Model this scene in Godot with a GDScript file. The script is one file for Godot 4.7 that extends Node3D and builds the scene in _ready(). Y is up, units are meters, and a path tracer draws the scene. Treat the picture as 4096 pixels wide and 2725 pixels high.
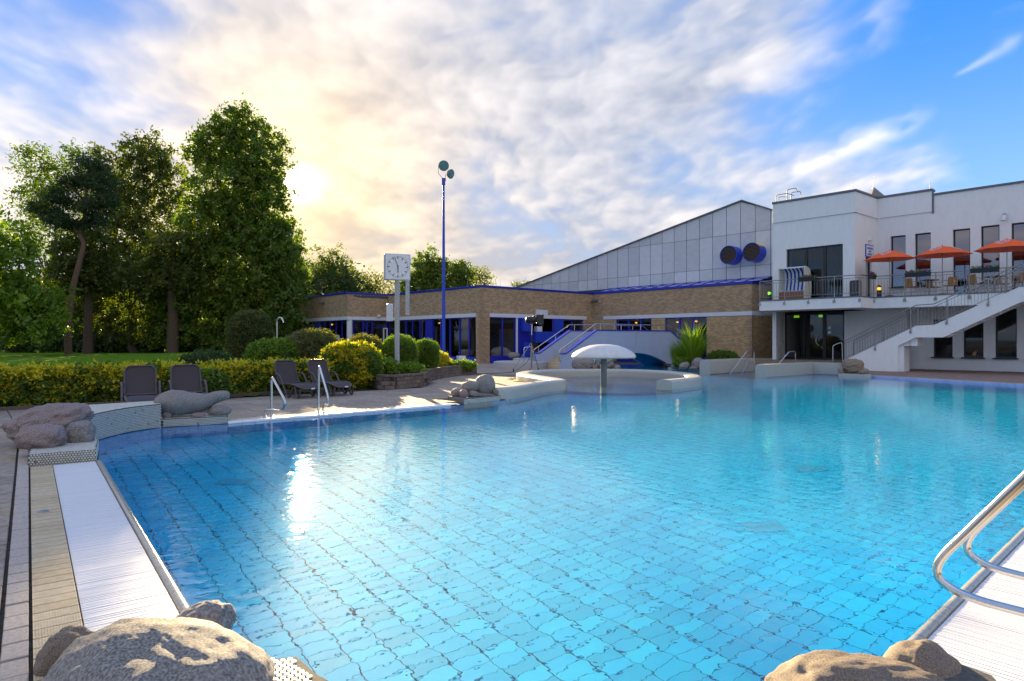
extends Node3D
# An outdoor leisure pool at low evening sun. Metres, y up, deck at y = 0, the camera looks along -z.

const WATER := -0.04
const FLOOR := -1.38
const DIR_L := Vector2(0.6832, 0.7302)     # facade direction, from far left to near right
const DIR_R := Vector2(0.7717, -0.6360)    # the other facade direction
var rng := RandomNumberGenerator.new()
var used := {}
var mats := {}
var unit_box: BoxMesh

# ------------------------------------------------------------------ mesh building
class MB:
	var V := PackedVector3Array()
	var N := PackedVector3Array()
	var U := PackedVector2Array()
	var I := PackedInt32Array()
	func tri(a: Vector3, b: Vector3, c: Vector3) -> void:
		var n := (b - a).cross(c - a).normalized()
		var k := V.size()
		for p in [a, b, c]:
			V.append(p); N.append(n); U.append(Vector2(p.x, p.z))
		I.append_array([k, k + 2, k + 1])
	func quad(a: Vector3, b: Vector3, c: Vector3, d: Vector3) -> void:
		var n := (b - a).cross(c - a)
		if n.length() < 1e-9: n = (c - a).cross(d - a)
		n = n.normalized()
		var k := V.size()
		var w := a.distance_to(b)
		var h := b.distance_to(c)
		V.append_array([a, b, c, d])
		N.append_array([n, n, n, n])
		U.append_array([Vector2(0, 0), Vector2(w, 0), Vector2(w, h), Vector2(0, h)])
		I.append_array([k, k + 2, k + 1, k, k + 3, k + 2])
	func box(t: Transform3D, s: Vector3, bev := 0.0) -> void:
		var h := s * 0.5
		var b := minf(bev, minf(h.x, minf(h.y, h.z)) * 0.9)
		if b <= 0.0:
			var p := []
			for i in 8: p.append(t * Vector3(h.x if i & 1 else -h.x, h.y if i & 2 else -h.y, h.z if i & 4 else -h.z))
			quad(p[4], p[5], p[7], p[6]); quad(p[1], p[0], p[2], p[3])
			quad(p[5], p[1], p[3], p[7]); quad(p[0], p[4], p[6], p[2])
			quad(p[6], p[7], p[3], p[2]); quad(p[0], p[1], p[5], p[4])
			return
		var c := {}
		for i in 8:
			var sg := Vector3(1 if i & 1 else -1, 1 if i & 2 else -1, 1 if i & 4 else -1)
			for ax in 3:
				var q := Vector3(h.x - b, h.y - b, h.z - b)
				q[ax] += b
				c[i * 3 + ax] = t * (q * sg)
		var f := func(a, b2, c2, d): _q(a, b2, c2, d, t.origin)
		for ax in 3:
			var u := (ax + 1) % 3
			var v := (ax + 2) % 3
			for sgn in 2:
				var q := []
				for o in [[0, 0], [1, 0], [1, 1], [0, 1]]:
					q.append(c[((sgn << ax) | (o[0] << u) | (o[1] << v)) * 3 + ax])
				f.call(q[0], q[1], q[2], q[3])
			for o in 4:
				var i0: int = ((o & 1) << u) | ((o >> 1) << v)
				var i1: int = i0 | (1 << ax)
				f.call(c[i0 * 3 + u], c[i1 * 3 + u], c[i1 * 3 + v], c[i0 * 3 + v])
		for i in 8:
			var a: Vector3 = c[i * 3]
			var b3: Vector3 = c[i * 3 + 1]
			var c3: Vector3 = c[i * 3 + 2]
			if (b3 - a).cross(c3 - a).dot(a - t.origin) < 0: tri(a, c3, b3)
			else: tri(a, b3, c3)
	func _q(a: Vector3, b: Vector3, c: Vector3, d: Vector3, o: Vector3) -> void:
		if (b - a).cross(c - a).dot((a + b + c + d) * 0.25 - o) < 0: quad(a, d, c, b)
		else: quad(a, b, c, d)
	func tube(pts: Array, r, k := 8, cap := true, flat := 1.0) -> void:
		var n := pts.size()
		var base := V.size()
		var up := Vector3.UP
		var t0: Vector3 = (pts[1] - pts[0]).normalized()
		if absf(t0.dot(up)) > 0.95: up = Vector3.RIGHT
		var s := 0.0
		for i in n:
			var d: Vector3 = (pts[mini(i + 1, n - 1)] - pts[maxi(i - 1, 0)]).normalized()
			var x := up.cross(d).normalized()
			if x.length() < 0.1: x = Vector3.FORWARD.cross(d).normalized()
			var y := d.cross(x)
			up = y
			var rr: float = r[i] if r is Array else r
			if i: s += pts[i].distance_to(pts[i - 1])
			for j in k + 1:
				var a := TAU * j / k
				var nn := x * cos(a) + y * sin(a) * flat
				V.append(pts[i] + nn * rr); N.append(nn.normalized()); U.append(Vector2(TAU * rr * j / k, s))
		for i in n - 1:
			for j in k:
				var a := base + i * (k + 1) + j
				_t(a, a + 1, a + k + 2); _t(a, a + k + 2, a + k + 1)
		if cap:
			for e in [0, n - 1]:
				var o := V.size()
				var dn: Vector3 = (pts[0] - pts[1]).normalized() if e == 0 else (pts[n - 1] - pts[n - 2]).normalized()
				V.append(pts[e]); N.append(dn); U.append(Vector2.ZERO)
				for j in k + 1:
					V.append(V[base + e * (k + 1) + j]); N.append(dn); U.append(Vector2.ZERO)
				for j in k: _t(o, o + 1 + j, o + 2 + j)
	func _t(a: int, b: int, c: int) -> void:
		if (V[b] - V[a]).cross(V[c] - V[a]).dot(N[a] + N[b] + N[c]) > 0: I.append_array([a, c, b])
		else: I.append_array([a, b, c])
	func lathe(prof: Array, k: int, t: Transform3D) -> void:   # prof: Vector2(radius, height)
		var base := V.size()
		var n := prof.size()
		for i in n:
			var d: Vector2 = prof[mini(i + 1, n - 1)] - prof[maxi(i - 1, 0)]
			var nn := Vector2(d.y, -d.x).normalized()
			for j in k + 1:
				var a := TAU * j / k
				V.append(t * Vector3(prof[i].x * cos(a), prof[i].y, prof[i].x * sin(a)))
				N.append((t.basis * Vector3(nn.x * cos(a), nn.y, nn.x * sin(a))).normalized())
				U.append(Vector2(float(j) / k, float(i) / n))
		for i in n - 1:
			for j in k:
				var a := base + i * (k + 1) + j
				_t(a, a + 1, a + k + 2); _t(a, a + k + 2, a + k + 1)
	func prism(poly: PackedVector2Array, y0: float, y1: float, bottom := false) -> void:
		var p := poly.duplicate()
		var ar := 0.0
		for i in p.size(): ar += p[i].cross(p[(i + 1) % p.size()])
		if ar < 0: p.reverse()
		for i in p.size():
			var a := p[i]
			var b := p[(i + 1) % p.size()]
			quad(Vector3(b.x, y0, b.y), Vector3(a.x, y0, a.y), Vector3(a.x, y1, a.y), Vector3(b.x, y1, b.y))
		cap(p, y1, true)
		if bottom: cap(p, y0, false)
	func cap(p: PackedVector2Array, y: float, up: bool) -> void:
		var t := Geometry2D.triangulate_polygon(p)
		for i in range(0, t.size(), 3):
			var a := Vector3(p[t[i]].x, y, p[t[i]].y)
			var b := Vector3(p[t[i + 1]].x, y, p[t[i + 1]].y)
			var c := Vector3(p[t[i + 2]].x, y, p[t[i + 2]].y)
			if ((b - a).cross(c - a).y > 0) == up: tri(a, b, c)
			else: tri(a, c, b)
	func extr(poly: PackedVector2Array, z0: float, z1: float, t: Transform3D) -> void:   # polygon in local x, y
		var p := poly.duplicate()
		var ar := 0.0
		for i in p.size(): ar += p[i].cross(p[(i + 1) % p.size()])
		if ar < 0: p.reverse()
		for i in p.size():
			var a := p[i]
			var b := p[(i + 1) % p.size()]
			quad(t * Vector3(a.x, a.y, z0), t * Vector3(b.x, b.y, z0), t * Vector3(b.x, b.y, z1), t * Vector3(a.x, a.y, z1))
		var q := Geometry2D.triangulate_polygon(p)
		for i in range(0, q.size(), 3):
			var a := p[q[i]]
			var b := p[q[i + 1]]
			var c := p[q[i + 2]]
			if (b - a).cross(c - a) < 0:
				var s := b
				b = c
				c = s
			tri(t * Vector3(a.x, a.y, z1), t * Vector3(b.x, b.y, z1), t * Vector3(c.x, c.y, z1))
			tri(t * Vector3(a.x, a.y, z0), t * Vector3(c.x, c.y, z0), t * Vector3(b.x, b.y, z0))
	func grid(nu: int, nv: int, P: PackedVector3Array, flip := false) -> void:   # (nu+1) x (nv+1) points, smooth
		var base := V.size()
		for i in nu + 1:
			for j in nv + 1:
				var du := P[mini(i + 1, nu) * (nv + 1) + j] - P[maxi(i - 1, 0) * (nv + 1) + j]
				var j0 := j - 1
				var j1 := j + 1
				if P[i * (nv + 1)].distance_to(P[i * (nv + 1) + nv]) < 1e-6:
					j0 = nv - 1 if j == 0 else j - 1
					j1 = 1 if j == nv else j + 1
				var dv := P[i * (nv + 1) + mini(j1, nv)] - P[i * (nv + 1) + maxi(j0, 0)]
				var n := du.cross(dv)
				n = n.normalized() * (-1.0 if flip else 1.0)
				if du.length() < 1e-7 or dv.length() < 1e-7:
					var mid := Vector3.ZERO
					for p in P: mid += p
					n = (P[i * (nv + 1) + j] - mid / P.size()).normalized()
				V.append(P[i * (nv + 1) + j]); N.append(n); U.append(Vector2(float(i) / nu, float(j) / nv))
		for i in nu:
			for j in nv:
				var a := base + i * (nv + 1) + j
				_t(a, a + 1, a + nv + 2); _t(a, a + nv + 2, a + nv + 1)
	func sweep(path: Array, prof: Array) -> void:   # path: Vector3 points; prof: Vector2(across, up); flat cross sections, smooth along
		var n := path.size()
		var m := prof.size()
		var s := 0.0
		var rows := []
		for i in n:
			var d: Vector3 = path[mini(i + 1, n - 1)] - path[maxi(i - 1, 0)]
			d.y = 0
			d = d.normalized()
			var x := Vector3(-d.z, 0, d.x)
			if i: s += path[i].distance_to(path[i - 1])
			var q := []
			for p in prof: q.append(path[i] + x * p.x + Vector3(0, p.y, 0))
			rows.append([q, x, s])
		for j in m - 1:
			var e: Vector2 = prof[j + 1] - prof[j]
			var l := 0.0
			for q in j: l += prof[q + 1].distance_to(prof[q])
			var ns := []
			for w in [j, j + 1]:
				var e2: Vector2 = e
				var nb: int = w - 1 if w == j else w + 1
				if nb >= 0 and nb < m:
					var o: Vector2 = (prof[w] - prof[nb]) if w == j else (prof[nb] - prof[w])
					if o.normalized().dot(e.normalized()) > 0.6: e2 = e.normalized() + o.normalized()
				ns.append(Vector2(-e2.y, e2.x).normalized())
			var base := V.size()
			for i in n:
				for w in 2:
					V.append(rows[i][0][j + w])
					N.append((rows[i][1] * ns[w].x + Vector3(0, ns[w].y, 0)).normalized())
					U.append(Vector2(rows[i][2], l + (e.length() if w else 0.0)))
			for i in n - 1:
				var a := base + i * 2
				_t(a, a + 1, a + 3); _t(a, a + 3, a + 2)
	func mesh() -> ArrayMesh:
		var a := []
		a.resize(Mesh.ARRAY_MAX)
		a[Mesh.ARRAY_VERTEX] = V
		a[Mesh.ARRAY_NORMAL] = N
		a[Mesh.ARRAY_TEX_UV] = U
		a[Mesh.ARRAY_INDEX] = I
		var m := ArrayMesh.new()
		m.add_surface_from_arrays(Mesh.PRIMITIVE_TRIANGLES, a)
		return m

# ------------------------------------------------------------------ scene helpers
func numbered(called: String) -> String:
	var k: int = used.get(called, 0)
	used[called] = k + 1
	return called if k == 0 else "%s_%03d" % [called, k]

func thing(called: String, label: String, category: String, at := Vector3.ZERO, turn := 0.0, group := "") -> Node3D:
	var o := Node3D.new()
	o.name = numbered(called)
	add_child(o)
	o.position = at
	o.rotation.y = turn
	tag(o, label, category, group)
	return o

func tag(o: Node3D, label: String, category := "", group := "", kind := "") -> void:
	if label: o.set_meta("label", label)
	if category: o.set_meta("category", category)
	if group: o.set_meta("group", group)
	if kind: o.set_meta("kind", kind)

func setting(called: String, at := Vector3.ZERO) -> Node3D:
	var o := Node3D.new()
	o.name = numbered(called)
	add_child(o)
	o.position = at
	o.set_meta("kind", "structure")
	return o

func part(parent: Node3D, called: String, m: Mesh, mat: Material, t := Transform3D.IDENTITY) -> MeshInstance3D:
	var o := MeshInstance3D.new()
	o.name = called
	o.mesh = m
	o.material_override = mat
	o.transform = t
	parent.add_child(o, true)
	return o

func boxpart(parent: Node3D, called: String, mat: Material, at: Vector3, size: Vector3, bev := 0.0, t := Transform3D.IDENTITY) -> MeshInstance3D:
	var b := MB.new()
	b.box(Transform3D.IDENTITY, size, bev)
	return part(parent, called, b.mesh(), mat, t * Transform3D(Basis.IDENTITY, at))

func tubepart(parent: Node3D, called: String, mat: Material, pts: Array, r, k := 8) -> MeshInstance3D:
	var b := MB.new()
	b.tube(pts, r, k)
	return part(parent, called, b.mesh(), mat)

func solo(called: String, label: String, category: String, m: Mesh, mat: Material, at := Vector3.ZERO, turn := 0.0, group := "") -> MeshInstance3D:
	var o := MeshInstance3D.new()
	o.name = numbered(called)
	o.mesh = m
	o.material_override = mat
	add_child(o)
	o.position = at
	o.rotation.y = turn
	tag(o, label, category, group)
	return o

func swarm(parent: Node3D, called: String, m: Mesh, mat: Material, xf: Array, cols: Array, kind := "stuff") -> MultiMeshInstance3D:
	var mm := MultiMesh.new()
	mm.transform_format = MultiMesh.TRANSFORM_3D
	mm.use_colors = not cols.is_empty()
	mm.mesh = m
	mm.instance_count = xf.size()
	for i in xf.size():
		mm.set_instance_transform(i, xf[i])
		if mm.use_colors: mm.set_instance_color(i, cols[i])
	var o := MultiMeshInstance3D.new()
	o.name = called
	o.multimesh = mm
	o.material_override = mat
	if kind: o.set_meta("kind", kind)
	parent.add_child(o, true)
	return o

# nearest `most` pieces become parts of their own, the rest one field of the same pieces
func pieces(parent: Node3D, called: String, field: String, m: Mesh, mat_list: Array, swarm_mat: Material, xf: Array, cols: Array, most := 300) -> void:
	var order := range(xf.size())
	var eye := Vector3(0, 1.5, 0)
	order.sort_custom(func(a, b): return xf[a].origin.distance_squared_to(eye) < xf[b].origin.distance_squared_to(eye))
	var rest := []
	var rc := []
	for k in order.size():
		var i: int = order[k]
		if k < most: part(parent, called, m, mat_list[(i * 7 + i / 3) % mat_list.size()], xf[i])
		else:
			rest.append(xf[i])
			rc.append(cols[i])
	if rest: swarm(parent, field, m, swarm_mat, rest, rc)

func fr(p: Vector2, d: Vector2, y := 0.0) -> Transform3D:   # a facade's own axes: x along, y up, z outwards
	d = d.normalized()
	return Transform3D(Basis(Vector3(d.x, 0, d.y), Vector3.UP, Vector3(-d.y, 0, d.x)), Vector3(p.x, y, p.y))

func curve(pts: Array, step := 0.1) -> Array:   # Catmull-Rom through the points
	var out := []
	var n := pts.size()
	for i in n - 1:
		var a = pts[maxi(i - 1, 0)]
		var b = pts[i]
		var c = pts[i + 1]
		var d = pts[mini(i + 2, n - 1)]
		var k := maxi(1, int(ceil(b.distance_to(c) / step)))
		for j in k: out.append(b.cubic_interpolate(c, a, d, float(j) / k))
	out.append(pts[n - 1])
	return out

func bend(pts: Array, r := 0.1, k := 4) -> Array:   # rounds the corners of a bent pipe
	var out := [pts[0]]
	for i in range(1, pts.size() - 1):
		var p: Vector3 = pts[i]
		var a: Vector3 = p + (pts[i - 1] - p).limit_length(minf(r, p.distance_to(pts[i - 1]) * 0.48))
		var b: Vector3 = p + (pts[i + 1] - p).limit_length(minf(r, p.distance_to(pts[i + 1]) * 0.48))
		for j in k + 1:
			var s := float(j) / k
			out.append(a.lerp(p, s).lerp(p.lerp(b, s), s))
	out.append(pts[-1])
	return out

# ------------------------------------------------------------------ materials
func lin(r: float, g: float, b: float, a := 1.0) -> Color:
	var c := Color(r, g, b).linear_to_srgb()
	c.a = a
	return c

func noise(freq: float, oct := 4, seed_ := 1, type := FastNoiseLite.TYPE_SIMPLEX_SMOOTH) -> FastNoiseLite:
	var n := FastNoiseLite.new()
	n.noise_type = type
	n.frequency = freq
	n.fractal_octaves = oct
	n.seed = seed_
	return n

func ntex(n: FastNoiseLite, ramp := [], size := 512) -> NoiseTexture2D:
	var t := NoiseTexture2D.new()
	t.width = size
	t.height = size
	t.seamless = true
	t.noise = n
	if ramp:
		var g := Gradient.new()
		var off := PackedFloat32Array()
		var col := PackedColorArray()
		for i in ramp.size():
			off.append(ramp[i][0])
			col.append(ramp[i][1])
		g.offsets = off
		g.colors = col
		t.color_ramp = g
	return t

func plain(called: String, c: Color, rough := 0.6, metal := 0.0) -> StandardMaterial3D:
	var m := StandardMaterial3D.new()
	m.resource_name = called
	m.albedo_color = c
	m.roughness = rough
	m.metallic = metal
	mats[called] = m
	return m

# a base colour mottled by noise of `size` metres, with relief of `bump` centimetres
func mottled(called: String, stops: Array, size: float, rough := 0.8, bump := 0.0, bump_tex: Texture2D = null, freq := 0.02, oct := 5) -> StandardMaterial3D:
	var m := plain(called, Color.WHITE, rough)
	m.albedo_texture = ntex(noise(freq, oct, called.hash() % 1000), stops)
	m.uv1_triplanar = true
	m.uv1_world_triplanar = true
	m.uv1_scale = Vector3.ONE / size
	if bump > 0.0:
		m.heightmap_enabled = true
		m.heightmap_texture = bump_tex if bump_tex else m.albedo_texture
		m.heightmap_scale = bump
	return m

func tinted(called: String, c := Color.WHITE, rough := 0.8) -> StandardMaterial3D:
	var m := plain(called, c, rough)
	m.vertex_color_use_as_albedo = true
	return m
const TREES := [
	["maple_tree","light green broadleaf tree at the far left edge of the lawn",-32.54,0.52,-40.0,0.25,0,[[0.00,5.97,2.58,2.58],[2.17,3.53,2.17,1.63],[0.81,2.44,2.44,1.63],[2.99,2.17,1.63,1.49],[-1.09,8.15,1.90,1.63]]],
	["maple_tree","tall broadleaf tree with loose upper branches behind the leaning pine",-42.66,0.28,-58.0,0.28,1,[[-0.20,16.73,2.36,2.17],[-0.98,13.98,1.97,1.57],[2.17,15.55,2.36,2.36],[0.98,11.61,3.15,2.36],[-1.38,10.04,1.97,1.97],[2.95,18.31,1.57,0.98],[-1.38,18.31,1.10,0.87]]],
	["oak_tree","dark airy oak with a broad rounded top left of the tallest tree",-35.69,0.47,-54.0,0.35,2,[[4.95,16.57,2.38,1.83],[3.48,14.00,2.20,1.83],[6.78,14.37,1.47,2.20],[4.95,11.44,2.93,2.20],[2.02,12.54,1.83,1.83],[1.65,9.24,3.30,2.20],[4.95,7.77,2.93,1.83],[0.92,15.10,1.47,2.20]]],
	["oak_tree","dark oak trunk and low crown standing in the shade of the grove",-29.58,0.55,-50.0,0.30,2,[[-0.24,5.84,2.38,1.70],[2.14,5.16,2.04,2.04],[-2.61,5.50,2.04,2.04],[-3.63,3.12,2.72,1.70],[0.10,2.44,2.72,1.70]]],
	["lime_tree","tallest dense green tree beside the setting sun",-22.01,0.55,-50.0,0.45,3,[[0.51,17.72,2.21,1.53],[-1.02,15.68,2.55,2.04],[2.31,15.34,2.31,2.55],[0.68,12.63,4.01,2.85],[-1.02,9.91,3.22,2.72],[2.65,9.91,2.51,2.85],[0.34,6.52,4.41,3.05],[-2.72,7.20,2.38,2.72],[3.73,6.86,2.24,2.85],[-1.70,3.80,4.07,2.55],[2.04,3.46,3.22,2.55],[-4.41,4.14,2.38,2.38],[4.24,3.80,1.56,2.17],[-3.73,1.43,3.39,1.19],[1.02,1.09,3.39,1.02]]],
	["lime_tree","lower dense tree with a rounded right side in front of the brick wing",-20.47,0.60,-56.0,0.25,3,[[0.38,9.42,1.52,2.28],[0.95,6.37,1.71,2.28],[0.00,3.33,1.71,1.90],[1.90,4.47,0.95,1.52]]],
	["birch_tree","pale sunlit tree behind the flat roof right of the sun",-19.32,0.60,-68.0,0.22,4,[[-0.23,9.39,2.54,1.75],[-1.15,7.55,2.08,1.85],[1.38,8.01,1.62,1.62],[0.00,6.16,3.23,1.85],[-2.08,6.16,1.15,1.85]]],
	["hedgerow_tree","low light green tree behind the roof left of the clock",-16.06,0.60,-72.0,0.20,4,[[0.00,7.45,1.86,1.37],[-0.98,5.98,1.47,1.22],[1.71,6.72,1.37,1.47],[2.69,5.49,0.98,1.22]]],
	["chestnut_tree","round dark green tree behind the roof between clock and mast",-9.46,0.60,-72.0,0.28,3,[[0.24,9.16,2.05,1.86],[-0.98,7.45,2.20,1.96],[2.20,7.94,2.20,2.05],[3.91,8.18,1.47,1.71],[0.73,5.98,4.40,1.96]]],
	["alder_tree","small dark tree at the right end of the tree line",-3.54,0.60,-74.0,0.20,4,[[-0.25,8.64,1.11,1.21],[0.35,7.38,1.31,1.26],[-0.90,6.38,1.51,1.26]]],
	["far_tree","small distant treetop showing above the flat roof near the gable",1.71,0.60,-95.0,0.20,4,[[0.00,9.22,1.68,0.64],[-0.97,8.90,0.97,0.58],[1.10,8.90,0.90,0.58]]],
]

func set_sky(env: Environment, sun: Vector3) -> void:
	var w := 2560
	var h := 1280
	var im := Image.create(w, h, false, Image.FORMAT_RGBF)
	im.fill(Color(0.16, 0.17, 0.17))
	var n1 := noise(0.75, 5, 11)
	var n2 := noise(2.6, 5, 23)
	var n3 := noise(0.30, 3, 5)
	var n4 := noise(9.0, 3, 31)
	var axis := deg_to_rad(-9.0)
	var ca := cos(axis)
	var sa := sin(axis)
	for j in h / 2 + 2:
		var el := PI * 0.5 - (j + 0.5) / h * PI
		var ce := cos(el)
		var y := sin(el)
		var eld := rad_to_deg(el)
		for i in w:
			var az := (i + 0.5) / w * TAU
			if az > PI: az -= TAU
			var azd := rad_to_deg(az)
			var x := sin(az) * ce
			var f := cos(az) * ce
			var ang := rad_to_deg(acos(clampf(x * sun.x + y * sun.y - f * sun.z, -1.0, 1.0)))
			var k := 1.0 / (maxf(y, 0.0) + 0.16)
			var qx := (x * ca - f * sa) * k
			var qy := (x * sa + f * ca) * k * 0.80
			var wx := n3.get_noise_2d(qx * 2.0, qy * 2.0 + 40.0)
			var a := n1.get_noise_2d(qx + wx * 0.8, qy + wx * 0.5)
			var b := n2.get_noise_2d(qx + a * 0.35 + 7.0, qy * 0.75)
			var d := n4.get_noise_2d(qx + b * 0.08, qy * 0.8)
			# gaps of clear air: to the right of the view, high on the left, and again behind
			var open := smoothstep(19.0, 40.0, azd + wx * 14.0 + (eld - 18.0) * 0.35) * (1.0 - smoothstep(78.0, 108.0, azd))
			open += 0.72 * exp(-pow((azd + 34.0 + wx * 14.0) / 14.0, 2.0)) * smoothstep(9.0, 18.0, eld)
			open += 0.5 * exp(-pow((azd + 118.0) / 30.0, 2.0))
			var c := smoothstep(0.0, 0.85, 0.74 - 0.93 * open + 0.58 * a + 0.30 * b + 0.12 * d)
			var t := clampf(0.42 + 0.66 * b + 0.42 * a + 0.30 * d + 0.5 * n1.get_noise_2d(qx * 0.6 + 20.0, qy * 0.6), 0.0, 1.0)
			t = lerpf(t, 1.0, open * 0.6)
			var s := smoothstep(0.0, 26.0, eld)
			var r := lerpf(0.30, 0.045, s)
			var g := lerpf(0.52, 0.22, s)
			var u := lerpf(0.82, 0.66, s)
			var pale := clampf(1.0 - open, 0.0, 1.0) * 0.5
			r = lerpf(r, 0.22, pale); g = lerpf(g, 0.35, pale); u = lerpf(u, 0.58, pale)
			r = lerpf(r, lerpf(0.28, 0.66, t), c)
			g = lerpf(g, lerpf(0.32, 0.645, t), c)
			u = lerpf(u, lerpf(0.415, 0.67, t), c)
			# long thin ice streaks
			if f > 0.05:
				var px := x / f
				var py := y / f
				var st := 0.0
				for q in [[0.415, 0.243, 0.652, 0.356, 0.009, 0.8], [-0.80, 0.44, -0.46, 0.30, 0.018, 0.45], [0.70, 0.41, 0.80, 0.47, 0.006, 0.5], [0.10, 0.36, 0.135, 0.53, 0.006, 0.2]]:
					var dx: float = q[2] - q[0]
					var dy: float = q[3] - q[1]
					var l2 := dx * dx + dy * dy
					var tt: float = ((px - q[0]) * dx + (py - q[1]) * dy) / l2
					if tt < -0.1 or tt > 1.1: continue
					var off: float = ((px - q[0]) * dy - (py - q[1]) * dx) / sqrt(l2) + wx * 0.012 + b * 0.012 + d * 0.004
					var wd: float = q[4] * (0.35 + 1.3 * smoothstep(-0.1, 0.8, tt) * (1.0 - 0.6 * smoothstep(0.75, 1.1, tt)))
					st = maxf(st, q[5] * exp(-(off * off) / (wd * wd)) * smoothstep(-0.1, 0.15, tt) * (1.0 - smoothstep(0.8, 1.1, tt)) * (0.7 + 0.9 * b + 0.5 * d))
				st = clampf(st, 0.0, 1.0)
				r = lerpf(r, 0.80, st); g = lerpf(g, 0.78, st); u = lerpf(u, 0.82, st)
			# the air round the low sun
			var warm := 0.74 * exp(-pow(ang / 11.5, 1.5)) + 0.36 * exp(-pow(eld / 10.0, 2.0)) * exp(-pow(ang / 36.0, 2.0))
			warm = clampf(warm, 0.0, 0.92)
			var lum := lerpf(0.72, 1.12, c * t)
			r = lerpf(r, 0.92 * lum, warm); g = lerpf(g, 0.66 * lum, warm); u = lerpf(u, 0.34 * lum, warm)
			var core := 75.0 * exp(-pow(ang / 0.55, 2.0)) + 0.7 * exp(-pow(ang / 1.5, 2.0)) + 0.16 * exp(-ang / 3.5)
			r += core; g += core * 0.88; u += core * 0.60
			im.set_pixel(i, j, Color(r, g, u))
	var pm := PanoramaSkyMaterial.new()
	pm.panorama = ImageTexture.create_from_image(im)
	var sky := Sky.new()
	sky.sky_material = pm
	env.background_mode = Environment.BG_SKY
	env.sky = sky

const SUN := Vector3(-0.3058, 0.2269, -0.9247)

func _ready() -> void:
	# camera, air, sun, exposure
	var cam := Camera3D.new()
	cam.name = "camera"
	cam.position = Vector3(0, 1.5, 0)
	cam.fov = 56.05
	cam.near = 0.05
	cam.far = 2000.0
	add_child(cam)
	cam.current = true
	var env := Environment.new()
	env.tonemap_mode = Environment.TONE_MAPPER_LINEAR
	env.tonemap_exposure = 3.9
	env.background_energy_multiplier = 0.41
	env.sdfgi_enabled = true
	env.ssao_enabled = true
	env.ssil_enabled = true
	set_sky(env, SUN)
	var we := WorldEnvironment.new()
	we.name = "environment"
	we.environment = env
	add_child(we)
	var sun := DirectionalLight3D.new()
	sun.name = "sun"
	sun.basis = Basis.looking_at(-SUN)
	sun.light_energy = 1.6
	sun.light_angular_distance = 0.53
	sun.light_color = lin(1.0, 0.76, 0.42)
	sun.shadow_enabled = true
	add_child(sun)

	rng.seed = 7
	unit_box = BoxMesh.new()
	make_materials()
	make_ground()
	make_pool()
	make_edges()
	make_mosaic_walls()
	make_boulders()
	make_brick_building()
	make_gable_hall()
	make_white_building()
	make_terrace()
	make_bridge()
	make_garden()
	make_trees()
	make_pool_things()
	make_deck_things()

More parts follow.
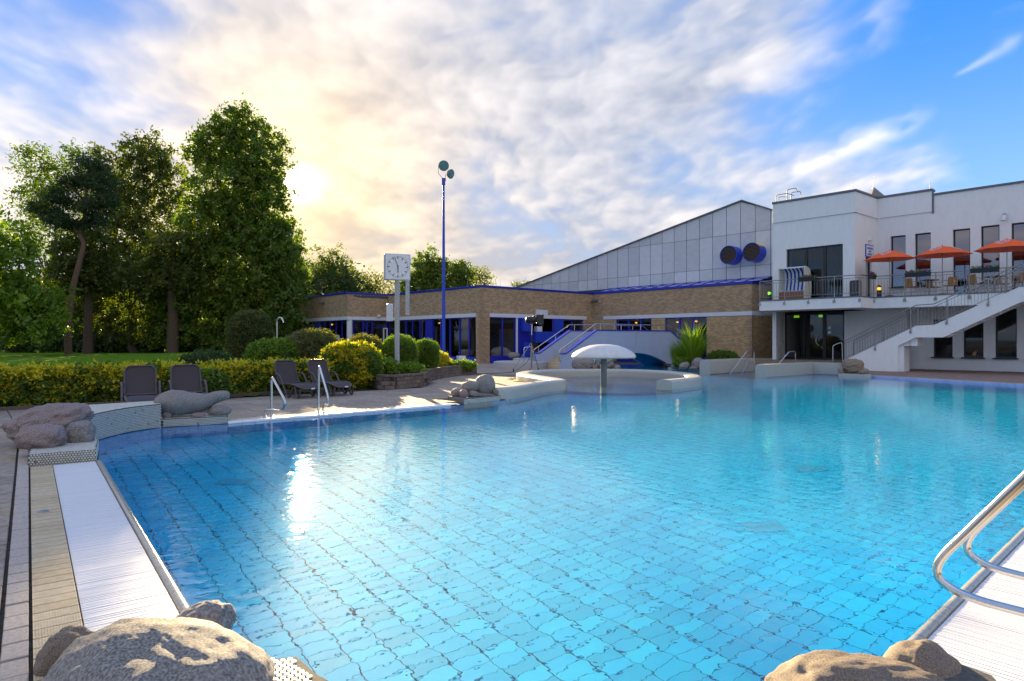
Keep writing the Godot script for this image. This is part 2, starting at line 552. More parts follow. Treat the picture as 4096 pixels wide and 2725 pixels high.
func make_materials() -> void:
	var grain := ntex(noise(0.09, 4, 3))
	var fine := ntex(noise(0.22, 3, 9))
	mottled("concrete_slab", [[0.0, lin(0.22, 0.175, 0.13)], [0.4, lin(0.31, 0.25, 0.195)], [0.6, lin(0.35, 0.285, 0.225)], [1.0, lin(0.42, 0.35, 0.28)]], 0.9, 0.85, 0.25, fine, 0.012, 6)
	mottled("concrete_slab_dark", [[0.0, lin(0.18, 0.145, 0.11)], [0.45, lin(0.26, 0.21, 0.165)], [1.0, lin(0.35, 0.29, 0.23)]], 0.8, 0.85, 0.25, fine, 0.012, 6)
	mottled("concrete_slab_warm", [[0.0, lin(0.25, 0.19, 0.125)], [0.45, lin(0.35, 0.275, 0.19)], [1.0, lin(0.44, 0.36, 0.26)]], 1.0, 0.85, 0.25, fine, 0.012, 6)
	mottled("grey_paver", [[0.0, lin(0.36, 0.30, 0.25)], [0.5, lin(0.46, 0.39, 0.33)], [1.0, lin(0.55, 0.47, 0.40)]], 0.5, 0.85, 0.2, fine, 0.03, 5)
	mottled("red_paver", [[0.0, lin(0.144, 0.090, 0.072)], [0.5, lin(0.240, 0.156, 0.126)], [1.0, lin(0.348, 0.240, 0.204)]], 0.6, 0.85, 0.15, fine, 0.03, 5)
	mottled("joint_soil", [[0.0, lin(0.02, 0.017, 0.012)], [0.5, lin(0.045, 0.038, 0.028)], [1.0, lin(0.08, 0.068, 0.05)]], 0.6, 0.95)
	mottled("tan_tile", [[0.0, lin(0.46, 0.35, 0.20)], [0.5, lin(0.57, 0.45, 0.27)], [1.0, lin(0.64, 0.52, 0.34)]], 0.7, 0.55, 0.0, null, 0.02, 6)
	mottled("tan_tile_pale", [[0.0, lin(0.52, 0.41, 0.25)], [0.5, lin(0.62, 0.50, 0.32)], [1.0, lin(0.68, 0.56, 0.38)]], 0.7, 0.55, 0.0, null, 0.02, 6)
	mottled("roll_tile", [[0.0, lin(0.26, 0.25, 0.21)], [0.5, lin(0.38, 0.36, 0.31)], [1.0, lin(0.50, 0.48, 0.42)]], 0.5, 0.22, 0.0, null, 0.03, 5)
	plain("white_grate", lin(0.78, 0.78, 0.80), 0.42)
	for k in 5:
		var d: float = [1.0, 0.90, 1.08, 0.96, 0.84][k]
		plain("pool_tile_%d" % k, lin(0.008 * d, minf(0.66, 0.585 * d), 0.95 * minf(1.0, d)), 0.35)
		plain("wall_tile_%d" % k, lin(0.008 * d, 0.30 * d, 0.72 * d), 0.3)  # deeper than the floor tiles: shade on the walls put into the colour
	tinted("pool_tile_many", Color.WHITE, 0.35)
	plain("edge_tile_a", lin(0.36, 0.42, 0.66), 0.4)
	plain("edge_tile_b", lin(0.42, 0.47, 0.69), 0.4)
	plain("grout", lin(0.02, 0.07, 0.12), 0.9)
	plain("inlet_plate", lin(0.02, 0.42, 0.68), 0.5)
	plain("shallow_tile", lin(0.012, 0.12, 0.25), 0.4)
	tinted("mosaic_disc", Color.WHITE, 0.35)
	plain("mosaic_disc_pale", lin(0.46, 0.41, 0.30), 0.35)
	plain("mosaic_disc_grey", lin(0.36, 0.34, 0.28), 0.35)
	mottled("mosaic_grout", [[0.0, lin(0.05, 0.05, 0.045)], [1.0, lin(0.13, 0.125, 0.11)]], 0.4, 0.9)
	mottled("mosaic_plain", [[0.0, lin(0.36, 0.35, 0.30)], [1.0, lin(0.48, 0.465, 0.41)]], 0.5, 0.5)
	mats["mosaic"] = mosaic_material()
	# water
	var water := plain("water", Color(1, 1, 1, 0.0), 0.0)
	water.transparency = BaseMaterial3D.TRANSPARENCY_ALPHA
	water.refraction_enabled = true
	water.refraction_scale = 0.0333
	water.metallic_specular = 0.5
	water.uv1_triplanar = true
	water.uv1_world_triplanar = true
	water.uv1_scale = Vector3.ONE / 3.1
	var rip := noise(0.018, 3, 4)
	rip.fractal_gain = 0.42
	water.heightmap_enabled = true
	water.heightmap_texture = ntex(rip, [], 1024)
	water.heightmap_scale = 0.22
	# stone
	mottled("granite_warm", [[0.0, lin(0.066, 0.062, 0.060)], [0.36, lin(0.155, 0.138, 0.122)], [0.5, lin(0.266, 0.237, 0.206)], [0.62, lin(0.368, 0.332, 0.290)], [1.0, lin(0.537, 0.503, 0.464)]], 0.26, 0.75, 0.5, fine, 0.03, 6)
	mottled("granite_grey", [[0.0, lin(0.081, 0.072, 0.067)], [0.4, lin(0.178, 0.158, 0.149)], [0.55, lin(0.285, 0.254, 0.235)], [1.0, lin(0.488, 0.441, 0.406)]], 0.38, 0.78, 0.4, fine, 0.035, 6)
	mottled("granite_pink", [[0.0, lin(0.102, 0.073, 0.067)], [0.4, lin(0.213, 0.158, 0.146)], [0.55, lin(0.314, 0.239, 0.221)], [1.0, lin(0.485, 0.394, 0.372)]], 0.34, 0.78, 0.4, fine, 0.035, 6)
	mottled("granite_brown", [[0.0, lin(0.071, 0.054, 0.043)], [0.4, lin(0.182, 0.135, 0.100)], [0.55, lin(0.274, 0.206, 0.147)], [1.0, lin(0.451, 0.362, 0.256)]], 0.22, 0.72, 0.6, fine, 0.04, 6)
	mottled("cement", [[0.0, lin(0.10, 0.095, 0.085)], [0.5, lin(0.19, 0.18, 0.165)], [1.0, lin(0.30, 0.285, 0.26)]], 0.5, 0.9, 0.5, grain)
	# buildings
	tinted("brick", Color.WHITE, 0.85)
	for k in 4: plain("brick_%d" % k, [lin(0.40, 0.265, 0.155), lin(0.47, 0.32, 0.195), lin(0.33, 0.215, 0.135), lin(0.44, 0.30, 0.18)][k], 0.85)
	mottled("mortar", [[0.0, lin(0.286, 0.234, 0.169)], [1.0, lin(0.442, 0.377, 0.286)]], 0.8, 0.95)
	mottled("white_plaster", [[0.0, lin(0.735, 0.73, 0.725)], [0.35, lin(0.80, 0.797, 0.793)], [1.0, lin(0.835, 0.832, 0.83)]], 3.2, 0.85, 0.35, fine, 0.012, 6)
	mats.white_plaster.uv1_scale = Vector3(1.0 / 1.3, 1.0 / 5.5, 1.0 / 1.3)
	mottled("lilac_plaster", [[0.0, lin(0.36, 0.43, 0.60)], [0.5, lin(0.39, 0.46, 0.635)], [1.0, lin(0.42, 0.49, 0.66)]], 3.0, 0.8, 0.12, fine, 0.012, 5)
	for k in 3: mottled("grey_panel_%d" % k, [[0.0, lin([0.50, 0.55, 0.46][k], [0.51, 0.56, 0.47][k], [0.55, 0.60, 0.51][k])], [1.0, lin([0.60, 0.64, 0.56][k], [0.61, 0.65, 0.57][k], [0.645, 0.685, 0.605][k])]], 2.6, 0.42, 0.0, null, 0.01, 5)
	plain("panel_joint", lin(0.05, 0.05, 0.06), 0.6)
	plain("white_trim", lin(0.66, 0.68, 0.74), 0.5)
	plain("grey_trim", lin(0.13, 0.14, 0.16), 0.55)
	plain("blue_paint", lin(0.010, 0.018, 0.38), 0.35)
	plain("blue_paint_bright", lin(0.012, 0.05, 0.50), 0.4)
	plain("violet_coping", lin(0.13, 0.12, 0.66), 0.45)
	plain("yellow_paint", lin(0.80, 0.55, 0.02), 0.45)
	plain("dark_frame", lin(0.012, 0.011, 0.012), 0.4)
	plain("blind_cloth", lin(0.42, 0.40, 0.38), 0.85)
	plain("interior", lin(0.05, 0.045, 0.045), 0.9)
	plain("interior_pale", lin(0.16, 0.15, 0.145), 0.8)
	var glass := plain("window_glass", Color(0.05, 0.05, 0.06, 0.06), 0.0)
	glass.transparency = BaseMaterial3D.TRANSPARENCY_ALPHA
	glass.metallic_specular = 0.40
	plain("coated_glass", lin(0.17, 0.16, 0.18), 0.02, 1.0)
	var sky_glass := plain("skylight_glass", lin(0.46, 0.54, 0.74), 0.12)
	sky_glass.metallic_specular = 0.6
	plain("roof_felt", lin(0.08, 0.08, 0.085), 0.9)
	# metal, plastics, cloth
	plain("steel", lin(0.60, 0.59, 0.57), 0.22, 1.0)
	plain("dull_steel", lin(0.30, 0.295, 0.29), 0.35, 1.0)
	mottled("galvanised", [[0.0, lin(0.22, 0.24, 0.27)], [0.5, lin(0.36, 0.38, 0.41)], [1.0, lin(0.50, 0.52, 0.55)]], 0.5, 0.45)
	plain("black_metal", lin(0.015, 0.015, 0.017), 0.4)
	plain("black_rubber", lin(0.012, 0.012, 0.012), 0.7)
	plain("taupe_plastic", lin(0.075, 0.058, 0.056), 0.42)
	plain("taupe_weave", lin(0.055, 0.042, 0.045), 0.75)
	plain("white_plastic", lin(0.74, 0.75, 0.78), 0.35)
	plain("pale_plastic", lin(0.52, 0.56, 0.62), 0.4)
	plain("black_print", lin(0.012, 0.012, 0.014), 0.6)
	plain("anthracite", lin(0.022, 0.024, 0.03), 0.5)
	plain("orange_tape", lin(0.85, 0.20, 0.02), 0.5)
	var red := plain("parasol_cloth", lin(0.93, 0.13, 0.015), 0.75)
	red.backlight_enabled = true
	red.backlight = Color(0.55, 0.28, 0.25)
	plain("parasol_print", lin(0.72, 0.56, 0.56), 0.75)
	plain("rattan", lin(0.36, 0.19, 0.065), 0.6)
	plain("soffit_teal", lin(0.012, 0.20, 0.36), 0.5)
	mottled("tub_concrete", [[0.0, lin(0.30, 0.29, 0.29)], [0.5, lin(0.42, 0.41, 0.41)], [1.0, lin(0.52, 0.51, 0.50)]], 0.8, 0.8)
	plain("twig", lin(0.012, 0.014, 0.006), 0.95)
	plain("stem_grey", lin(0.14, 0.18, 0.20), 0.4)
	plain("blue_mast", lin(0.012, 0.06, 0.52), 0.35)
	plain("lens_green", lin(0.10, 0.26, 0.26), 0.12)
	plain("lens_rim", lin(0.20, 0.40, 0.40), 0.25)
	plain("wood_dark", lin(0.13, 0.095, 0.08), 0.7)
	plain("wood", lin(0.22, 0.10, 0.05), 0.6)
	plain("basket_white", lin(0.62, 0.60, 0.52), 0.7)
	plain("stripe_blue", lin(0.015, 0.05, 0.34), 0.8)
	plain("stripe_white", lin(0.72, 0.73, 0.75), 0.8)
	var lamp := plain("amber_lamp", lin(0.9, 0.45, 0.03), 0.5)
	lamp.emission_enabled = true
	lamp.emission = lin(1.0, 0.5, 0.04)
	lamp.emission_energy_multiplier = 0.28
	var glamp := plain("green_lamp", lin(0.4, 0.8, 0.05), 0.5)
	glamp.emission_enabled = true
	glamp.emission = lin(0.35, 1.0, 0.06)
	glamp.emission_energy_multiplier = 0.10
	mottled("mushroom_shell", [[0.0, lin(0.557, 0.540, 0.508)], [0.4, lin(0.642, 0.625, 0.598)], [0.7, lin(0.689, 0.677, 0.654)], [1.0, lin(0.717, 0.710, 0.697)]], 1.6, 0.45, 0.0, null, 0.012, 5)
	# plants
	for q in [["leaf", 0.9], ["leaf_small", 0.75]]:
		var lf := tinted(q[0], Color.WHITE, 0.55)
		lf.backlight_enabled = true
		lf.backlight = Color(0.95, 0.98, 0.42)
	mottled("bark", [[0.0, lin(0.03, 0.02, 0.014)], [0.5, lin(0.09, 0.06, 0.042)], [1.0, lin(0.17, 0.12, 0.085)]], 0.9, 0.95, 1.5)
	mottled("pine_bark", [[0.0, lin(0.06, 0.035, 0.022)], [0.5, lin(0.15, 0.09, 0.06)], [1.0, lin(0.25, 0.16, 0.11)]], 0.9, 0.95, 1.5)
	var lawn := mottled("lawn", [[0.0, lin(0.05, 0.11, 0.008)], [0.4, lin(0.09, 0.185, 0.014)], [0.65, lin(0.125, 0.23, 0.018)], [1.0, lin(0.17, 0.27, 0.03)]], 2.2, 1.0, 3.0, grain, 0.02, 6)
	lawn.metallic_specular = 0.1
	mottled("soil", [[0.0, lin(0.02, 0.014, 0.009)], [0.5, lin(0.05, 0.036, 0.024)], [1.0, lin(0.09, 0.066, 0.045)]], 0.8, 0.95, 1.0, grain)
	tinted("block", Color.WHITE, 0.88)
	for k in 4: mottled("block_%d" % k, [[0.0, lin(0.07, 0.05, 0.042)], [0.5, [lin(0.15, 0.115, 0.095), lin(0.12, 0.088, 0.072), lin(0.19, 0.15, 0.125), lin(0.14, 0.10, 0.08)][k]], [1.0, lin(0.25, 0.20, 0.17)]], 0.35, 0.9, 0.3, fine, 0.03, 5)

func mosaic_material() -> StandardMaterial3D:
	# round pale mosaic pebbles on dark grout for the walls too far away to pick the discs apart; one tile of the print is 2 x 1.73 pitches
	var im := Image.create(128, 111, false, Image.FORMAT_RGB8)
	im.fill(lin(0.10, 0.10, 0.09))
	for y in 111:
		for x in 128:
			for c in [[32, 27], [96, 27], [0, 83], [64, 83], [128, 83]]:
				if Vector2(x - c[0], y - c[1]).length() < 27.0: im.set_pixel(x, y, lin(0.62, 0.60, 0.53))
	im.generate_mipmaps()
	var m := plain("mosaic_far", Color.WHITE, 0.4)
	m.albedo_texture = ImageTexture.create_from_image(im)
	m.uv1_scale = Vector3(1.0 / 0.062, 1.0 / 0.0537, 1.0)
	return m

# ------------------------------------------------------------------ ground, pool, water
const POOL := [
	Vector2(-1.12, -2.9), Vector2(-1.84, -3.638), Vector2(-4.49, -7.144), Vector2(-5.23, -8.08), Vector2(-5.73, -8.88),
	Vector2(-6.34, -9.66), Vector2(-6.4, -10.05), Vector2(-6.42, -10.4), Vector2(-6.38, -10.86), Vector2(-6.2, -11.31), Vector2(-5.63, -11.6), Vector2(-5.25, -11.82),
	Vector2(-1.242, -15.208), Vector2(-1.165, -15.453), Vector2(-0.308, -16.445), Vector2(0.053, -17.03), Vector2(0.485, -17.99), Vector2(0.786, -19.15), Vector2(1.2, -19.9),
	Vector2(1.3, -20.7), Vector2(1.1, -21.8), Vector2(0.5, -23.6), Vector2(0.45, -24.6), Vector2(0.8, -26.2), Vector2(2.2, -27.3), Vector2(4.0, -27.65),
	Vector2(4.4, -31.0), Vector2(4.6, -34.8), Vector2(4.2, -41.5), Vector2(8.6, -41.5), Vector2(8.9, -38.2), Vector2(8.5, -34.4), Vector2(10.0, -32.6), Vector2(9.1, -29.6),
	Vector2(9.0, -29.0), Vector2(12.1, -31.87), Vector2(12.3, -33.2), Vector2(13.1, -33.2), Vector2(10.35, -26.95), Vector2(10.57, -26.57), Vector2(13.77, -29.2), Vector2(14.47, -28.34),
	Vector2(15.05, -26.76), Vector2(18.4, -18.1), Vector2(4.115, -5.144), Vector2(1.864, -3.101), Vector2(1.25, -2.55), Vector2(0.5, -2.3), Vector2(-0.3, -2.35), Vector2(-0.86, -2.8), Vector2(-1.0, -2.96)]

func make_ground() -> void:
	var pool := PackedVector2Array(POOL)
	var g := setting("ground")
	var b := MB.new()
	for half in [[-400.0, 2.7], [2.7, 400.0]]:
		var rect := PackedVector2Array([Vector2(half[0], -420), Vector2(half[1], -420), Vector2(half[1], 60), Vector2(half[0], 60)])
		for q in Geometry2D.clip_polygons(rect, pool): b.cap(q, -0.024, true)
	part(g, "ground_sheet", b.mesh(), mats.joint_soil)
	# lawn behind the hedge, rising gently to the grove
	var edge := PackedVector2Array([Vector2(-140, 10), Vector2(-16, -9.5), Vector2(-12.8, -12.9), Vector2(-9.6, -15.3), Vector2(-6.8, -17.3), Vector2(-5.4, -20.5), Vector2(-7.0, -27), Vector2(-10.5, -38), Vector2(-13.2, -47.5), Vector2(-20, -55.5), Vector2(-20, -130), Vector2(-140, -130)])
	var n := noise(0.05, 3, 2)
	var lb := MB.new()
	var st := 1.1
	for i in 130:
		for j in 118:
			var x := -140.0 + i * st
			var z := -4.0 - j * st
			if not Geometry2D.is_point_in_polygon(Vector2(x + 0.5 * st, z - 0.5 * st), edge): continue
			var q := []
			for o in [[0, 0], [1, 0], [1, 1], [0, 1]]:
				var p := Vector2(x + o[0] * st, z - o[1] * st)
				q.append(Vector3(p.x, lawn_y(p, n), p.y))
			lb.quad(q[0], q[1], q[2], q[3])
	var l := MeshInstance3D.new()
	l.name = "lawn"
	l.mesh = lb.mesh()
	l.material_override = mats.lawn
	l.set_meta("kind", "structure")
	add_child(l)

func lawn_y(p: Vector2, n: FastNoiseLite) -> float:
	return 0.03 + 0.42 * smoothstep(18.0, 46.0, p.length()) + n.get_noise_2d(p.x * 3.0, p.y * 3.0) * 0.10 + 0.25 * exp(-((p.x + 19.0) * (p.x + 19.0) + (p.y + 42.0) * (p.y + 42.0)) / 90.0)

func grid_in(poly: PackedVector2Array, o: Vector2, a: Vector2, n: Vector2, la: float, ln: float, na: int, nn: int, y: float, size: Vector3, stagger := false, jitter := 0.0) -> Array:
	var out := []
	for j in nn:
		for i in range(-na, na):
			var p := o + a * ((i + 0.5 + (0.5 if stagger and j % 2 else 0.0)) * la) + n * ((j + 0.5) * ln)
			if not Geometry2D.is_point_in_polygon(p, poly): continue
			var t := fr(p, a, y - size.y * 0.5 + rng.randf_range(-jitter, jitter))
			t.basis = t.basis * Basis(Vector3.RIGHT, rng.randf_range(-1, 1) * jitter * 1.5)
			out.append(t)
	return out

func make_pool() -> void:
	var pool := PackedVector2Array(POOL)
	var basin := setting("pool_basin")
	var b := MB.new()
	b.cap(pool, FLOOR - 0.008, true)
	part(basin, "pool_floor", b.mesh(), mats.grout)
	b = MB.new()
	var xf := []
	var cols := []
	for i in POOL.size():
		var p: Vector2 = POOL[i]
		var q: Vector2 = POOL[(i + 1) % POOL.size()]
		b._q(Vector3(p.x, FLOOR - 0.01, p.y), Vector3(q.x, FLOOR - 0.01, q.y), Vector3(q.x, -0.03, q.y), Vector3(p.x, -0.03, p.y), Vector3(p.x, 0, p.y) + Vector3(p.y - q.y, 0, q.x - p.x) * -1.0)
		var d := (q - p).normalized()
		var inw := Vector2(-d.y, d.x)
		if Geometry2D.is_point_in_polygon((p + q) * 0.5 + inw * 0.05, pool) == false: inw = -inw
		var n := maxi(1, int(round(p.distance_to(q) / 0.25)))
		for k in n:
			var c := p.lerp(q, (k + 0.5) / n) + inw * 0.006
			for r in 11:
				var t := fr(c, Vector2(inw.y, -inw.x), WATER - 0.002 - (r + 0.5) * 0.125)
				t = t.scaled_local(Vector3(p.distance_to(q) / n / 0.25, 1, 1))
				xf.append(t)
				var s := rng.randf_range(0.8, 1.15)
				cols.append(Color(0.008 * s, 0.30 * s, 0.72 * s))  # same deeper blue, wall shade mixed into the tile colour
	part(basin, "pool_wall", b.mesh(), mats.grout)
	var tile := MB.new()
	tile.box(Transform3D.IDENTITY, Vector3(0.242, 0.118, 0.008))
	var near_wall := []
	pieces(basin, "wall_tile", "wall_tiles", tile.mesh(), [mats.wall_tile_0, mats.wall_tile_1, mats.wall_tile_2, mats.wall_tile_3, mats.wall_tile_4], mats.pool_tile_many, xf, cols, 300)
	# floor tiles, 25 x 12.5 cm, laid square to the left edge
	var e1 := Vector2(0.603, 0.798)
	var e2 := Vector2(0.798, -0.603)
	var ft := MB.new()
	ft.box(Transform3D.IDENTITY, Vector3(0.240, 0.008, 0.1185))
	xf = grid_in(pool, Vector2(-1.84, -3.638) - e1 * 30.0, e2, e1, 0.25, 0.125, 160, 260, FLOOR, Vector3(0.236, 0.008, 0.1175))
	cols = []
	for t in xf:
		var s := rng.randf_range(0.88, 1.10)
		cols.append(Color(0.008 * s, 0.585 * s, minf(0.96, 0.95 * s)))
	pieces(basin, "floor_tile", "floor_tiles", ft.mesh(), [mats.pool_tile_0, mats.pool_tile_1, mats.pool_tile_2, mats.pool_tile_3, mats.pool_tile_4], mats.pool_tile_many, xf, cols, 300)
	# floor inlets: square plates let into the floor
	for p in [Vector2(-5.6, -10.35), Vector2(-3.6, -8.3), Vector2(2.6, -6.6), Vector2(4.2, -9.0), Vector2(7.6, -18.6)]:
		boxpart(basin, "floor_inlet", mats.inlet_plate, Vector3(p.x, FLOOR + 0.008, p.y), Vector3(0.42, 0.012, 0.3), 0.004, Transform3D.IDENTITY)
	# shallow seat inside the round wall
	var seat := PackedVector2Array([Vector2(1.5, -20.1), Vector2(1.1, -21.8), Vector2(0.5, -24.0), Vector2(0.8, -26.2), Vector2(2.2, -27.2), Vector2(4.0, -27.5), Vector2(5.4, -27.0), Vector2(6.3, -25.5), Vector2(6.5, -23.4), Vector2(5.6, -21.0), Vector2(4.6, -19.6), Vector2(3.6, -19.2), Vector2(2.5, -19.4)])
	b = MB.new()
	b.prism(seat, FLOOR, -0.52)
	part(basin, "shallow_floor", b.mesh(), mats.shallow_tile)
	# broad steps into the water between the two entry walls
	for k in 6:
		b = MB.new()
		b.prism(PackedVector2Array([Vector2(9.3, -29.0).lerp(Vector2(12.2, -31.9), k * 0.16), Vector2(10.4, -26.9).lerp(Vector2(13.0, -33.1), k * 0.16), Vector2(13.1, -33.2), Vector2(12.3, -33.2)]), FLOOR, -1.0 + k * 0.18)
		part(basin, "entry_step", b.mesh(), mats.shallow_tile)
	# water
	var w := MB.new()
	w.cap(pool, WATER, true)
	var o := MeshInstance3D.new()
	o.name = "water"
	o.mesh = w.mesh()
	o.material_override = mats.water
	o.set_meta("kind", "structure")
	add_child(o)

# an overflow edge: rounded grip tiles at the water, a grating, tan tiles, a row of pavers
func edge_run(o: Vector2, a: Vector2, n: Vector2, from: float, to: float, grate_w: float, tan_w: float, strip: bool, lab: Array, coping_mat := "roll_tile") -> void:
	var at := Vector3(o.x, 0, o.y)
	var turn := atan2(-a.y, a.x)
	var side := 1.0 if Vector2(-a.y, a.x).dot(n) > 0 else -1.0     # local +z is (-a.y, a.x)
	var coping := thing("pool_coping", lab[0], "coping", at, turn, "rounded coping rows along the pool")
	var rt := MB.new()
	rt.tube([Vector3(-0.1225, 0, 0), Vector3(0.1225, 0, 0)], 0.032, 12, true)
	var rm := rt.mesh()
	var k0 := int(from / 0.25)
	for k in range(k0, int(to / 0.25)):
		part(coping, "coping_tile", rm, mats[coping_mat], Transform3D(Basis(Vector3.RIGHT, rng.randf_range(-0.5, 0.5)), Vector3((k + 0.5) * 0.25, -0.026, side * 0.022)))
	boxpart(coping, "mortar_bed", mats.grout, Vector3((from + to) * 0.5, -0.075, side * 0.026), Vector3(to - from, 0.08, 0.05))
	var gr := thing("overflow_grate", lab[1], "grate", at, turn, "white gutter gratings")
	boxpart(gr, "channel_bottom", mats.cement, Vector3((from + to) * 0.5, -0.06, side * (0.055 + grate_w * 0.5)), Vector3(to - from, 0.02, grate_w))
	var b := MB.new()
	var x := from
	var c := 0
	while x < to:
		b.box(Transform3D(Basis.IDENTITY, Vector3(x, -0.017 + rng.randf_range(-0.0012, 0.0012), side * (0.058 + grate_w * 0.5))), Vector3(0.0088, 0.018, grate_w - 0.008))
		x += 0.0125 if (c % 40) != 39 else 0.016
		c += 1
	var sl := part(gr, "slats", b.mesh(), mats.white_grate)
	sl.set_meta("kind", "stuff")
	var off := 0.06 + grate_w
	var ts := thing("tile_strip", lab[2], "tiles", at, turn, "tan tile rows along the gutters")
	var tb := MB.new()
	if tan_w > 0.2:                                     # grooved ribs run across each tile's short side
		for r in 17:
			tb.box(Transform3D(Basis.IDENTITY, Vector3(0, 0.0, (r - 8) * tan_w / 17.0)), Vector3(0.1145, 0.014, tan_w / 17.0 * 0.62))
		tb.box(Transform3D(Basis.IDENTITY, Vector3(0, -0.003, 0)), Vector3(0.1145, 0.014, tan_w - 0.004))
	else: tb.box(Transform3D.IDENTITY, Vector3(0.1145, 0.014, tan_w - 0.004), 0.002)
	var tm := tb.mesh()
	for k in range(int(from / 0.125), int(to / 0.125)):
		part(ts, "tan_tile", tm, mats.tan_tile if rng.randf() < 0.55 else mats.tan_tile_pale, Transform3D(Basis.IDENTITY, Vector3((k + 0.5) * 0.125, -0.008 + rng.randf_range(-0.001, 0.001), side * (off + tan_w * 0.5))))
	if strip:
		off += tan_w + 0.012
		var ps := thing("paver_strip", lab[3], "pavers", at, turn, "grey paver rows along the gutters")
		var pb := MB.new()
		pb.box(Transform3D.IDENTITY, Vector3(0.183, 0.04, 0.106), 0.004)
		var pm := pb.mesh()
		for k in range(int(from / 0.2), int((to + 1.9) / 0.2)):
			part(ps, "paver", pm, mats.grey_paver, Transform3D(Basis(Vector3.UP, rng.randf_range(-0.012, 0.012)), Vector3((k + 0.5) * 0.2, -0.018 + rng.randf_range(-0.003, 0.003), side * (off + 0.056))))

func make_edges() -> void:
	edge_run(Vector2(-1.84, -3.638), Vector2(-0.603, -0.798), Vector2(-0.798, 0.603), -1.25, 5.5, 0.435, 0.215, true,
		["rounded beige coping along the left pool edge by the wide white grating", "wide white slatted grating in the left foreground beside the water", "tan ribbed tile row between white grating and grey pavers at left", "grey paver row beside the tan tiles in the left foreground"])
	edge_run(Vector2(1.864, -3.101), Vector2(0.740, -0.672), Vector2(0.672, 0.740), -0.6, 9.0, 0.62, 0.215, true,
		["rounded grey coping under the bent handrails in the right foreground", "white slatted grating under the handrails at the lower right", "tan tile row behind the lower right grating", "grey paver row behind the lower right grating"])
	edge_run(Vector2(-5.235, -11.797), Vector2(0.7604, -0.6495), Vector2(-0.6495, -0.7604), 0.0, 5.2, 0.27, 0.12, false,
		["rounded white coping of the far edge in front of the loungers", "thin white grating line on the far edge before the loungers", "narrow tan tile row on the far edge before the loungers", ""], "white_grate")
	# a drain plate in the tan tiles
	var dp := MB.new()
	dp.lathe([Vector2(0.0, 0.006), Vector2(0.035, 0.006), Vector2(0.045, 0.002), Vector2(0.045, -0.01)], 20, Transform3D.IDENTITY)
	solo("drain_cover", "small oval dark drain plate set in the tan tiles", "drain", dp.mesh(), mats.dull_steel, Vector3(-4.12, 0.0, -5.62))
	# deck paving
	var deck := setting("deck")
	var west := PackedVector2Array([Vector2(-1.3, -1.4), Vector2(-2.45, -3.0), Vector2(-5.62, -7.14), Vector2(-6.3, -8.05), Vector2(-7.6, -9.8), Vector2(-8.0, -10.6), Vector2(-12.2, -12.9), Vector2(-16, -9), Vector2(-9, -1.4)])
	var north := PackedVector2Array([Vector2(-8.05, -10.7), Vector2(-6.6, -12.05), Vector2(-5.6, -12.2), Vector2(-1.5, -15.65), Vector2(-1.75, -16.4), Vector2(-0.5, -17.5), Vector2(-0.1, -18.4), Vector2(0.3, -20.0), Vector2(0.9, -21.0), Vector2(0.0, -23.5), Vector2(0.0, -25.0), Vector2(0.5, -27), Vector2(2.2, -28.3), Vector2(3.9, -28.3), Vector2(4.3, -31), Vector2(4.4, -34), Vector2(6.0, -48), Vector2(-1.9, -41.5), Vector2(-9.6, -49.5), Vector2(-12, -47.5), Vector2(-10, -38), Vector2(-4.5, -30), Vector2(-1.5, -29.0), Vector2(-2.6, -26.6), Vector2(-3.0, -23.6), Vector2(-2.7, -21.0), Vector2(-3.6, -19.6), Vector2(-4.4, -19.4), Vector2(-6.6, -16.9), Vector2(-9.4, -15.0), Vector2(-12.3, -12.8)])
	var sb := MB.new()
	sb.box(Transform3D.IDENTITY, Vector3(0.483, 0.05, 0.483), 0.005)
	var sm := sb.mesh()
	var a := Vector2(-0.603, -0.798)
	var n := Vector2(-0.798, 0.603)
	var xf := grid_in(west, Vector2(-1.84, -3.638) + n * 0.845, a, n, 0.5, 0.5, 40, 26, 0.0, Vector3(0.492, 0.05, 0.492), true, 0.003)
	var a2 := Vector2(0.7604, -0.6495)
	var n2 := Vector2(-0.6495, -0.7604)
	xf += grid_in(north, Vector2(-5.235, -11.797) + n2 * 0.46, a2, n2, 0.5, 0.5, 70, 60, 0.0, Vector3(0.492, 0.05, 0.492), false, 0.002)
	xf += grid_in(north, Vector2(-5.235, -11.797) + n2 * 0.46, a2, n2, 0.5, -0.5, 70, 26, 0.0, Vector3(0.492, 0.05, 0.492), false, 0.002)
	var cols := []
	for t in xf:
		var s := rng.randf_range(0.8, 1.1)
		cols.append(Color(s, s, s))
	var sw: StandardMaterial3D = mats.concrete_slab.duplicate()
	sw.vertex_color_use_as_albedo = true
	pieces(deck, "deck_slab", "far_slabs", sm, [mats.concrete_slab, mats.concrete_slab_warm, mats.concrete_slab, mats.concrete_slab_dark], sw, xf, cols, 300)
	# reddish paving before the white building
	var east := PackedVector2Array([Vector2(19.0, -17.0), Vector2(18.5, -18.1), Vector2(15.15, -26.72), Vector2(14.7, -28.3), Vector2(13.9, -29.35), Vector2(13.0, -28.7), Vector2(12.2, -33.3), Vector2(14.0, -38.5), Vector2(20.0, -36.0), Vector2(25.0, -29), Vector2(30, -20), Vector2(24, -12)])
	var rp := setting("paved_walk")
	var rb := MB.new()
	rb.box(Transform3D.IDENTITY, Vector3(0.294, 0.06, 0.294), 0.003)
	xf = grid_in(east, Vector2(15.05, -26.76), Vector2(0.36, 0.933), Vector2(0.933, -0.36), 0.3, 0.3, 60, 40, 0.045, Vector3(0.294, 0.06, 0.294), true, 0.002)
	cols = []
	for t in xf:
		var s := rng.randf_range(0.8, 1.1)
		cols.append(Color(s, s, s))
	var rw: StandardMaterial3D = mats.red_paver.duplicate()
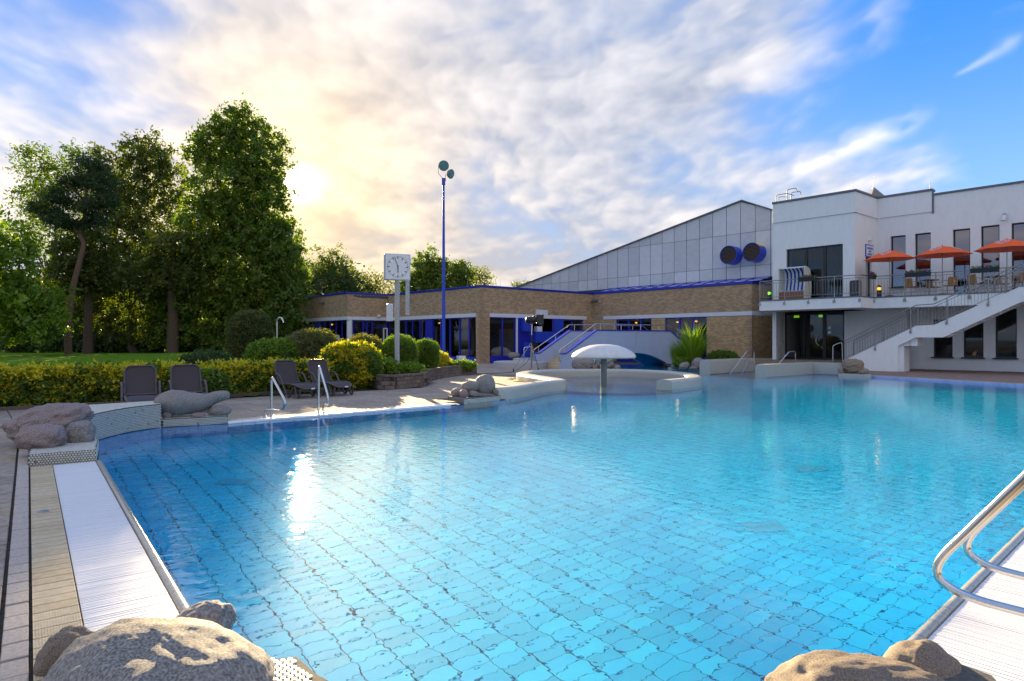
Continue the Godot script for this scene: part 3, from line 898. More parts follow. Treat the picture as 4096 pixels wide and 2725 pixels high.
	rw.vertex_color_use_as_albedo = true
	pieces(rp, "paver", "far_pavers", rb.mesh(), [mats.red_paver], rw, xf, cols, 300)
	# pale tiled face of the right edge above the water
	var pf := thing("tiled_edge", "pale lilac tiled edge of the pool before the white building", "coping", Vector3(15.05, 0, -26.76), atan2(-0.933, 0.36))
	var tb := MB.new()
	tb.box(Transform3D.IDENTITY, Vector3(0.244, 0.15, 0.03), 0.003)
	var tm := tb.mesh()
	for k in range(-1, 38):
		part(pf, "edge_tile", tm, mats.edge_tile_a if rng.randf() < 0.6 else mats.edge_tile_b, Transform3D(Basis.IDENTITY, Vector3((k + 0.5) * 0.25, -0.035, 0.0)))
	boxpart(pf, "edge_cap", mats.concrete_slab_warm, Vector3(4.7, 0.032, -0.16), Vector3(9.8, 0.03, 0.32), 0.004)

# ------------------------------------------------------------------ mosaic walls
func disc_mesh() -> ArrayMesh:
	var b := MB.new()
	b.lathe([Vector2(0.0, 0.003), Vector2(0.0115, 0.003), Vector2(0.0132, 0.001), Vector2(0.0132, -0.002)], 10, Transform3D.IDENTITY)
	return b.mesh()

func face_discs(path: Array, y0: float, y1: float, side: float) -> Array:   # path of Vector2, discs on the side to the left (1) or right (-1) of travel
	var out := []
	var len := [0.0]
	for i in range(1, path.size()): len.append(len[-1] + path[i].distance_to(path[i - 1]))
	var row := 0
	var y := y0 + 0.016
	while y < y1 - 0.01:
		var s := 0.016 + (0.0155 if row % 2 else 0.0)
		var i := 1
		while s < len[-1] - 0.01:
			while len[i] < s: i += 1
			var d: Vector2 = (path[i] - path[i - 1]).normalized()
			var p: Vector2 = path[i - 1].lerp(path[i], (s - len[i - 1]) / (len[i] - len[i - 1]))
			var nn := Vector3(d.y, 0, -d.x) * side
			var bas := Basis(Vector3(d.x, 0, d.y), nn, Vector3(d.x, 0, d.y).cross(nn))
			out.append(Transform3D(bas, Vector3(p.x, y, p.y)))
			s += 0.031
		y += 0.0269
		row += 1
	return out

func top_discs(poly: PackedVector2Array, y: float, o: Vector2, size: float) -> Array:
	var out := []
	var inner := Geometry2D.offset_polygon(poly, -0.014)
	if inner.is_empty(): return out
	var n := int(size / 0.0269)
	for j in range(-n, n):
		for i in range(-n, n):
			var p := o + Vector2((i + (0.5 if j % 2 else 0.0)) * 0.031, j * 0.0269).rotated(0.7)
			if Geometry2D.is_point_in_polygon(p, inner[0]): out.append(Transform3D(Basis.IDENTITY, Vector3(p.x, y, p.y)))
	return out

func disc_colors(n: int) -> Array:
	var c := []
	for i in n:
		var s := rng.randf_range(0.85, 1.08)
		c.append(Color(0.60 * s, 0.585 * s, 0.51 * s) if rng.randf() < 0.992 else Color(0.22, 0.215, 0.2))
	return c

func mosaic_block(parent: Node3D, called: String, poly: PackedVector2Array, y0: float, y1: float, front: Array, side: float, disc: Mesh, mid: Vector2, reach: float, tops := true, front_y := WATER) -> Node3D:
	var b := MB.new()
	b.prism(poly, y0, y1)
	var body := part(parent, called, b.mesh(), mats.mosaic_grout)
	var xf := face_discs(front, front_y, y1, side)
	if tops: xf += top_discs(poly, y1, mid, reach)
	swarm(body, "mosaic_discs", disc, mats.mosaic_disc, xf, disc_colors(xf.size()))
	return body

func v2s(a: Array) -> Array:
	var out := []
	for q in a: out.append(Vector2(q[0], q[1]))
	return out

func make_mosaic_walls() -> void:
	var disc := disc_mesh()
	# curved seat wall at the far left corner with a low shelf at each end
	var w := thing("mosaic_wall", "curved pale mosaic seat wall with boulders at both ends, far left pool corner", "wall")
	var front := curve(v2s([[-6.345, -9.62], [-6.40, -10.0], [-6.425, -10.4], [-6.385, -10.86], [-6.2, -11.31]]), 0.06)
	var poly := PackedVector2Array(front)
	poly.append_array(PackedVector2Array([Vector2(-6.56, -11.95), Vector2(-7.95, -10.56), Vector2(-7.5, -9.9), Vector2(-6.6, -9.5)]))
	mosaic_block(w, "seat_wall", poly, FLOOR, 0.38, front, -1.0, disc, Vector2(-6.9, -10.7), 2.2)
	var xf := face_discs([Vector2(-7.5, -9.9), Vector2(-6.6, -9.5), Vector2(-6.345, -9.62)], 0.0, 0.38, -1.0)
	swarm(w.get_child(0), "end_discs", disc, mats.mosaic_disc, xf, disc_colors(xf.size()))
	var pl := PackedVector2Array([Vector2(-5.24, -8.06), Vector2(-5.74, -8.88), Vector2(-6.33, -9.64), Vector2(-6.95, -9.35), Vector2(-5.83, -7.7)])
	mosaic_block(w, "boulder_shelf", pl, FLOOR, 0.125, [Vector2(-5.83, -7.7), Vector2(-5.24, -8.06), Vector2(-5.74, -8.88), Vector2(-6.33, -9.64)], -1.0, disc, Vector2(-5.9, -8.6), 1.4)
	var pr := PackedVector2Array([Vector2(-6.19, -11.33), Vector2(-5.63, -11.6), Vector2(-5.25, -11.83), Vector2(-5.48, -12.12), Vector2(-6.42, -12.0)])
	mosaic_block(w, "boulder_shelf", pr, FLOOR, 0.11, [Vector2(-6.19, -11.33), Vector2(-5.63, -11.6), Vector2(-5.25, -11.83), Vector2(-5.48, -12.12)], -1.0, disc, Vector2(-5.8, -11.7), 1.0)
	# ledge at the near corner, in the immediate foreground: every disc one by one
	var lg := thing("mosaic_ledge", "mosaic ledge of round pale discs beside the big foreground boulder", "ledge")
	var lp := PackedVector2Array([Vector2(-1.0, -2.965), Vector2(-1.14, -2.93), Vector2(-1.50, -3.05), Vector2(-1.9, -2.5), Vector2(-1.5, -1.5), Vector2(1.7, -1.5), Vector2(2.1, -2.8), Vector2(1.9, -3.08), Vector2(1.25, -2.56), Vector2(0.5, -2.31), Vector2(-0.3, -2.36), Vector2(-0.86, -2.81)])
	var b := MB.new()
	b.prism(lp, FLOOR, 0.035)
	part(lg, "ledge_body", b.mesh(), mats.mosaic_grout)
	var see := PackedVector2Array([Vector2(-1.01, -2.955), Vector2(-1.45, -2.95), Vector2(-1.25, -2.35), Vector2(-0.5, -2.35), Vector2(-0.87, -2.8)])
	xf = top_discs(see, 0.037, Vector2(-0.95, -2.7), 0.9)
	xf += face_discs([Vector2(-1.0, -2.97), Vector2(-0.86, -2.815), Vector2(-0.6, -2.6)], -0.04, 0.035, 1.0)
	pieces(lg, "mosaic_disc", "mosaic_discs", disc, [mats.mosaic_disc_pale, mats.mosaic_disc_pale, mats.mosaic_disc_pale, mats.mosaic_disc_grey], mats.mosaic_disc, xf, disc_colors(xf.size()), 290)
	# low shelf with boulders and the winding wall that runs into the round basin wall
	var bw := thing("basin_wall", "winding low mosaic wall curling into a ring round the mushroom fountain", "wall")
	var ps := PackedVector2Array([Vector2(-1.64, -16.32), Vector2(-1.16, -15.44), Vector2(-0.30, -16.44), Vector2(-0.45, -17.25)])
	b = MB.new()
	b.prism(ps, FLOOR, 0.085)
	part(bw, "boulder_shelf", b.mesh(), mats.cement)
	xf = face_discs([Vector2(-1.16, -15.44), Vector2(-0.30, -16.44)], WATER, 0.085, -1.0)
	swarm(bw, "shelf_discs", disc, mats.mosaic_disc, xf, disc_colors(xf.size()))
	var path := []
	for q in [[-0.50, -16.75], [-0.22, -16.98], [0.12, -17.6], [0.48, -18.5], [0.95, -19.45], [1.45, -20.1], [1.42, -20.75], [1.12, -21.7], [0.7, -23.0], [0.42, -24.4], [0.85, -26.1], [2.15, -27.3], [4.0, -27.6], [5.4, -27.0], [6.3, -25.6], [6.55, -23.6], [6.1, -21.6], [4.75, -19.95]]: path.append(Vector3(q[0], 0, q[1]))
	var sm := curve(path, 0.18)
	var prof := []
	for q in [[-0.26, WATER - 0.02], [-0.26, 0.17], [-0.245, 0.225], [-0.20, 0.262], [-0.12, 0.275], [0.12, 0.275], [0.20, 0.262], [0.245, 0.225], [0.26, 0.17], [0.26, WATER - 0.02]]: prof.append(Vector2(q[0], q[1]))
	b = MB.new()
	b.sweep(sm, prof)
	part(bw, "wall_body", b.mesh(), mats.mosaic)
	var under := []
	for q in [[-0.263, FLOOR], [-0.263, WATER - 0.004], [0.263, WATER - 0.004], [0.263, FLOOR]]: under.append(Vector2(q[0], q[1]))
	b = MB.new()
	b.sweep(sm, under)
	part(bw, "wall_foot", b.mesh(), mats.grout)
	var wt := MB.new()
	wt.box(Transform3D.IDENTITY, Vector3(0.115, 0.118, 0.008))
	var txf := []
	var tco := []
	for sd in [-1.0, 1.0]:
		var acc := 0.0
		for i in range(1, sm.size()):
			var d: Vector3 = sm[i] - sm[i - 1]
			var l := d.length()
			acc += l
			while acc > 0.0:
				var p: Vector3 = sm[i] - d.normalized() * acc
				acc -= 0.122
				var nn: Vector3 = Vector3(-d.z, 0, d.x).normalized() * sd
				for r in 6:
					txf.append(Transform3D(Basis(Vector3.UP.cross(nn), Vector3.UP, nn), p + nn * 0.266 + Vector3(0, WATER - 0.066 - r * 0.125, 0)))
					var ss := rng.randf_range(0.85, 1.1)
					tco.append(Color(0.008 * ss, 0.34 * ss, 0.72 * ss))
	swarm(bw, "foot_tiles", wt.mesh(), mats.pool_tile_many, txf, tco)
	for e in [[sm[-1], sm[-2]], [sm[0], sm[1]]]:
		var o: Vector3 = e[0]
		var d: Vector3 = (e[0] - e[1]).normalized()
		b = MB.new()
		var pts := PackedVector2Array()
		for q in prof: pts.append(q)
		b.extr(pts, 0.0, 0.02, Transform3D(Basis(Vector3(-d.z, 0, d.x) * -1.0, Vector3.UP, d), o))
		part(bw, "wall_end", b.mesh(), mats.mosaic_plain)
	# straight entry walls on the far side of the pool
	for q in [["entry_wall", "pale mosaic wall with bent handrails left of the entry steps", [[8.95, -29.0], [12.1, -31.87], [11.8, -32.3], [8.62, -29.4]], 0.62], ["entry_wall", "angled pale mosaic wall right of the entry steps, before the glass doors", [[10.57, -26.57], [13.77, -29.2], [14.5, -28.32], [14.85, -28.7], [13.85, -29.9], [10.25, -26.95]], 0.50]]:
		var pp := PackedVector2Array(v2s(q[2]))
		b = MB.new()
		var inner := Geometry2D.offset_polygon(pp, -0.06)
		b.prism(pp, FLOOR, q[3] - 0.05)
		b.prism(inner[0] if inner else pp, q[3] - 0.06, q[3])
		solo(q[0], q[1], "wall", b.mesh(), mats.mosaic, Vector3.ZERO, 0.0, "entry walls")
	# shelf under the brown boulder at the right
	b = MB.new()
	b.prism(PackedVector2Array([Vector2(14.45, -28.36), Vector2(14.0, -27.4), Vector2(14.95, -26.6), Vector2(15.3, -27.6), Vector2(14.9, -28.6)]), FLOOR, 0.08)
	solo("boulder_shelf", "low mosaic shelf under the brown boulder before the stairs", "ledge", b.mesh(), mats.mosaic)

# ------------------------------------------------------------------ boulders
func stone_mesh(r: Vector3, seed_: int, amp := 0.12, square := 2.3) -> ArrayMesh:
	var n := noise(1.0, 3, seed_)
	var big := maxf(r.x, maxf(r.y, r.z)) > 0.45
	var nu := 64 if big else 26
	var nv := 96 if big else 38
	var P := PackedVector3Array()
	for i in nu + 1:
		var th := PI * i / nu
		for j in nv + 1:
			var ph := TAU * (j % nv) / nv
			var d := Vector3(sin(th) * cos(ph), cos(th), sin(th) * sin(ph))
			var k := pow(pow(absf(d.x), square) + pow(absf(d.y), square) + pow(absf(d.z), square), -1.0 / square)
			var q := d * k
			var f := 1.0 + amp * n.get_noise_3d(d.x * 1.1 + seed_, d.y * 1.1, d.z * 1.1) * 1.6 + amp * 0.40 * n.get_noise_3d(d.x * 3.1, d.y * 3.1 + seed_, d.z * 3.1)
			f -= amp * 0.22 * pow(1.0 - absf(n.get_noise_3d(d.x * 0.9 + 40.0, d.y * 1.3, d.z * 0.9 + seed_)), 22.0) + amp * 0.07 * absf(n.get_noise_3d(d.x * 9.0, d.y * 9.0, d.z * 9.0 + seed_))
			P.append(q * r * f)
	var b := MB.new()
	b.grid(nu, nv, P, true)
	return b.mesh()

func blob_mesh(path: Array, rad: Array, flat: float, seed_: int, amp: float) -> ArrayMesh:
	var n := noise(1.0, 3, seed_)
	var cp := Curve3D.new()
	var sm := curve(path, path[0].distance_to(path[-1]) / 26.0)
	var nu := sm.size() - 1
	var nv := 30
	var P := PackedVector3Array()
	for i in nu + 1:
		var s := float(i) / nu
		var x := s * (rad.size() - 1)
		var k := mini(int(x), rad.size() - 2)
		var rr := lerpf(rad[k], rad[k + 1], smoothstep(0.0, 1.0, x - k)) * pow(maxf(0.0, 1.0 - pow(absf(2.0 * s - 1.0), 5.0)), 0.5)
		var d: Vector3 = (sm[mini(i + 1, nu)] - sm[maxi(i - 1, 0)]).normalized()
		var sx := Vector3.UP.cross(d).normalized()
		var sy := d.cross(sx)
		for j in nv + 1:
			var a := TAU * (j % nv) / nv
			var o := (sx * cos(a) + sy * sin(a) * flat) * rr
			var p: Vector3 = sm[i] + o
			P.append(p + o * amp * n.get_noise_3d(p.x * 3.0, p.y * 3.0, p.z * 3.0) * 1.5)
	var b := MB.new()
	b.grid(nu, nv, P, false)
	return b.mesh()

func stone(label: String, at: Vector3, r: Vector3, mat: String, seed_: int, turn := 0.0, tilt := 0.0, amp := 0.12, group := "", square := 2.3) -> MeshInstance3D:
	var o := solo("boulder", label, "boulder", stone_mesh(r, seed_, amp, square), mats[mat], at, turn, group)
	o.rotation = Vector3(0, turn, tilt)
	return o

func make_boulders() -> void:
	stone("huge speckled boulder filling the lower left corner", Vector3(-1.50, -0.09, -2.70), Vector3(0.52, 0.36, 0.44), "granite_warm", 3, -0.45, -0.06, 0.065)
	stone("small brown boulder peeking out left of the huge foreground boulder", Vector3(-2.06, 0.01, -2.98), Vector3(0.13, 0.14, 0.12), "granite_brown", 4, 0.3)
	stone("small dark boulder behind the huge foreground boulder at the water", Vector3(-1.62, 0.0, -3.36), Vector3(0.15, 0.12, 0.12), "granite_grey", 5, 0.5)
	stone("large tan boulder cut by the bottom edge at the lower right", Vector3(1.55, -0.14, -2.74), Vector3(0.46, 0.26, 0.26), "granite_brown", 6, 0.1, -0.18, 0.06)
	stone("small pitted boulder between the tan boulder and right grating", Vector3(1.88, -0.07, -2.92), Vector3(0.18, 0.18, 0.16), "granite_brown", 7, 0.4, 0.1, 0.09)
	var g := "boulders on the curved mosaic wall"
	stone("large flat pinkish boulder leaning on the far left mosaic wall", Vector3(-6.62, 0.33, -9.18), Vector3(0.52, 0.25, 0.38), "granite_pink", 8, 0.35, 0.22, 0.14, g)
	stone("rounded pink boulder in front under the large flat boulder", Vector3(-6.10, 0.235, -8.30), Vector3(0.285, 0.175, 0.22), "granite_pink", 9, 0.1, 0.0, 0.14, g)
	stone("small squarish grey boulder next to the rounded pink boulder", Vector3(-5.88, 0.23, -8.72), Vector3(0.165, 0.17, 0.16), "granite_grey", 10, 0.6, 0.0, 0.10, g, 3.0)
	var sb := solo("boulder", "long seal shaped boulder with raised tail on the mosaic shelf", "boulder", blob_mesh([Vector3(-0.62, 0.02, 0), Vector3(-0.3, 0.03, 0.0), Vector3(0.1, 0.02, 0.0), Vector3(0.45, 0.12, -0.02), Vector3(0.66, 0.15, -0.02)], [0.24, 0.29, 0.235, 0.145, 0.13], 0.82, 11, 0.10), mats.granite_grey, Vector3(-5.90, 0.33, -11.78), 0.42, g)
	sb.rotation = Vector3(0, 0.45, 0)
	stone("small rounded boulder under the tail of the seal shaped boulder", Vector3(-5.44, 0.19, -11.9), Vector3(0.19, 0.1, 0.13), "granite_grey", 12, 0.4, 0.0, 0.1, g)
	stone("pebble sized stone set in cement below the seal shaped boulder", Vector3(-5.72, 0.135, -11.66), Vector3(0.12, 0.055, 0.08), "granite_pink", 13, 0.5, 0.0, 0.1, g)
	stone("little grey stone at the left foot of the seal shaped boulder", Vector3(-6.2, 0.16, -11.5), Vector3(0.09, 0.08, 0.08), "granite_grey", 14, 0.2, 0.0, 0.1, g)
	g = "boulders on the low shelf at the pool's far corner"
	stone("round domed boulder, largest on the low far shelf", Vector3(-0.70, 0.34, -16.62), Vector3(0.26, 0.27, 0.25), "granite_grey", 21, 0.2, 0.0, 0.08, g)
	stone("oblong boulder lying against the round domed boulder", Vector3(-1.05, 0.32, -16.45), Vector3(0.26, 0.15, 0.18), "granite_grey", 22, 0.3, 0.05, 0.10, g)
	stone("dark pitted oval stone at the left end of the low far shelf", Vector3(-1.40, 0.19, -16.18), Vector3(0.15, 0.105, 0.12), "granite_grey", 23, 0.4, 0.25, 0.12, g)
	stone("pink egg shaped stone at the front of the low far shelf", Vector3(-1.20, 0.18, -15.88), Vector3(0.105, 0.11, 0.1), "granite_pink", 24, 0.1, 0.0, 0.07, g)
	stone("flat blue grey stone in the middle of the low far shelf", Vector3(-0.96, 0.165, -15.98), Vector3(0.115, 0.08, 0.1), "granite_grey", 25, 0.3, -0.1, 0.09, g)
	stone("small brown stone where the low shelf meets the winding wall", Vector3(-0.42, 0.165, -16.5), Vector3(0.08, 0.085, 0.08), "granite_brown", 26, 0.0, 0.0, 0.1, g)
	b_bed(Vector3(-0.95, 0.085, -16.45), Vector3(0.5, 0.09, 0.4))
	g = "boulders behind the mushroom fountain"
	stone("broad grey boulder behind the fountain, left of its stem", Vector3(3.26, 0.42, -29.5), Vector3(0.50, 0.31, 0.4), "granite_grey", 31, 0.2, 0.12, 0.1, g)
	stone("broad grey boulder behind the fountain stem", Vector3(4.28, 0.42, -29.7), Vector3(0.50, 0.31, 0.4), "granite_grey", 32, 0.9, -0.05, 0.1, g)
	stone("small red brown stone between the two broad grey boulders", Vector3(3.78, 0.24, -29.3), Vector3(0.14, 0.16, 0.12), "granite_brown", 33, 0.0, 0.0, 0.12, g)
	stone("small stone right of the boulders behind the fountain", Vector3(4.82, 0.24, -29.3), Vector3(0.15, 0.14, 0.13), "granite_pink", 34, 0.4, 0.0, 0.12, g)
	b_bed(Vector3(4.0, -0.02, -29.5), Vector3(1.3, 0.22, 0.6))
	g = "rocks round the ornamental grass"
	stone("tall blunt boulder right of the ornamental grass", Vector3(9.6, 0.30, -33.0), Vector3(0.32, 0.30, 0.3), "granite_grey", 41, 0.2, 0.1, 0.12, g)
	stone("sloping slab rock left below the ornamental grass", Vector3(8.98, 0.17, -33.3), Vector3(0.32, 0.19, 0.25), "granite_grey", 42, 0.3, 0.25, 0.14, g)
	stone("pale angular rock at the water below the blunt boulder", Vector3(9.75, 0.10, -32.55), Vector3(0.22, 0.12, 0.18), "granite_pink", 43, 0.1, 0.0, 0.18, g)
	stone("pinkish rock wedged against the left entry wall", Vector3(9.72, 0.22, -31.4), Vector3(0.16, 0.17, 0.15), "granite_pink", 44, 0.5, 0.0, 0.1, g)
	stone("small rock at the foot of the bridge arch", Vector3(8.6, 0.12, -33.9), Vector3(0.18, 0.14, 0.15), "granite_grey", 45, 0.5, 0.0, 0.14, g)
	stone("flat light rock between the slab rock and blunt boulder", Vector3(9.3, 0.08, -32.75), Vector3(0.24, 0.09, 0.16), "granite_pink", 46, 0.5, 0.0, 0.14, g)
	g = "boulders at the foot of the stairs"
	stone("big brown boulder on the shelf in front of the stairs", Vector3(14.78, 0.36, -27.75), Vector3(0.47, 0.34, 0.4), "granite_brown", 51, 0.4, 0.0, 0.14, g)
	stone("small brown stone in front of the big brown boulder", Vector3(14.78, 0.17, -27.0), Vector3(0.16, 0.10, 0.12), "granite_brown", 52, 0.2, 0.0, 0.1, g)
	stone("small stone at the right side of the big brown boulder", Vector3(15.06, 0.19, -27.25), Vector3(0.14, 0.12, 0.12), "granite_grey", 53, 0.2, 0.0, 0.1, g)
	stone("narrow upright stone left of the big brown boulder", Vector3(14.2, 0.22, -27.65), Vector3(0.09, 0.15, 0.1), "granite_pink", 54, 0.2, 0.0, 0.1, g)
	stone("low boulder in the dark niche under the stairs", Vector3(20.1, 0.14, -33.1), Vector3(0.4, 0.16, 0.25), "granite_grey", 55, 0.6, 0.0, 0.12)
	stone("large green grey boulder behind the glass right of the brick pillar", Vector3(-0.75, 0.62, -43.6), Vector3(0.70, 0.44, 0.5), "granite_grey", 61, 0.3, 0.0, 0.08)
	stone("rounded boulder in front of the blue sill right of the pillar", Vector3(0.12, 0.50, -42.45), Vector3(0.40, 0.22, 0.3), "granite_grey", 62, 0.3, 0.0, 0.1)
	stone("pink boulder behind the glass left of the brick pillar", Vector3(-3.2, 0.62, -44.3), Vector3(0.5, 0.28, 0.4), "granite_pink", 63, 0.3, 0.0, 0.1)
	stone("pale rock on the lawn by the low white border wall", Vector3(-15.6, 0.55, -38.6), Vector3(0.45, 0.32, 0.4), "granite_pink", 64, 0.3, 0.0, 0.12)

func b_bed(at: Vector3, r: Vector3) -> void:
	solo("cement_bed", "rough cement bed under the boulders %s" % ("on the low far shelf" if at.x < 0 else "behind the fountain"), "cement", stone_mesh(r, int(at.x * 10) + 70, 0.2, 2.2), mats.cement, at)

# ------------------------------------------------------------------ buildings
var brick_xf := []
var brick_cols := []

func lay_bricks(f: Transform3D, x0: float, x1: float, y0: float, y1: float, warm := 0.0) -> void:
	var rows := int((y1 - y0) / 0.075)
	for r in rows:
		var y := y0 + (r + 0.5) * 0.075
		var x := x0 - (0.11 if r % 2 else 0.0)
		while x < x1 - 0.03:
			var a := maxf(x, x0)
			var b := minf(x + 0.21, x1)
			if b - a > 0.04:
				var t := f * Transform3D(Basis.from_scale(Vector3((b - a) / 0.21, 1, 1)), Vector3((a + b) * 0.5, y, 0.004 + rng.randf_range(-0.003, 0.003)))
				brick_xf.append(t)
				var s := rng.randf_range(0.72, 1.2)
				brick_cols.append(Color((0.47 + 0.06 * warm) * s, (0.325 + 0.03 * warm) * s, (0.195 - 0.02 * warm) * s))
			x += 0.22

func holed(f: Transform3D, x0: float, x1: float, y0: float, y1: float, th: float, holes: Array) -> MB:   # a wall with openings [x0, x1, y0, y1]
	var xs := [x0, x1]
	var ys := [y0, y1]
	for h in holes:
		for q in [h[0], h[1]]:
			if q > x0 and q < x1: xs.append(q)
		for q in [h[2], h[3]]:
			if q > y0 and q < y1: ys.append(q)
	xs.sort()
	ys.sort()
	var b := MB.new()
	for i in xs.size() - 1:
		if xs[i + 1] - xs[i] < 1e-4: continue
		var run := -1.0
		for j in ys.size():
			var solid := false
			if j < ys.size() - 1 and ys[j + 1] - ys[j] > 1e-4:
				solid = true
				for h in holes:
					if (xs[i] + xs[i + 1]) * 0.5 > h[0] and (xs[i] + xs[i + 1]) * 0.5 < h[1] and (ys[j] + ys[j + 1]) * 0.5 > h[2] and (ys[j] + ys[j + 1]) * 0.5 < h[3]: solid = false
			elif j < ys.size() - 1: continue
			if solid and run < 0.0: run = ys[j] + 100.0
			if not solid and run >= 0.0:
				var lo := run - 100.0
				b.box(f * Transform3D(Basis.IDENTITY, Vector3((xs[i] + xs[i + 1]) * 0.5, (lo + ys[j]) * 0.5, -th * 0.5)), Vector3(xs[i + 1] - xs[i], ys[j] - lo, th))
				run = -1.0
	return b

func window(parent: Node3D, f: Transform3D, x0: float, x1: float, y0: float, y1: float, frame: Material, bar := 0.05, inset := 0.12, called := "window", glass := "window_glass") -> MeshInstance3D:
	var b := MB.new()
	var d := 0.07
	var c := Vector3((x0 + x1) * 0.5, (y0 + y1) * 0.5, -inset)
	b.box(f * Transform3D(Basis.IDENTITY, Vector3(x0 + bar * 0.5, c.y, -inset)), Vector3(bar, y1 - y0, d))
	b.box(f * Transform3D(Basis.IDENTITY, Vector3(x1 - bar * 0.5, c.y, -inset)), Vector3(bar, y1 - y0, d))
	b.box(f * Transform3D(Basis.IDENTITY, Vector3(c.x, y0 + bar * 0.5, -inset)), Vector3(x1 - x0 - 2 * bar, bar, d))
	b.box(f * Transform3D(Basis.IDENTITY, Vector3(c.x, y1 - bar * 0.5, -inset)), Vector3(x1 - x0 - 2 * bar, bar, d))
	var o := part(parent, called, b.mesh(), frame)
	var g := MB.new()
	g.box(f * Transform3D(Basis(Vector3.UP, rng.randf_range(-0.004, 0.004)), Vector3(c.x, c.y, -inset - 0.01)), Vector3(x1 - x0 - 2 * bar + 0.01, y1 - y0 - 2 * bar + 0.01, 0.008))
	part(o, "pane", g.mesh(), mats[glass])
	return o

func fbox(parent: Node3D, called: String, mat: Material, f: Transform3D, x0: float, x1: float, y0: float, y1: float, z0: float, z1: float, bev := 0.0) -> MeshInstance3D:
	var b := MB.new()
	b.box(f * Transform3D(Basis.IDENTITY, Vector3((x0 + x1) * 0.5, (y0 + y1) * 0.5, (z0 + z1) * 0.5)), Vector3(x1 - x0, y1 - y0, z1 - z0), bev)
	return part(parent, called, b.mesh(), mat)

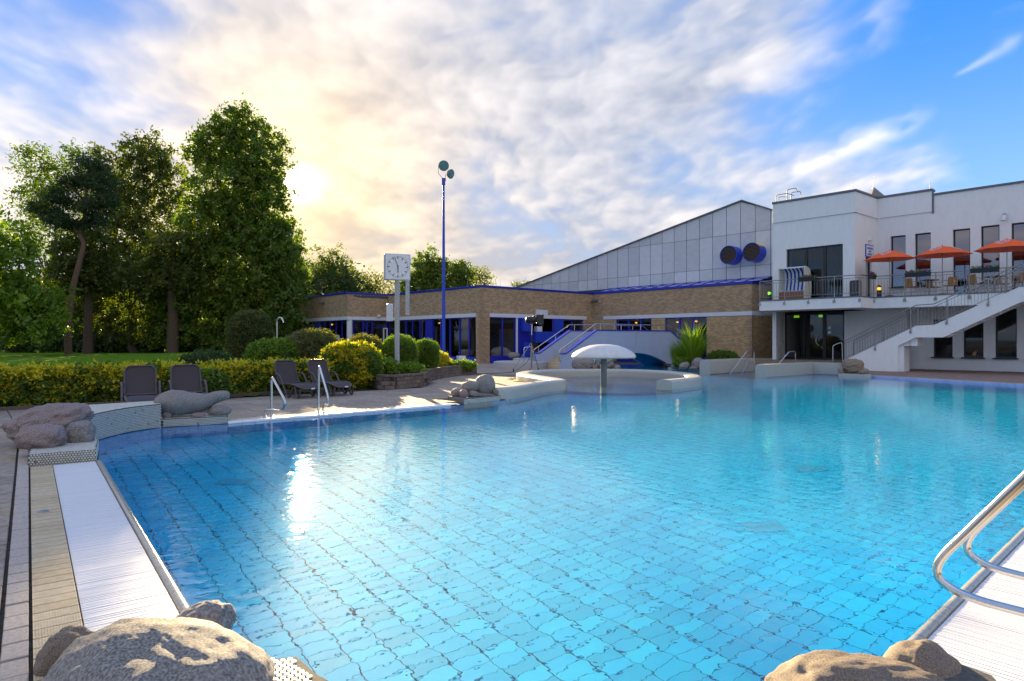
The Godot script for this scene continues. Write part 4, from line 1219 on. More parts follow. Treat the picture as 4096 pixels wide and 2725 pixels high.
func make_brick_building() -> void:
	var h := thing("brick_building", "low flat roofed brick pool building with blue roof edge and blue window frames", "building")
	var fa := fr(Vector2(-19.22, -55.21), DIR_L)          # far left wing, long side, 10.1
	var fb := fr(Vector2(-12.3, -47.82), DIR_R)           # its short side, 3.37
	var fc := fr(Vector2(-9.7, -49.96), DIR_L)            # wing with the pillar, left side, 11.31
	var fd := fr(Vector2(-1.97, -41.7), DIR_R)            # right side of that wing, 10.46
	var fe := fr(Vector2(6.1, -48.35), DIR_L)             # long wall behind the bridge, 12.56
	var ff := fr(Vector2(14.68, -39.18), DIR_R)           # return wall by the glass doors, 3.2
	for q in [[fa, 10.1, 0.0], [fb, 3.37, 0.0], [fc, 11.31, 0.0], [fd, 10.46, 0.0], [fe, 12.56, 0.0], [ff, 3.2, 0.0]]:
		var f: Transform3D = q[0]
		fbox(h, "parapet_wall", mats.mortar, f, 0.0, q[1], 3.2, 4.98, -0.3, 0.0)
		lay_bricks(f, 0.0, q[1], 3.31, 4.98)
		fbox(h, "roof_edge", mats.blue_paint, f, -0.06, q[1] + 0.06, 4.99, 5.12, -0.36, 0.07, 0.01)
	# white band under the parapet
	for q in [[fa, 0.15, 10.14], [fb, -0.04, 3.37], [fc, 0.0, 10.73], [fd, 0.64, 9.78], [fe, 1.03, 12.6], [ff, -0.04, 3.2]]:
		fbox(h, "white_band", mats.white_trim, q[0], q[1], q[2], 3.05, 3.30, -0.2, 0.035, 0.008)
	fbox(h, "white_band", mats.white_trim, fd, 4.68, 5.82, 3.30, 3.66, -0.2, 0.037, 0.008)
	# left wing windows
	var xa := [0.6, 1.44, 2.36, 3.25, 4.18, 4.63]
	for i in xa.size() - 1:
		window(h, fa, xa[i], xa[i + 1], 0.35, 3.05, mats.grey_trim)
		if i > 0: fbox(h, "blind", mats.blind_cloth, fa, xa[i] + 0.06, xa[i + 1] - 0.06, 0.4, 2.85, -0.34, -0.32)
	fbox(h, "blue_panel", mats.blue_paint, fa, 4.63, 5.52, 0.0, 3.05, -0.25, -0.06)
	var xb := [5.52, 6.28, 7.24, 8.17, 9.08, 9.95]
	for i in xb.size() - 1: window(h, fa, xb[i], xb[i + 1], 0.35, 3.05, mats.blue_paint, 0.06)
	fbox(h, "sill_wall", mats.blue_paint, fa, 0.0, 9.9, 0.0, 0.35, -0.25, -0.05)
	var col := MB.new()
	col.lathe([Vector2(0.21, 0.0), Vector2(0.21, 3.05)], 24, Transform3D(Basis.IDENTITY, Vector3(-12.22, 0, -48.12)))
	part(h, "round_column", col.mesh(), mats.white_trim)
	var xc := [0.5, 1.32, 1.64, 2.08]
	for i in xc.size() - 1: window(h, fb, xc[i], xc[i + 1], 0.3, 3.05, mats.blue_paint, 0.06)
	window(h, fb, 2.08, 3.37, 2.5, 3.05, mats.blue_paint, 0.06)
	var door := window(h, fb, 2.1, 3.0, 0.05, 2.48, mats.dark_frame, 0.08, 0.12, "door")
	var hb := MB.new()
	hb.tube(bend([fb * Vector3(2.9, 0.9, -0.05), fb * Vector3(2.82, 0.95, 0.03), fb * Vector3(2.82, 1.5, 0.03), fb * Vector3(2.9, 1.55, -0.05)], 0.06), 0.014)
	part(door, "handle", hb.mesh(), mats.steel)
	window(h, fb, 3.0, 3.37, 0.05, 2.48, mats.white_plastic, 0.08, 0.06, "door")
	# wing with the pillar, left side
	var xd := [0.0, 2.39, 3.24, 4.22, 4.94]
	for i in xd.size() - 1: window(h, fc, xd[i], xd[i + 1], 0.35, 3.05, mats.blue_paint, 0.06)
	fbox(h, "blue_panel", mats.blue_paint, fc, 4.94, 5.8, 0.0, 3.05, -0.25, -0.04)
	var xe := [5.8, 6.74, 7.82, 8.88, 9.9, 10.73]
	for i in xe.size() - 1: window(h, fc, xe[i], xe[i + 1], 0.35, 3.05, mats.blue_paint, 0.06)
	fbox(h, "sill_wall", mats.blue_paint_bright, fc, 0.0, 10.73, 0.0, 0.35, -0.3, 0.02, 0.01)
	fbox(h, "pillar", mats.mortar, fc, 10.73, 11.31, 0.0, 3.3, -0.66, -0.002)
	lay_bricks(fc, 10.73, 11.31, 0.0, 3.3)
	lay_bricks(fd, 0.0, 0.64, 0.0, 3.3)
	# right side of that wing: windows, then the blue porch
	window(h, fd, 0.64, 1.79, 0.42, 3.05, mats.blue_paint, 0.06)
	window(h, fd, 1.79, 2.95, 0.42, 3.05, mats.blue_paint, 0.06)
	fbox(h, "sill_wall", mats.blue_paint, fd, 0.64, 3.1, 0.0, 0.42, -0.3, 0.03, 0.01)
	fbox(h, "white_post", mats.white_trim, fd, 2.95, 3.08, 0.42, 3.05, -0.15, 0.0, 0.01)
	fbox(h, "porch_panel", mats.blue_paint, fd, 3.08, 3.4, 0.0, 3.05, -0.5, 0.0)
	fbox(h, "porch_panel", mats.blue_paint_bright, fd, 3.33, 4.12, 2.13, 3.05, 0.0, 0.35, 0.01)
	fbox(h, "porch_panel", mats.blue_paint, fd, 3.4, 7.2, 1.36, 2.12, -0.4, -0.1)
	fbox(h, "porch_panel", mats.blue_paint_bright, fd, 4.41, 6.6, 1.36, 2.12, -0.1, 0.35, 0.01)
	fbox(h, "porch_panel", mats.blue_paint_bright, fd, 6.35, 7.14, 2.13, 3.05, -0.1, 0.3, 0.01)
	fbox(h, "porch_panel", mats.blue_paint_bright, fd, 3.5, 4.3, 0.0, 1.36, -0.1, 0.15, 0.01)
	fbox(h, "white_box", mats.white_plastic, fd, 5.0, 5.5, 2.13, 2.5, -0.5, -0.2, 0.01)
	window(h, fd, 7.2, 8.3, 0.35, 3.05, mats.blue_paint, 0.06)
	window(h, fd, 8.3, 9.44, 0.35, 3.05, mats.blue_paint, 0.06)
	fbox(h, "pillar", mats.mortar, fd, 9.46, 10.46, 0.0, 3.2, -0.3, -0.002)
	lay_bricks(fd, 9.46, 10.46, 0.0, 3.3)
	# long wall behind the bridge
	for q in [[0.0, 2.21], [5.27, 6.37], [9.52, 12.56]]:
		fbox(h, "brick_wall", mats.mortar, fe, q[0], q[1], 0.0, 3.2, -0.3, -0.002)
		lay_bricks(fe, q[0], q[1], 0.0, 3.05, 1.0)
	for xs in [[2.21, 3.29, 4.32, 5.27], [6.37, 7.46, 8.5, 9.52]]:
		for i in 3: window(h, fe, xs[i], xs[i + 1], 0.3, 3.05, mats.blue_paint, 0.07, 0.1)
	fbox(h, "sill_wall", mats.blue_paint, fe, 2.21, 9.52, 0.0, 0.3, -0.28, -0.02)
	fbox(h, "brick_wall", mats.mortar, ff, 0.0, 3.2, 0.0, 3.2, -0.3, -0.002)
	lay_bricks(ff, 0.0, 3.2, 0.0, 3.05, 1.0)
	var outline := PackedVector2Array([Vector2(-19.4, -55.3), Vector2(-12.25, -47.85), Vector2(-9.6, -50.0), Vector2(-1.9, -41.9), Vector2(6.1, -48.5), Vector2(14.7, -39.4), Vector2(17.2, -41.4), Vector2(22, -46), Vector2(2, -72), Vector2(-22, -68)])
	var b := MB.new()
	b.prism(outline, 4.75, 4.94, true)
	part(h, "flat_roof", b.mesh(), mats.roof_felt)
	b = MB.new()
	b.prism(outline, -0.02, 0.012)
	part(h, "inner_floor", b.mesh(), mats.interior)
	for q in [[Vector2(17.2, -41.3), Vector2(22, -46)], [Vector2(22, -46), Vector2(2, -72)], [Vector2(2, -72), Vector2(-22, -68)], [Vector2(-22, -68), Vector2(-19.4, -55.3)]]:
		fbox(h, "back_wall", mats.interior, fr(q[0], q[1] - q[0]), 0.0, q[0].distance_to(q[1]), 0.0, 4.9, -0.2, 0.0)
	# a little of the rooms behind the glass
	for q in [[Vector3(-6.0, 0, -52.0), Vector3(0.3, 2.6, 4.0), "interior_pale"], [Vector3(0.5, 0, -49.5), Vector3(3.0, 2.4, 0.2), "interior_pale"], [Vector3(-3.0, 0, -49.0), Vector3(0.25, 4.7, 0.25), "interior_pale"], [Vector3(8.5, 0, -53.0), Vector3(5.0, 2.2, 0.2), "interior_pale"]]:
		boxpart(h, "inner_partition", mats[q[2]], q[0] + Vector3(0, q[1].y * 0.5, 0), q[1])
	for p in [Vector2(0.3, -46.2), Vector2(9.2, -47.4), Vector2(12.6, -43.8), Vector2(11.9, -46.0), Vector2(-14.8, -52.6), Vector2(-5.5, -48.5)]:
		var l := MB.new()
		l.lathe([Vector2(0.02, 0.06), Vector2(0.10, 0.02), Vector2(0.11, -0.02), Vector2(0.0, -0.05)], 12, Transform3D(Basis.IDENTITY, Vector3(p.x, 2.82, p.y)))
		part(h, "ceiling_lamp", l.mesh(), mats.amber_lamp)
		tubepart(h, "lamp_rod", mats.dark_frame, [Vector3(p.x, 2.87, p.y), Vector3(p.x, 4.76, p.y)], 0.008, 5)
		var om := OmniLight3D.new()
		om.name = "ceiling_lamp_light"
		om.position = Vector3(p.x, 2.70, p.y)
		om.light_energy = 0.02
		om.light_color = lin(1.0, 0.6, 0.2)
		om.light_size = 0.08
		om.omni_range = 12.0
		om.omni_attenuation = 2.0
		om.shadow_enabled = true
		add_child(om)
	var bb := MB.new()
	bb.box(Transform3D.IDENTITY, Vector3(0.21, 0.064, 0.02))
	pieces(h, "brick", "far_bricks", bb.mesh(), [mats.brick_0, mats.brick_1, mats.brick_2, mats.brick_3], mats.brick, brick_xf, brick_cols, 300)
	# roof rods and small wall things
	for q in [[-9.3, -50.6, 0.9, "behind the clock"], [-12.6, -48.6, 0.4, "at the far wing's corner"], [-15.3, -51.5, 1.3, "midway along the far left wing"], [-17.6, -53.9, 1.2, "near the far left end"], [-3.0, -43.2, 0.8, "just right of the blue mast"], [-1.6, -42.9, 0.9, "above the brick pillar"], [-0.8, -43.6, 0.7, "right of the pillar corner"], [-7.0, -47.6, 0.7, "between clock and blue mast"]]:
		solo("lightning_rod", "thin lightning rod on the brick building's roof, %s" % q[3], "rod", rod_mesh(q[2]), mats.galvanised, Vector3(q[0], 4.9, q[1]), 0.0, "lightning rods on the brick building")
	for q in [[fe, 0.35, "small dark ventilation cowl under the roof at the inner brick corner"], [fa, 6.3, "small vent cowl on the far left brick parapet"]]:
		var c := MB.new()
		c.box(Transform3D(Basis.IDENTITY, Vector3(0, 0, 0.13)), Vector3(0.42, 0.16, 0.26), 0.02)
		c.box(Transform3D(Basis.IDENTITY, Vector3(0, -0.1, 0.2)), Vector3(0.5, 0.03, 0.3), 0.01)
		var o := solo("vent_cowl", q[2], "vent", c.mesh(), mats.cement)
		o.transform = q[0] * Transform3D(Basis.IDENTITY, Vector3(q[1], 4.55, 0.02))
	var wl := MB.new()
	wl.extr(PackedVector2Array([Vector2(-0.14, 0), Vector2(0.14, 0), Vector2(0.10, 0.17), Vector2(-0.10, 0.17)]), 0.0, 0.16, Transform3D.IDENTITY)
	var o2 := solo("wall_lamp", "small white wall lamp above the blue door of the brick building", "lamp", wl.mesh(), mats.white_plastic)
	o2.transform = fb * Transform3D(Basis.IDENTITY, Vector3(2.55, 3.33, 0.02))

func rod_mesh(hh: float) -> ArrayMesh:
	var b := MB.new()
	b.tube([Vector3.ZERO, Vector3(0, 0.2, 0), Vector3(0, hh, 0)], [0.018, 0.012, 0.006], 6)
	b.box(Transform3D(Basis.IDENTITY, Vector3(0, 0.03, 0)), Vector3(0.12, 0.06, 0.12), 0.01)
	return b.mesh()

func make_gable_hall() -> void:
	var h := thing("gabled_hall", "grey panelled gable hall rising behind the brick building", "hall")
	var f := fr(Vector2(16.139, -40.55) - DIR_L * 26.8, DIR_L)      # x = 26.8 - t
	var top := func(t: float) -> float: return 10.59 - 0.2029 * (t - 1.62) if t > 1.62 else 10.59 - 0.45 * (1.62 - t)
	var rows := [5.5, 6.33, 8.5, 99.0]
	for c in 28:
		var t1: float = 26.75 - c
		var t0 := t1 - 1.0
		if t0 < -2.0: break
		for r in 3:
			var lo: float = rows[r]
			var yl := minf(rows[r + 1], top.call(t1))
			var yr := minf(rows[r + 1], top.call(t0))
			if t1 > 1.62 and t0 < 1.62: pass
			if maxf(yl, yr) < lo + 0.04: continue
			var x0 := 26.8 - t1 + 0.018
			var x1 := 26.8 - t0 - 0.018
			var poly := PackedVector2Array([Vector2(x0, lo + 0.012), Vector2(x1, lo + 0.012), Vector2(x1, maxf(yr - 0.012, lo + 0.02)), Vector2(x0, maxf(yl - 0.012, lo + 0.02))])
			var b := MB.new()
			b.extr(poly, -0.03, 0.0, f)
			part(h, "wall_panel", b.mesh(), mats["grey_panel_%d" % ((c * 5 + r * 7 + c / 3) % 3)])
	var back := PackedVector2Array([Vector2(0.3, 5.0), Vector2(29.2, 5.0), Vector2(29.2, top.call(-2.4) - 0.02), Vector2(25.18, 10.56), Vector2(0.3, top.call(26.5))])
	var bb := MB.new()
	bb.extr(back, -0.12, -0.032, f)
	part(h, "backing_wall", bb.mesh(), mats.panel_joint)
	bb = MB.new()
	bb.extr(PackedVector2Array([Vector2(0.0, top.call(26.8) - 0.02), Vector2(25.18, 10.60), Vector2(29.2, top.call(-2.4)), Vector2(29.2, top.call(-2.4) + 0.07), Vector2(25.18, 10.68), Vector2(0.0, top.call(26.8) + 0.06)]), -12.0, 0.12, f)
	part(h, "roof", bb.mesh(), mats.grey_trim)
	# blue skylight along the foot of the gable
	var sk := thing("skylight_strip", "sloping blue framed skylight strip along the foot of the grey gable", "skylight")
	var g := fr(Vector2(14.68, -39.18) - DIR_L * 12.56, DIR_L)
	var n := 13
	for i in n:
		var x0 := 0.3 + i * 12.6 / n
		var x1 := x0 + 12.6 / n
		var a := Vector3(x0 + 0.04, 5.14, -0.12)
		var q := Vector3(x0 + 0.04 , 5.52, -1.95)
		var b := MB.new()
		b.quad(g * a, g * Vector3(x1 - 0.04, 5.14, -0.12), g * Vector3(x1 - 0.04, 5.52, -1.95), g * q)
		part(sk, "pane", b.mesh(), mats.skylight_glass)
		var t := MB.new()
		t.tube([g * Vector3(x0, 5.15, -0.08), g * Vector3(x0, 5.54, -1.95)], 0.022, 6)
		part(sk, "rafter", t.mesh(), mats.blue_paint)
	for z in [[5.15, -0.1], [5.35, -1.1], [5.53, -1.95]]:
		fbox(sk, "purlin", mats.blue_paint, g, 0.0, 13.2, z[0] - 0.012, z[0] + 0.02, z[1] - 0.025, z[1] + 0.025)
	# two round louvred outlets
	for q in [[14.06, 7.07, -41.6, "left of the two round blue ventilation outlets on the grey gable"], [15.14, 7.09, -40.45, "right round ventilation outlet with a yellow arc on the grey gable"]]:
		var v := thing("vent_drum", q[3], "vent", Vector3(q[0], q[1], q[2]), atan2(-0.7302, 0.6832), "round ventilation outlets on the gable")
		var rot := Basis(Vector3.RIGHT, PI / 2)      # lathe axis y -> +z
		var b := MB.new()
		b.lathe([Vector2(0.60, -0.9), Vector2(0.60, 0.0), Vector2(0.55, 0.0), Vector2(0.55, -0.1)], 40, Transform3D(rot, Vector3.ZERO))
		part(v, "drum", b.mesh(), mats.blue_paint_bright)
		b = MB.new()
		b.lathe([Vector2(0.55, -0.12), Vector2(0.0, -0.12)], 40, Transform3D(rot, Vector3.ZERO))
		part(v, "mesh_back", b.mesh(), mats.black_metal)
		for k in 13:
			var y := -0.51 + k * 0.085
			var w := sqrt(maxf(0.0, 0.3 - y * y)) * 2.0
			b = MB.new()
			b.box(Transform3D(Basis(Vector3.RIGHT, 0.6), Vector3(0, y, -0.05)), Vector3(w, 0.012, 0.09))
			part(v, "louvre", b.mesh(), mats.wood_dark)
		if q[0] > 14.5:
			b = MB.new()
			for k in 9:
				var a0 := deg_to_rad(38 + k * 8.0)
				var a1 := deg_to_rad(38 + (k + 1) * 8.0)
				b.quad(Vector3(cos(a0), sin(a0), 0.0) * 0.606, Vector3(cos(a0) * 0.606, sin(a0) * 0.606, -0.88), Vector3(cos(a1) * 0.606, sin(a1) * 0.606, -0.88), Vector3(cos(a1), sin(a1), 0.0) * 0.606)
			part(v, "yellow_arc", b.mesh(), mats.yellow_paint)

func railing_run(parent: Node3D, pts: Array, post_at: Array, y_low := 0.16, y_top := 0.98, drop := 0.25, face := Vector3.ZERO) -> void:
	# a steel railing along a polyline of floor points: posts on the slab face, two top rails, a bottom rail, thin balusters
	var hi := []
	var mid := []
	var lo := []
	for p in pts:
		hi.append(p + Vector3(0, y_top, 0))
		mid.append(p + Vector3(0, y_top - 0.13, 0))
		lo.append(p + Vector3(0, y_low, 0))
	tubepart(parent, "handrail", mats.dull_steel, bend(hi, 0.05), 0.024)
	tubepart(parent, "middle_rail", mats.dull_steel, mid, 0.014, 6)
	tubepart(parent, "bottom_rail", mats.dull_steel, lo, 0.014, 6)
	for q in post_at:
		var o := tubepart(parent, "post", mats.dull_steel, [q - Vector3(0, drop, 0), q + Vector3(0, y_top, 0)], 0.024)
		boxpart(o, "base_plate", mats.dull_steel, q - Vector3(0, drop - 0.06, 0) - face * 0.03, Vector3(0.13, 0.13, 0.05), 0.006, Transform3D.IDENTITY)
	var cy := MB.new()
	cy.tube([Vector3(0, y_low, 0), Vector3(0, y_top - 0.13, 0)], 0.0075, 5, false)
	var cm := cy.mesh()
	for i in pts.size() - 1:
		var n := int(pts[i].distance_to(pts[i + 1]) / 0.135)
		for k in n: part(parent, "baluster", cm, mats.dull_steel, Transform3D(Basis.IDENTITY, pts[i].lerp(pts[i + 1], (k + 0.5) / n)))

func make_white_building() -> void:
	var h := thing("white_building", "two storey white plaster building with tall dark windows and roof terrace", "building")
	var tl := Vector2(14.503, -35.428)
	var tc := Vector2(17.354, -32.381)
	var ic := Vector2(19.44, -34.1)
	var ft := fr(tl, DIR_L)      # tower front, 4.17 wide
	var fs := fr(tc, DIR_R)      # tower side, 2.71
	var fw := fr(ic, DIR_L)      # long wall
	var fl := fr(Vector2(17.0, -36.0), DIR_L)   # ground floor wall with the doors
	part(h, "tower_front", holed(ft, 0.0, 4.171, 3.3, 8.0, 0.35, [[0.69, 3.6, 3.64, 6.47]]).mesh(), mats.white_plaster)
	part(h, "tower_side", holed(fs, 0.0, 2.71, 3.3, 8.0, 0.35, [[1.3, 2.05, 3.64, 5.85]]).mesh(), mats.white_plaster)
	var up := [[0.66, 1.36, 4.28, 6.97], [1.78, 2.48, 4.28, 6.97], [3.42, 4.13, 3.64, 6.97], [4.56, 5.28, 4.28, 6.99], [5.73, 6.45, 3.64, 6.98], [7.0, 7.72, 4.28, 6.98], [8.3, 9.0, 4.28, 6.98]]
	var down := [[2.6, 3.41, 0.68, 2.55], [3.86, 4.66, 0.68, 2.9], [5.12, 5.93, 0.68, 2.98], [6.4, 7.2, 0.68, 2.98]]
	part(h, "long_wall", holed(fw, 0.0, 13.0, -0.2, 8.8, 0.35, up + down).mesh(), mats.white_plaster)
	for q in [[ft, -0.05, 4.22], [fs, -0.05, 2.652], [fw, 0.0, 2.54]]:
		fbox(h, "parapet_band", mats.white_plaster, q[0], q[1], q[2], 7.99, 9.04, -0.3, 0.055, 0.006)
		fbox(h, "roof_cap", mats.grey_trim, q[0], q[1] - 0.05, q[2] + 0.05, 9.04, 9.15, -0.4, 0.11, 0.01)
	fbox(h, "roof_cap", mats.grey_trim, fw, 2.6, 13.0, 8.8, 8.9, -0.45, 0.06, 0.01)
	fbox(h, "downpipe", mats.grey_trim, fw, 2.55, 2.62, 7.9, 9.04, 0.0, 0.06)
	for q in up:
		var w := window(h, fw, q[0], q[1], q[2], q[3], mats.dark_frame, 0.055, 0.2, "window", "coated_glass")
		if q[2] > 4.0:
			var s := MB.new()
			s.box(fw * Transform3D(Basis.IDENTITY, Vector3((q[0] + q[1]) * 0.5, q[2] - 0.02, 0.02)), Vector3(q[1] - q[0] + 0.12, 0.04, 0.3))
			part(w, "sill", s.mesh(), mats.dark_frame)
	for q in down:
		var w := window(h, fw, q[0], q[1], q[2], q[3], mats.dark_frame, 0.055, 0.15)
		var s := MB.new()
		s.box(fw * Transform3D(Basis.IDENTITY, Vector3((q[0] + q[1]) * 0.5, q[2] - 0.03, 0.03)), Vector3(q[1] - q[0] + 0.14, 0.06, 0.3))
		part(w, "sill", s.mesh(), mats.dark_frame)
	for q in [[0.69, 1.7], [1.7, 2.66], [2.66, 3.6]]: window(h, ft, q[0], q[1], 3.64, 6.47, mats.dark_frame, 0.07, 0.15)
	window(h, fs, 1.3, 2.05, 3.64, 5.85, mats.dark_frame, 0.07, 0.12, "terrace_door")
	# ground floor under the terrace: pillar, glass doors, shaded wall
	fbox(h, "pillar", mats.white_plaster, fl, -2.05, -1.68, 0.4, 3.1, -0.4, 0.0)
	for q in [[-1.68, -0.61], [-0.61, 0.53], [0.53, 1.6]]:
		var d := window(h, fl, q[0], q[1], 0.45, 3.1, mats.dark_frame, 0.09, 0.1, "glass_door")
		if q[0] > -1.0 and q[0] < 0.0:
			var arc := MB.new()
			var pts := []
			for k in 9:
				var a := deg_to_rad(110 + k * 17.5)
				pts.append(fl * Vector3(0.36 + cos(a) * 0.27, 1.5 + sin(a) * 0.30, -0.02))
			arc.tube(pts, 0.02, 6)
			part(d, "arc_handle", arc.mesh(), mats.white_plastic)
		if q[0] > 0.0:
			for y in [1.95, 2.2]:
				var st := MB.new()
				st.lathe([Vector2(0.085, 0.0), Vector2(0.0, 0.002)], 20, fl * Transform3D(Basis(Vector3.RIGHT, PI / 2), Vector3(0.80, y, -0.085)))
				part(d, "round_sticker", st.mesh(), mats.white_plastic)
	part(h, "ground_floor_wall", holed(fl, 1.6, 4.6, -0.1, 3.1, 0.3, []).mesh(), mats.white_plaster)
	for x in [-1.15, 0.25]:
		fbox(h, "exit_sign", mats.green_lamp, fl, x - 0.2, x + 0.1, 2.82, 2.96, -0.55, -0.5, 0.005)
	# closing walls and roof, so the rooms are dark
	var outline := PackedVector2Array([Vector2(14.5, -35.45), Vector2(17.35, -32.5), Vector2(19.44, -34.2), Vector2(28.2, -24.9), Vector2(36, -33), Vector2(22, -47)])
	var b := MB.new()
	b.prism(outline, 8.3, 8.6, true)
	part(h, "flat_roof", b.mesh(), mats.roof_felt)
	b = MB.new()
	b.prism(PackedVector2Array([Vector2(14.9, -36.2), Vector2(17.35, -33.2), Vector2(19.44, -34.9), Vector2(28.2, -25.6), Vector2(36, -33), Vector2(22, -47)]), 3.3, 3.5, true)
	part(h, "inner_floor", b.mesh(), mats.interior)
	for q in [[Vector2(28.3, -24.8), Vector2(36, -33)], [Vector2(36, -33), Vector2(22, -47)], [Vector2(22, -47), Vector2(14.45, -35.5)]]:
		fbox(h, "back_wall", mats.white_plaster, fr(q[0], q[1] - q[0]), 0.0, q[0].distance_to(q[1]), 0.0, 8.7, -0.2, 0.0)
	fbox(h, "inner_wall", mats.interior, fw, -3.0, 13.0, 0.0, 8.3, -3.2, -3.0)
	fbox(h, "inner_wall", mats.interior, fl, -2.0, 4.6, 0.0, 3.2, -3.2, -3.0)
	# terrace slab
	var deck := thing("roof_terrace", "white terrace slab projecting over the glass doors of the white building", "terrace")
	var poly := PackedVector2Array([Vector2(13.21, -34.17), Vector2(16.65, -30.5), Vector2(17.79, -31.44), Vector2(24.6, -24.15), Vector2(27.3, -26.3), Vector2(19.44, -34.2), Vector2(17.35, -32.5), Vector2(14.6, -35.5), Vector2(16.3, -38.9), Vector2(15.6, -39.6)])
	b = MB.new()
	b.prism(poly, 3.08, 3.58, true)
	part(deck, "slab", b.mesh(), mats.white_plaster)
	b = MB.new()
	var op := Geometry2D.offset_polygon(poly, 0.03)
	b.prism(op[0], 3.585, 3.64, true)
	part(deck, "floor_edge", b.mesh(), mats.grey_trim)
	# railing round the terrace
	var rl := thing("terrace_railing", "stainless railing with thin vertical bars along the roof terrace", "railing")
	var B := Vector2(16.65, -30.5)
	var pts := []
	for q in [B - DIR_L * 5.0 + DIR_R * 1.4, B - DIR_L * 5.0, B - DIR_L * 0.04 , B + DIR_R * 1.44, B + DIR_R * 1.44 + DIR_L * 9.6]: pts.append(Vector3(q.x, 3.64, q.y))
	var posts := []
	for t in [5.0, 3.68, 2.46, 1.22, 0.06]: posts.append(Vector3(B.x - DIR_L.x * t, 3.64, B.y - DIR_L.y * t))
	for t in [0.0, 1.34, 2.6, 3.89, 5.2, 6.5]:
		var q: Vector2 = Vector2(17.77, -31.42) + DIR_L * t
		posts.append(Vector3(q.x, 3.64, q.y))
	railing_run(rl, pts, posts, 0.14, 1.0, 0.28, Vector3(0.73, 0, -0.683))
	# outside stairs
	var s := thing("outside_stairs", "white concrete outside stairs rising to the roof terrace", "stairs")
	var f := fr(Vector2(18.06, -29.9), DIR_L)
	var side := PackedVector2Array([Vector2(-2.4, -0.05), Vector2(-0.03, -0.05), Vector2(-0.03, 1.24), Vector2(0.7, 1.64), Vector2(1.77, 1.64), Vector2(4.51, 3.09), Vector2(6.6, 3.09), Vector2(6.6, 3.72), Vector2(4.46, 3.72), Vector2(1.44, 2.21), Vector2(0.72, 2.18), Vector2(-2.4, 0.5)])
	for z in [[-0.16, 0.0], [-1.2, -1.04]]:
		b = MB.new()
		b.extr(side, z[0], z[1], f)
		part(s, "stringer", b.mesh(), mats.white_plaster)
	for k in 10: fbox(s, "step", mats.white_plaster, f, -2.1 + k * 0.28, -1.78 + k * 0.28, -0.02 if k < 8 else 1.25, 0.28 + k * 0.168, -1.04, -0.16)
	fbox(s, "landing", mats.white_plaster, f, 0.72, 1.6, 1.66, 1.98, -1.04, -0.16)
	for k in 10: fbox(s, "step", mats.white_plaster, f, 1.6 + k * 0.3, 1.92 + k * 0.3, 1.72 + k * 0.155, 2.08 + k * 0.155, -1.04, -0.16)
	fbox(s, "landing", mats.white_plaster, f, 4.6, 6.6, 3.2, 3.6, -1.04, -0.16)
	var sr := thing("stair_railing", "stainless railing with thin bars climbing along the outside stairs", "railing")
	for z in [0.03, -1.15]:
		var line := []
		for q in [[-2.35, 0.50], [0.72, 2.14], [1.44, 2.17], [4.46, 3.68], [6.6, 3.68]]: line.append(f * Vector3(q[0], q[1], z))
		var po := []
		for q in [[-2.35, 0.50], [-0.98, 1.23], [0.51, 2.03], [1.93, 2.42], [3.43, 3.17], [4.95, 3.68], [6.3, 3.68]]: po.append(f * Vector3(q[0], q[1], z))
		railing_run(sr, line, po, 0.12, 0.98, 0.2, f.basis.z * signf(z))
	# things on the walls and the roof
	var sg := thing("wall_sign", "white sign with blue border and three lines of lettering on the tower", "sign")
	sg.transform = fs * Transform3D(Basis.IDENTITY, Vector3(1.72, 6.18, 0.02))
	boxpart(sg, "border", mats.blue_paint_bright, Vector3.ZERO, Vector3(0.98, 0.66, 0.03), 0.006)
	boxpart(sg, "board", mats.white_plastic, Vector3(0, 0, 0.012), Vector3(0.84, 0.55, 0.03), 0.004)
	var yy := 0.13
	for line in [["AQUARIUS", 0.15], ["Bistro", 0.12], ["NAUTILUS", 0.13]]:
		var tm := TextMesh.new()
		tm.text = line[0]
		var sf := SystemFont.new()
		sf.font_names = PackedStringArray(["Droid Serif"])
		sf.font_weight = 700
		tm.font = sf
		tm.font_size = 32
		tm.pixel_size = line[1] / 32.0
		tm.depth = 0.006
		part(sg, "lettering", tm, mats.stripe_blue, Transform3D(Basis.from_scale(Vector3(0.85, 1, 1)), Vector3(0, yy, 0.03)))
		yy -= 0.155
	var ns := thing("stair_sign", "small white and blue sign on the stair wall at the right picture edge", "sign")
	ns.transform = fr(Vector2(18.06, -29.9), DIR_L) * Transform3D(Basis.IDENTITY, Vector3(4.80, 3.28, 0.02))
	boxpart(ns, "board", mats.white_plastic, Vector3.ZERO, Vector3(0.42, 0.32, 0.03), 0.004)
	boxpart(ns, "blue_field", mats.stripe_blue, Vector3(0.08, -0.02, 0.017), Vector3(0.2, 0.2, 0.006), 0.002)
	var lm := MB.new()
	lm.extr(PackedVector2Array([Vector2(-0.12, 0), Vector2(0.12, 0), Vector2(0.08, 0.14), Vector2(-0.08, 0.14)]), 0.0, 0.14, fs * Transform3D(Basis.IDENTITY, Vector3(1.75, 6.72, 0.0)))
	solo("wall_lamp", "small white wall lamp above the sign on the tower", "lamp", lm.mesh(), mats.white_plastic)
	var sp := thing("wall_spotlight", "white cylindrical spotlight on the upper wall between the right windows", "spotlight")
	sp.transform = fw * Transform3D(Basis.IDENTITY, Vector3(5.48, 7.25, 0.0))
	var c := MB.new()
	c.tube([Vector3(0, 0.16, 0), Vector3(0, 0.16, 0.12)], 0.075, 12)
	part(sp, "mount", c.mesh(), mats.galvanised)
	c = MB.new()
	c.tube([Vector3(0.02, 0.1, 0.16), Vector3(-0.02, -0.13, 0.22)], 0.095, 14)
	part(sp, "lamp_body", c.mesh(), mats.white_plastic)
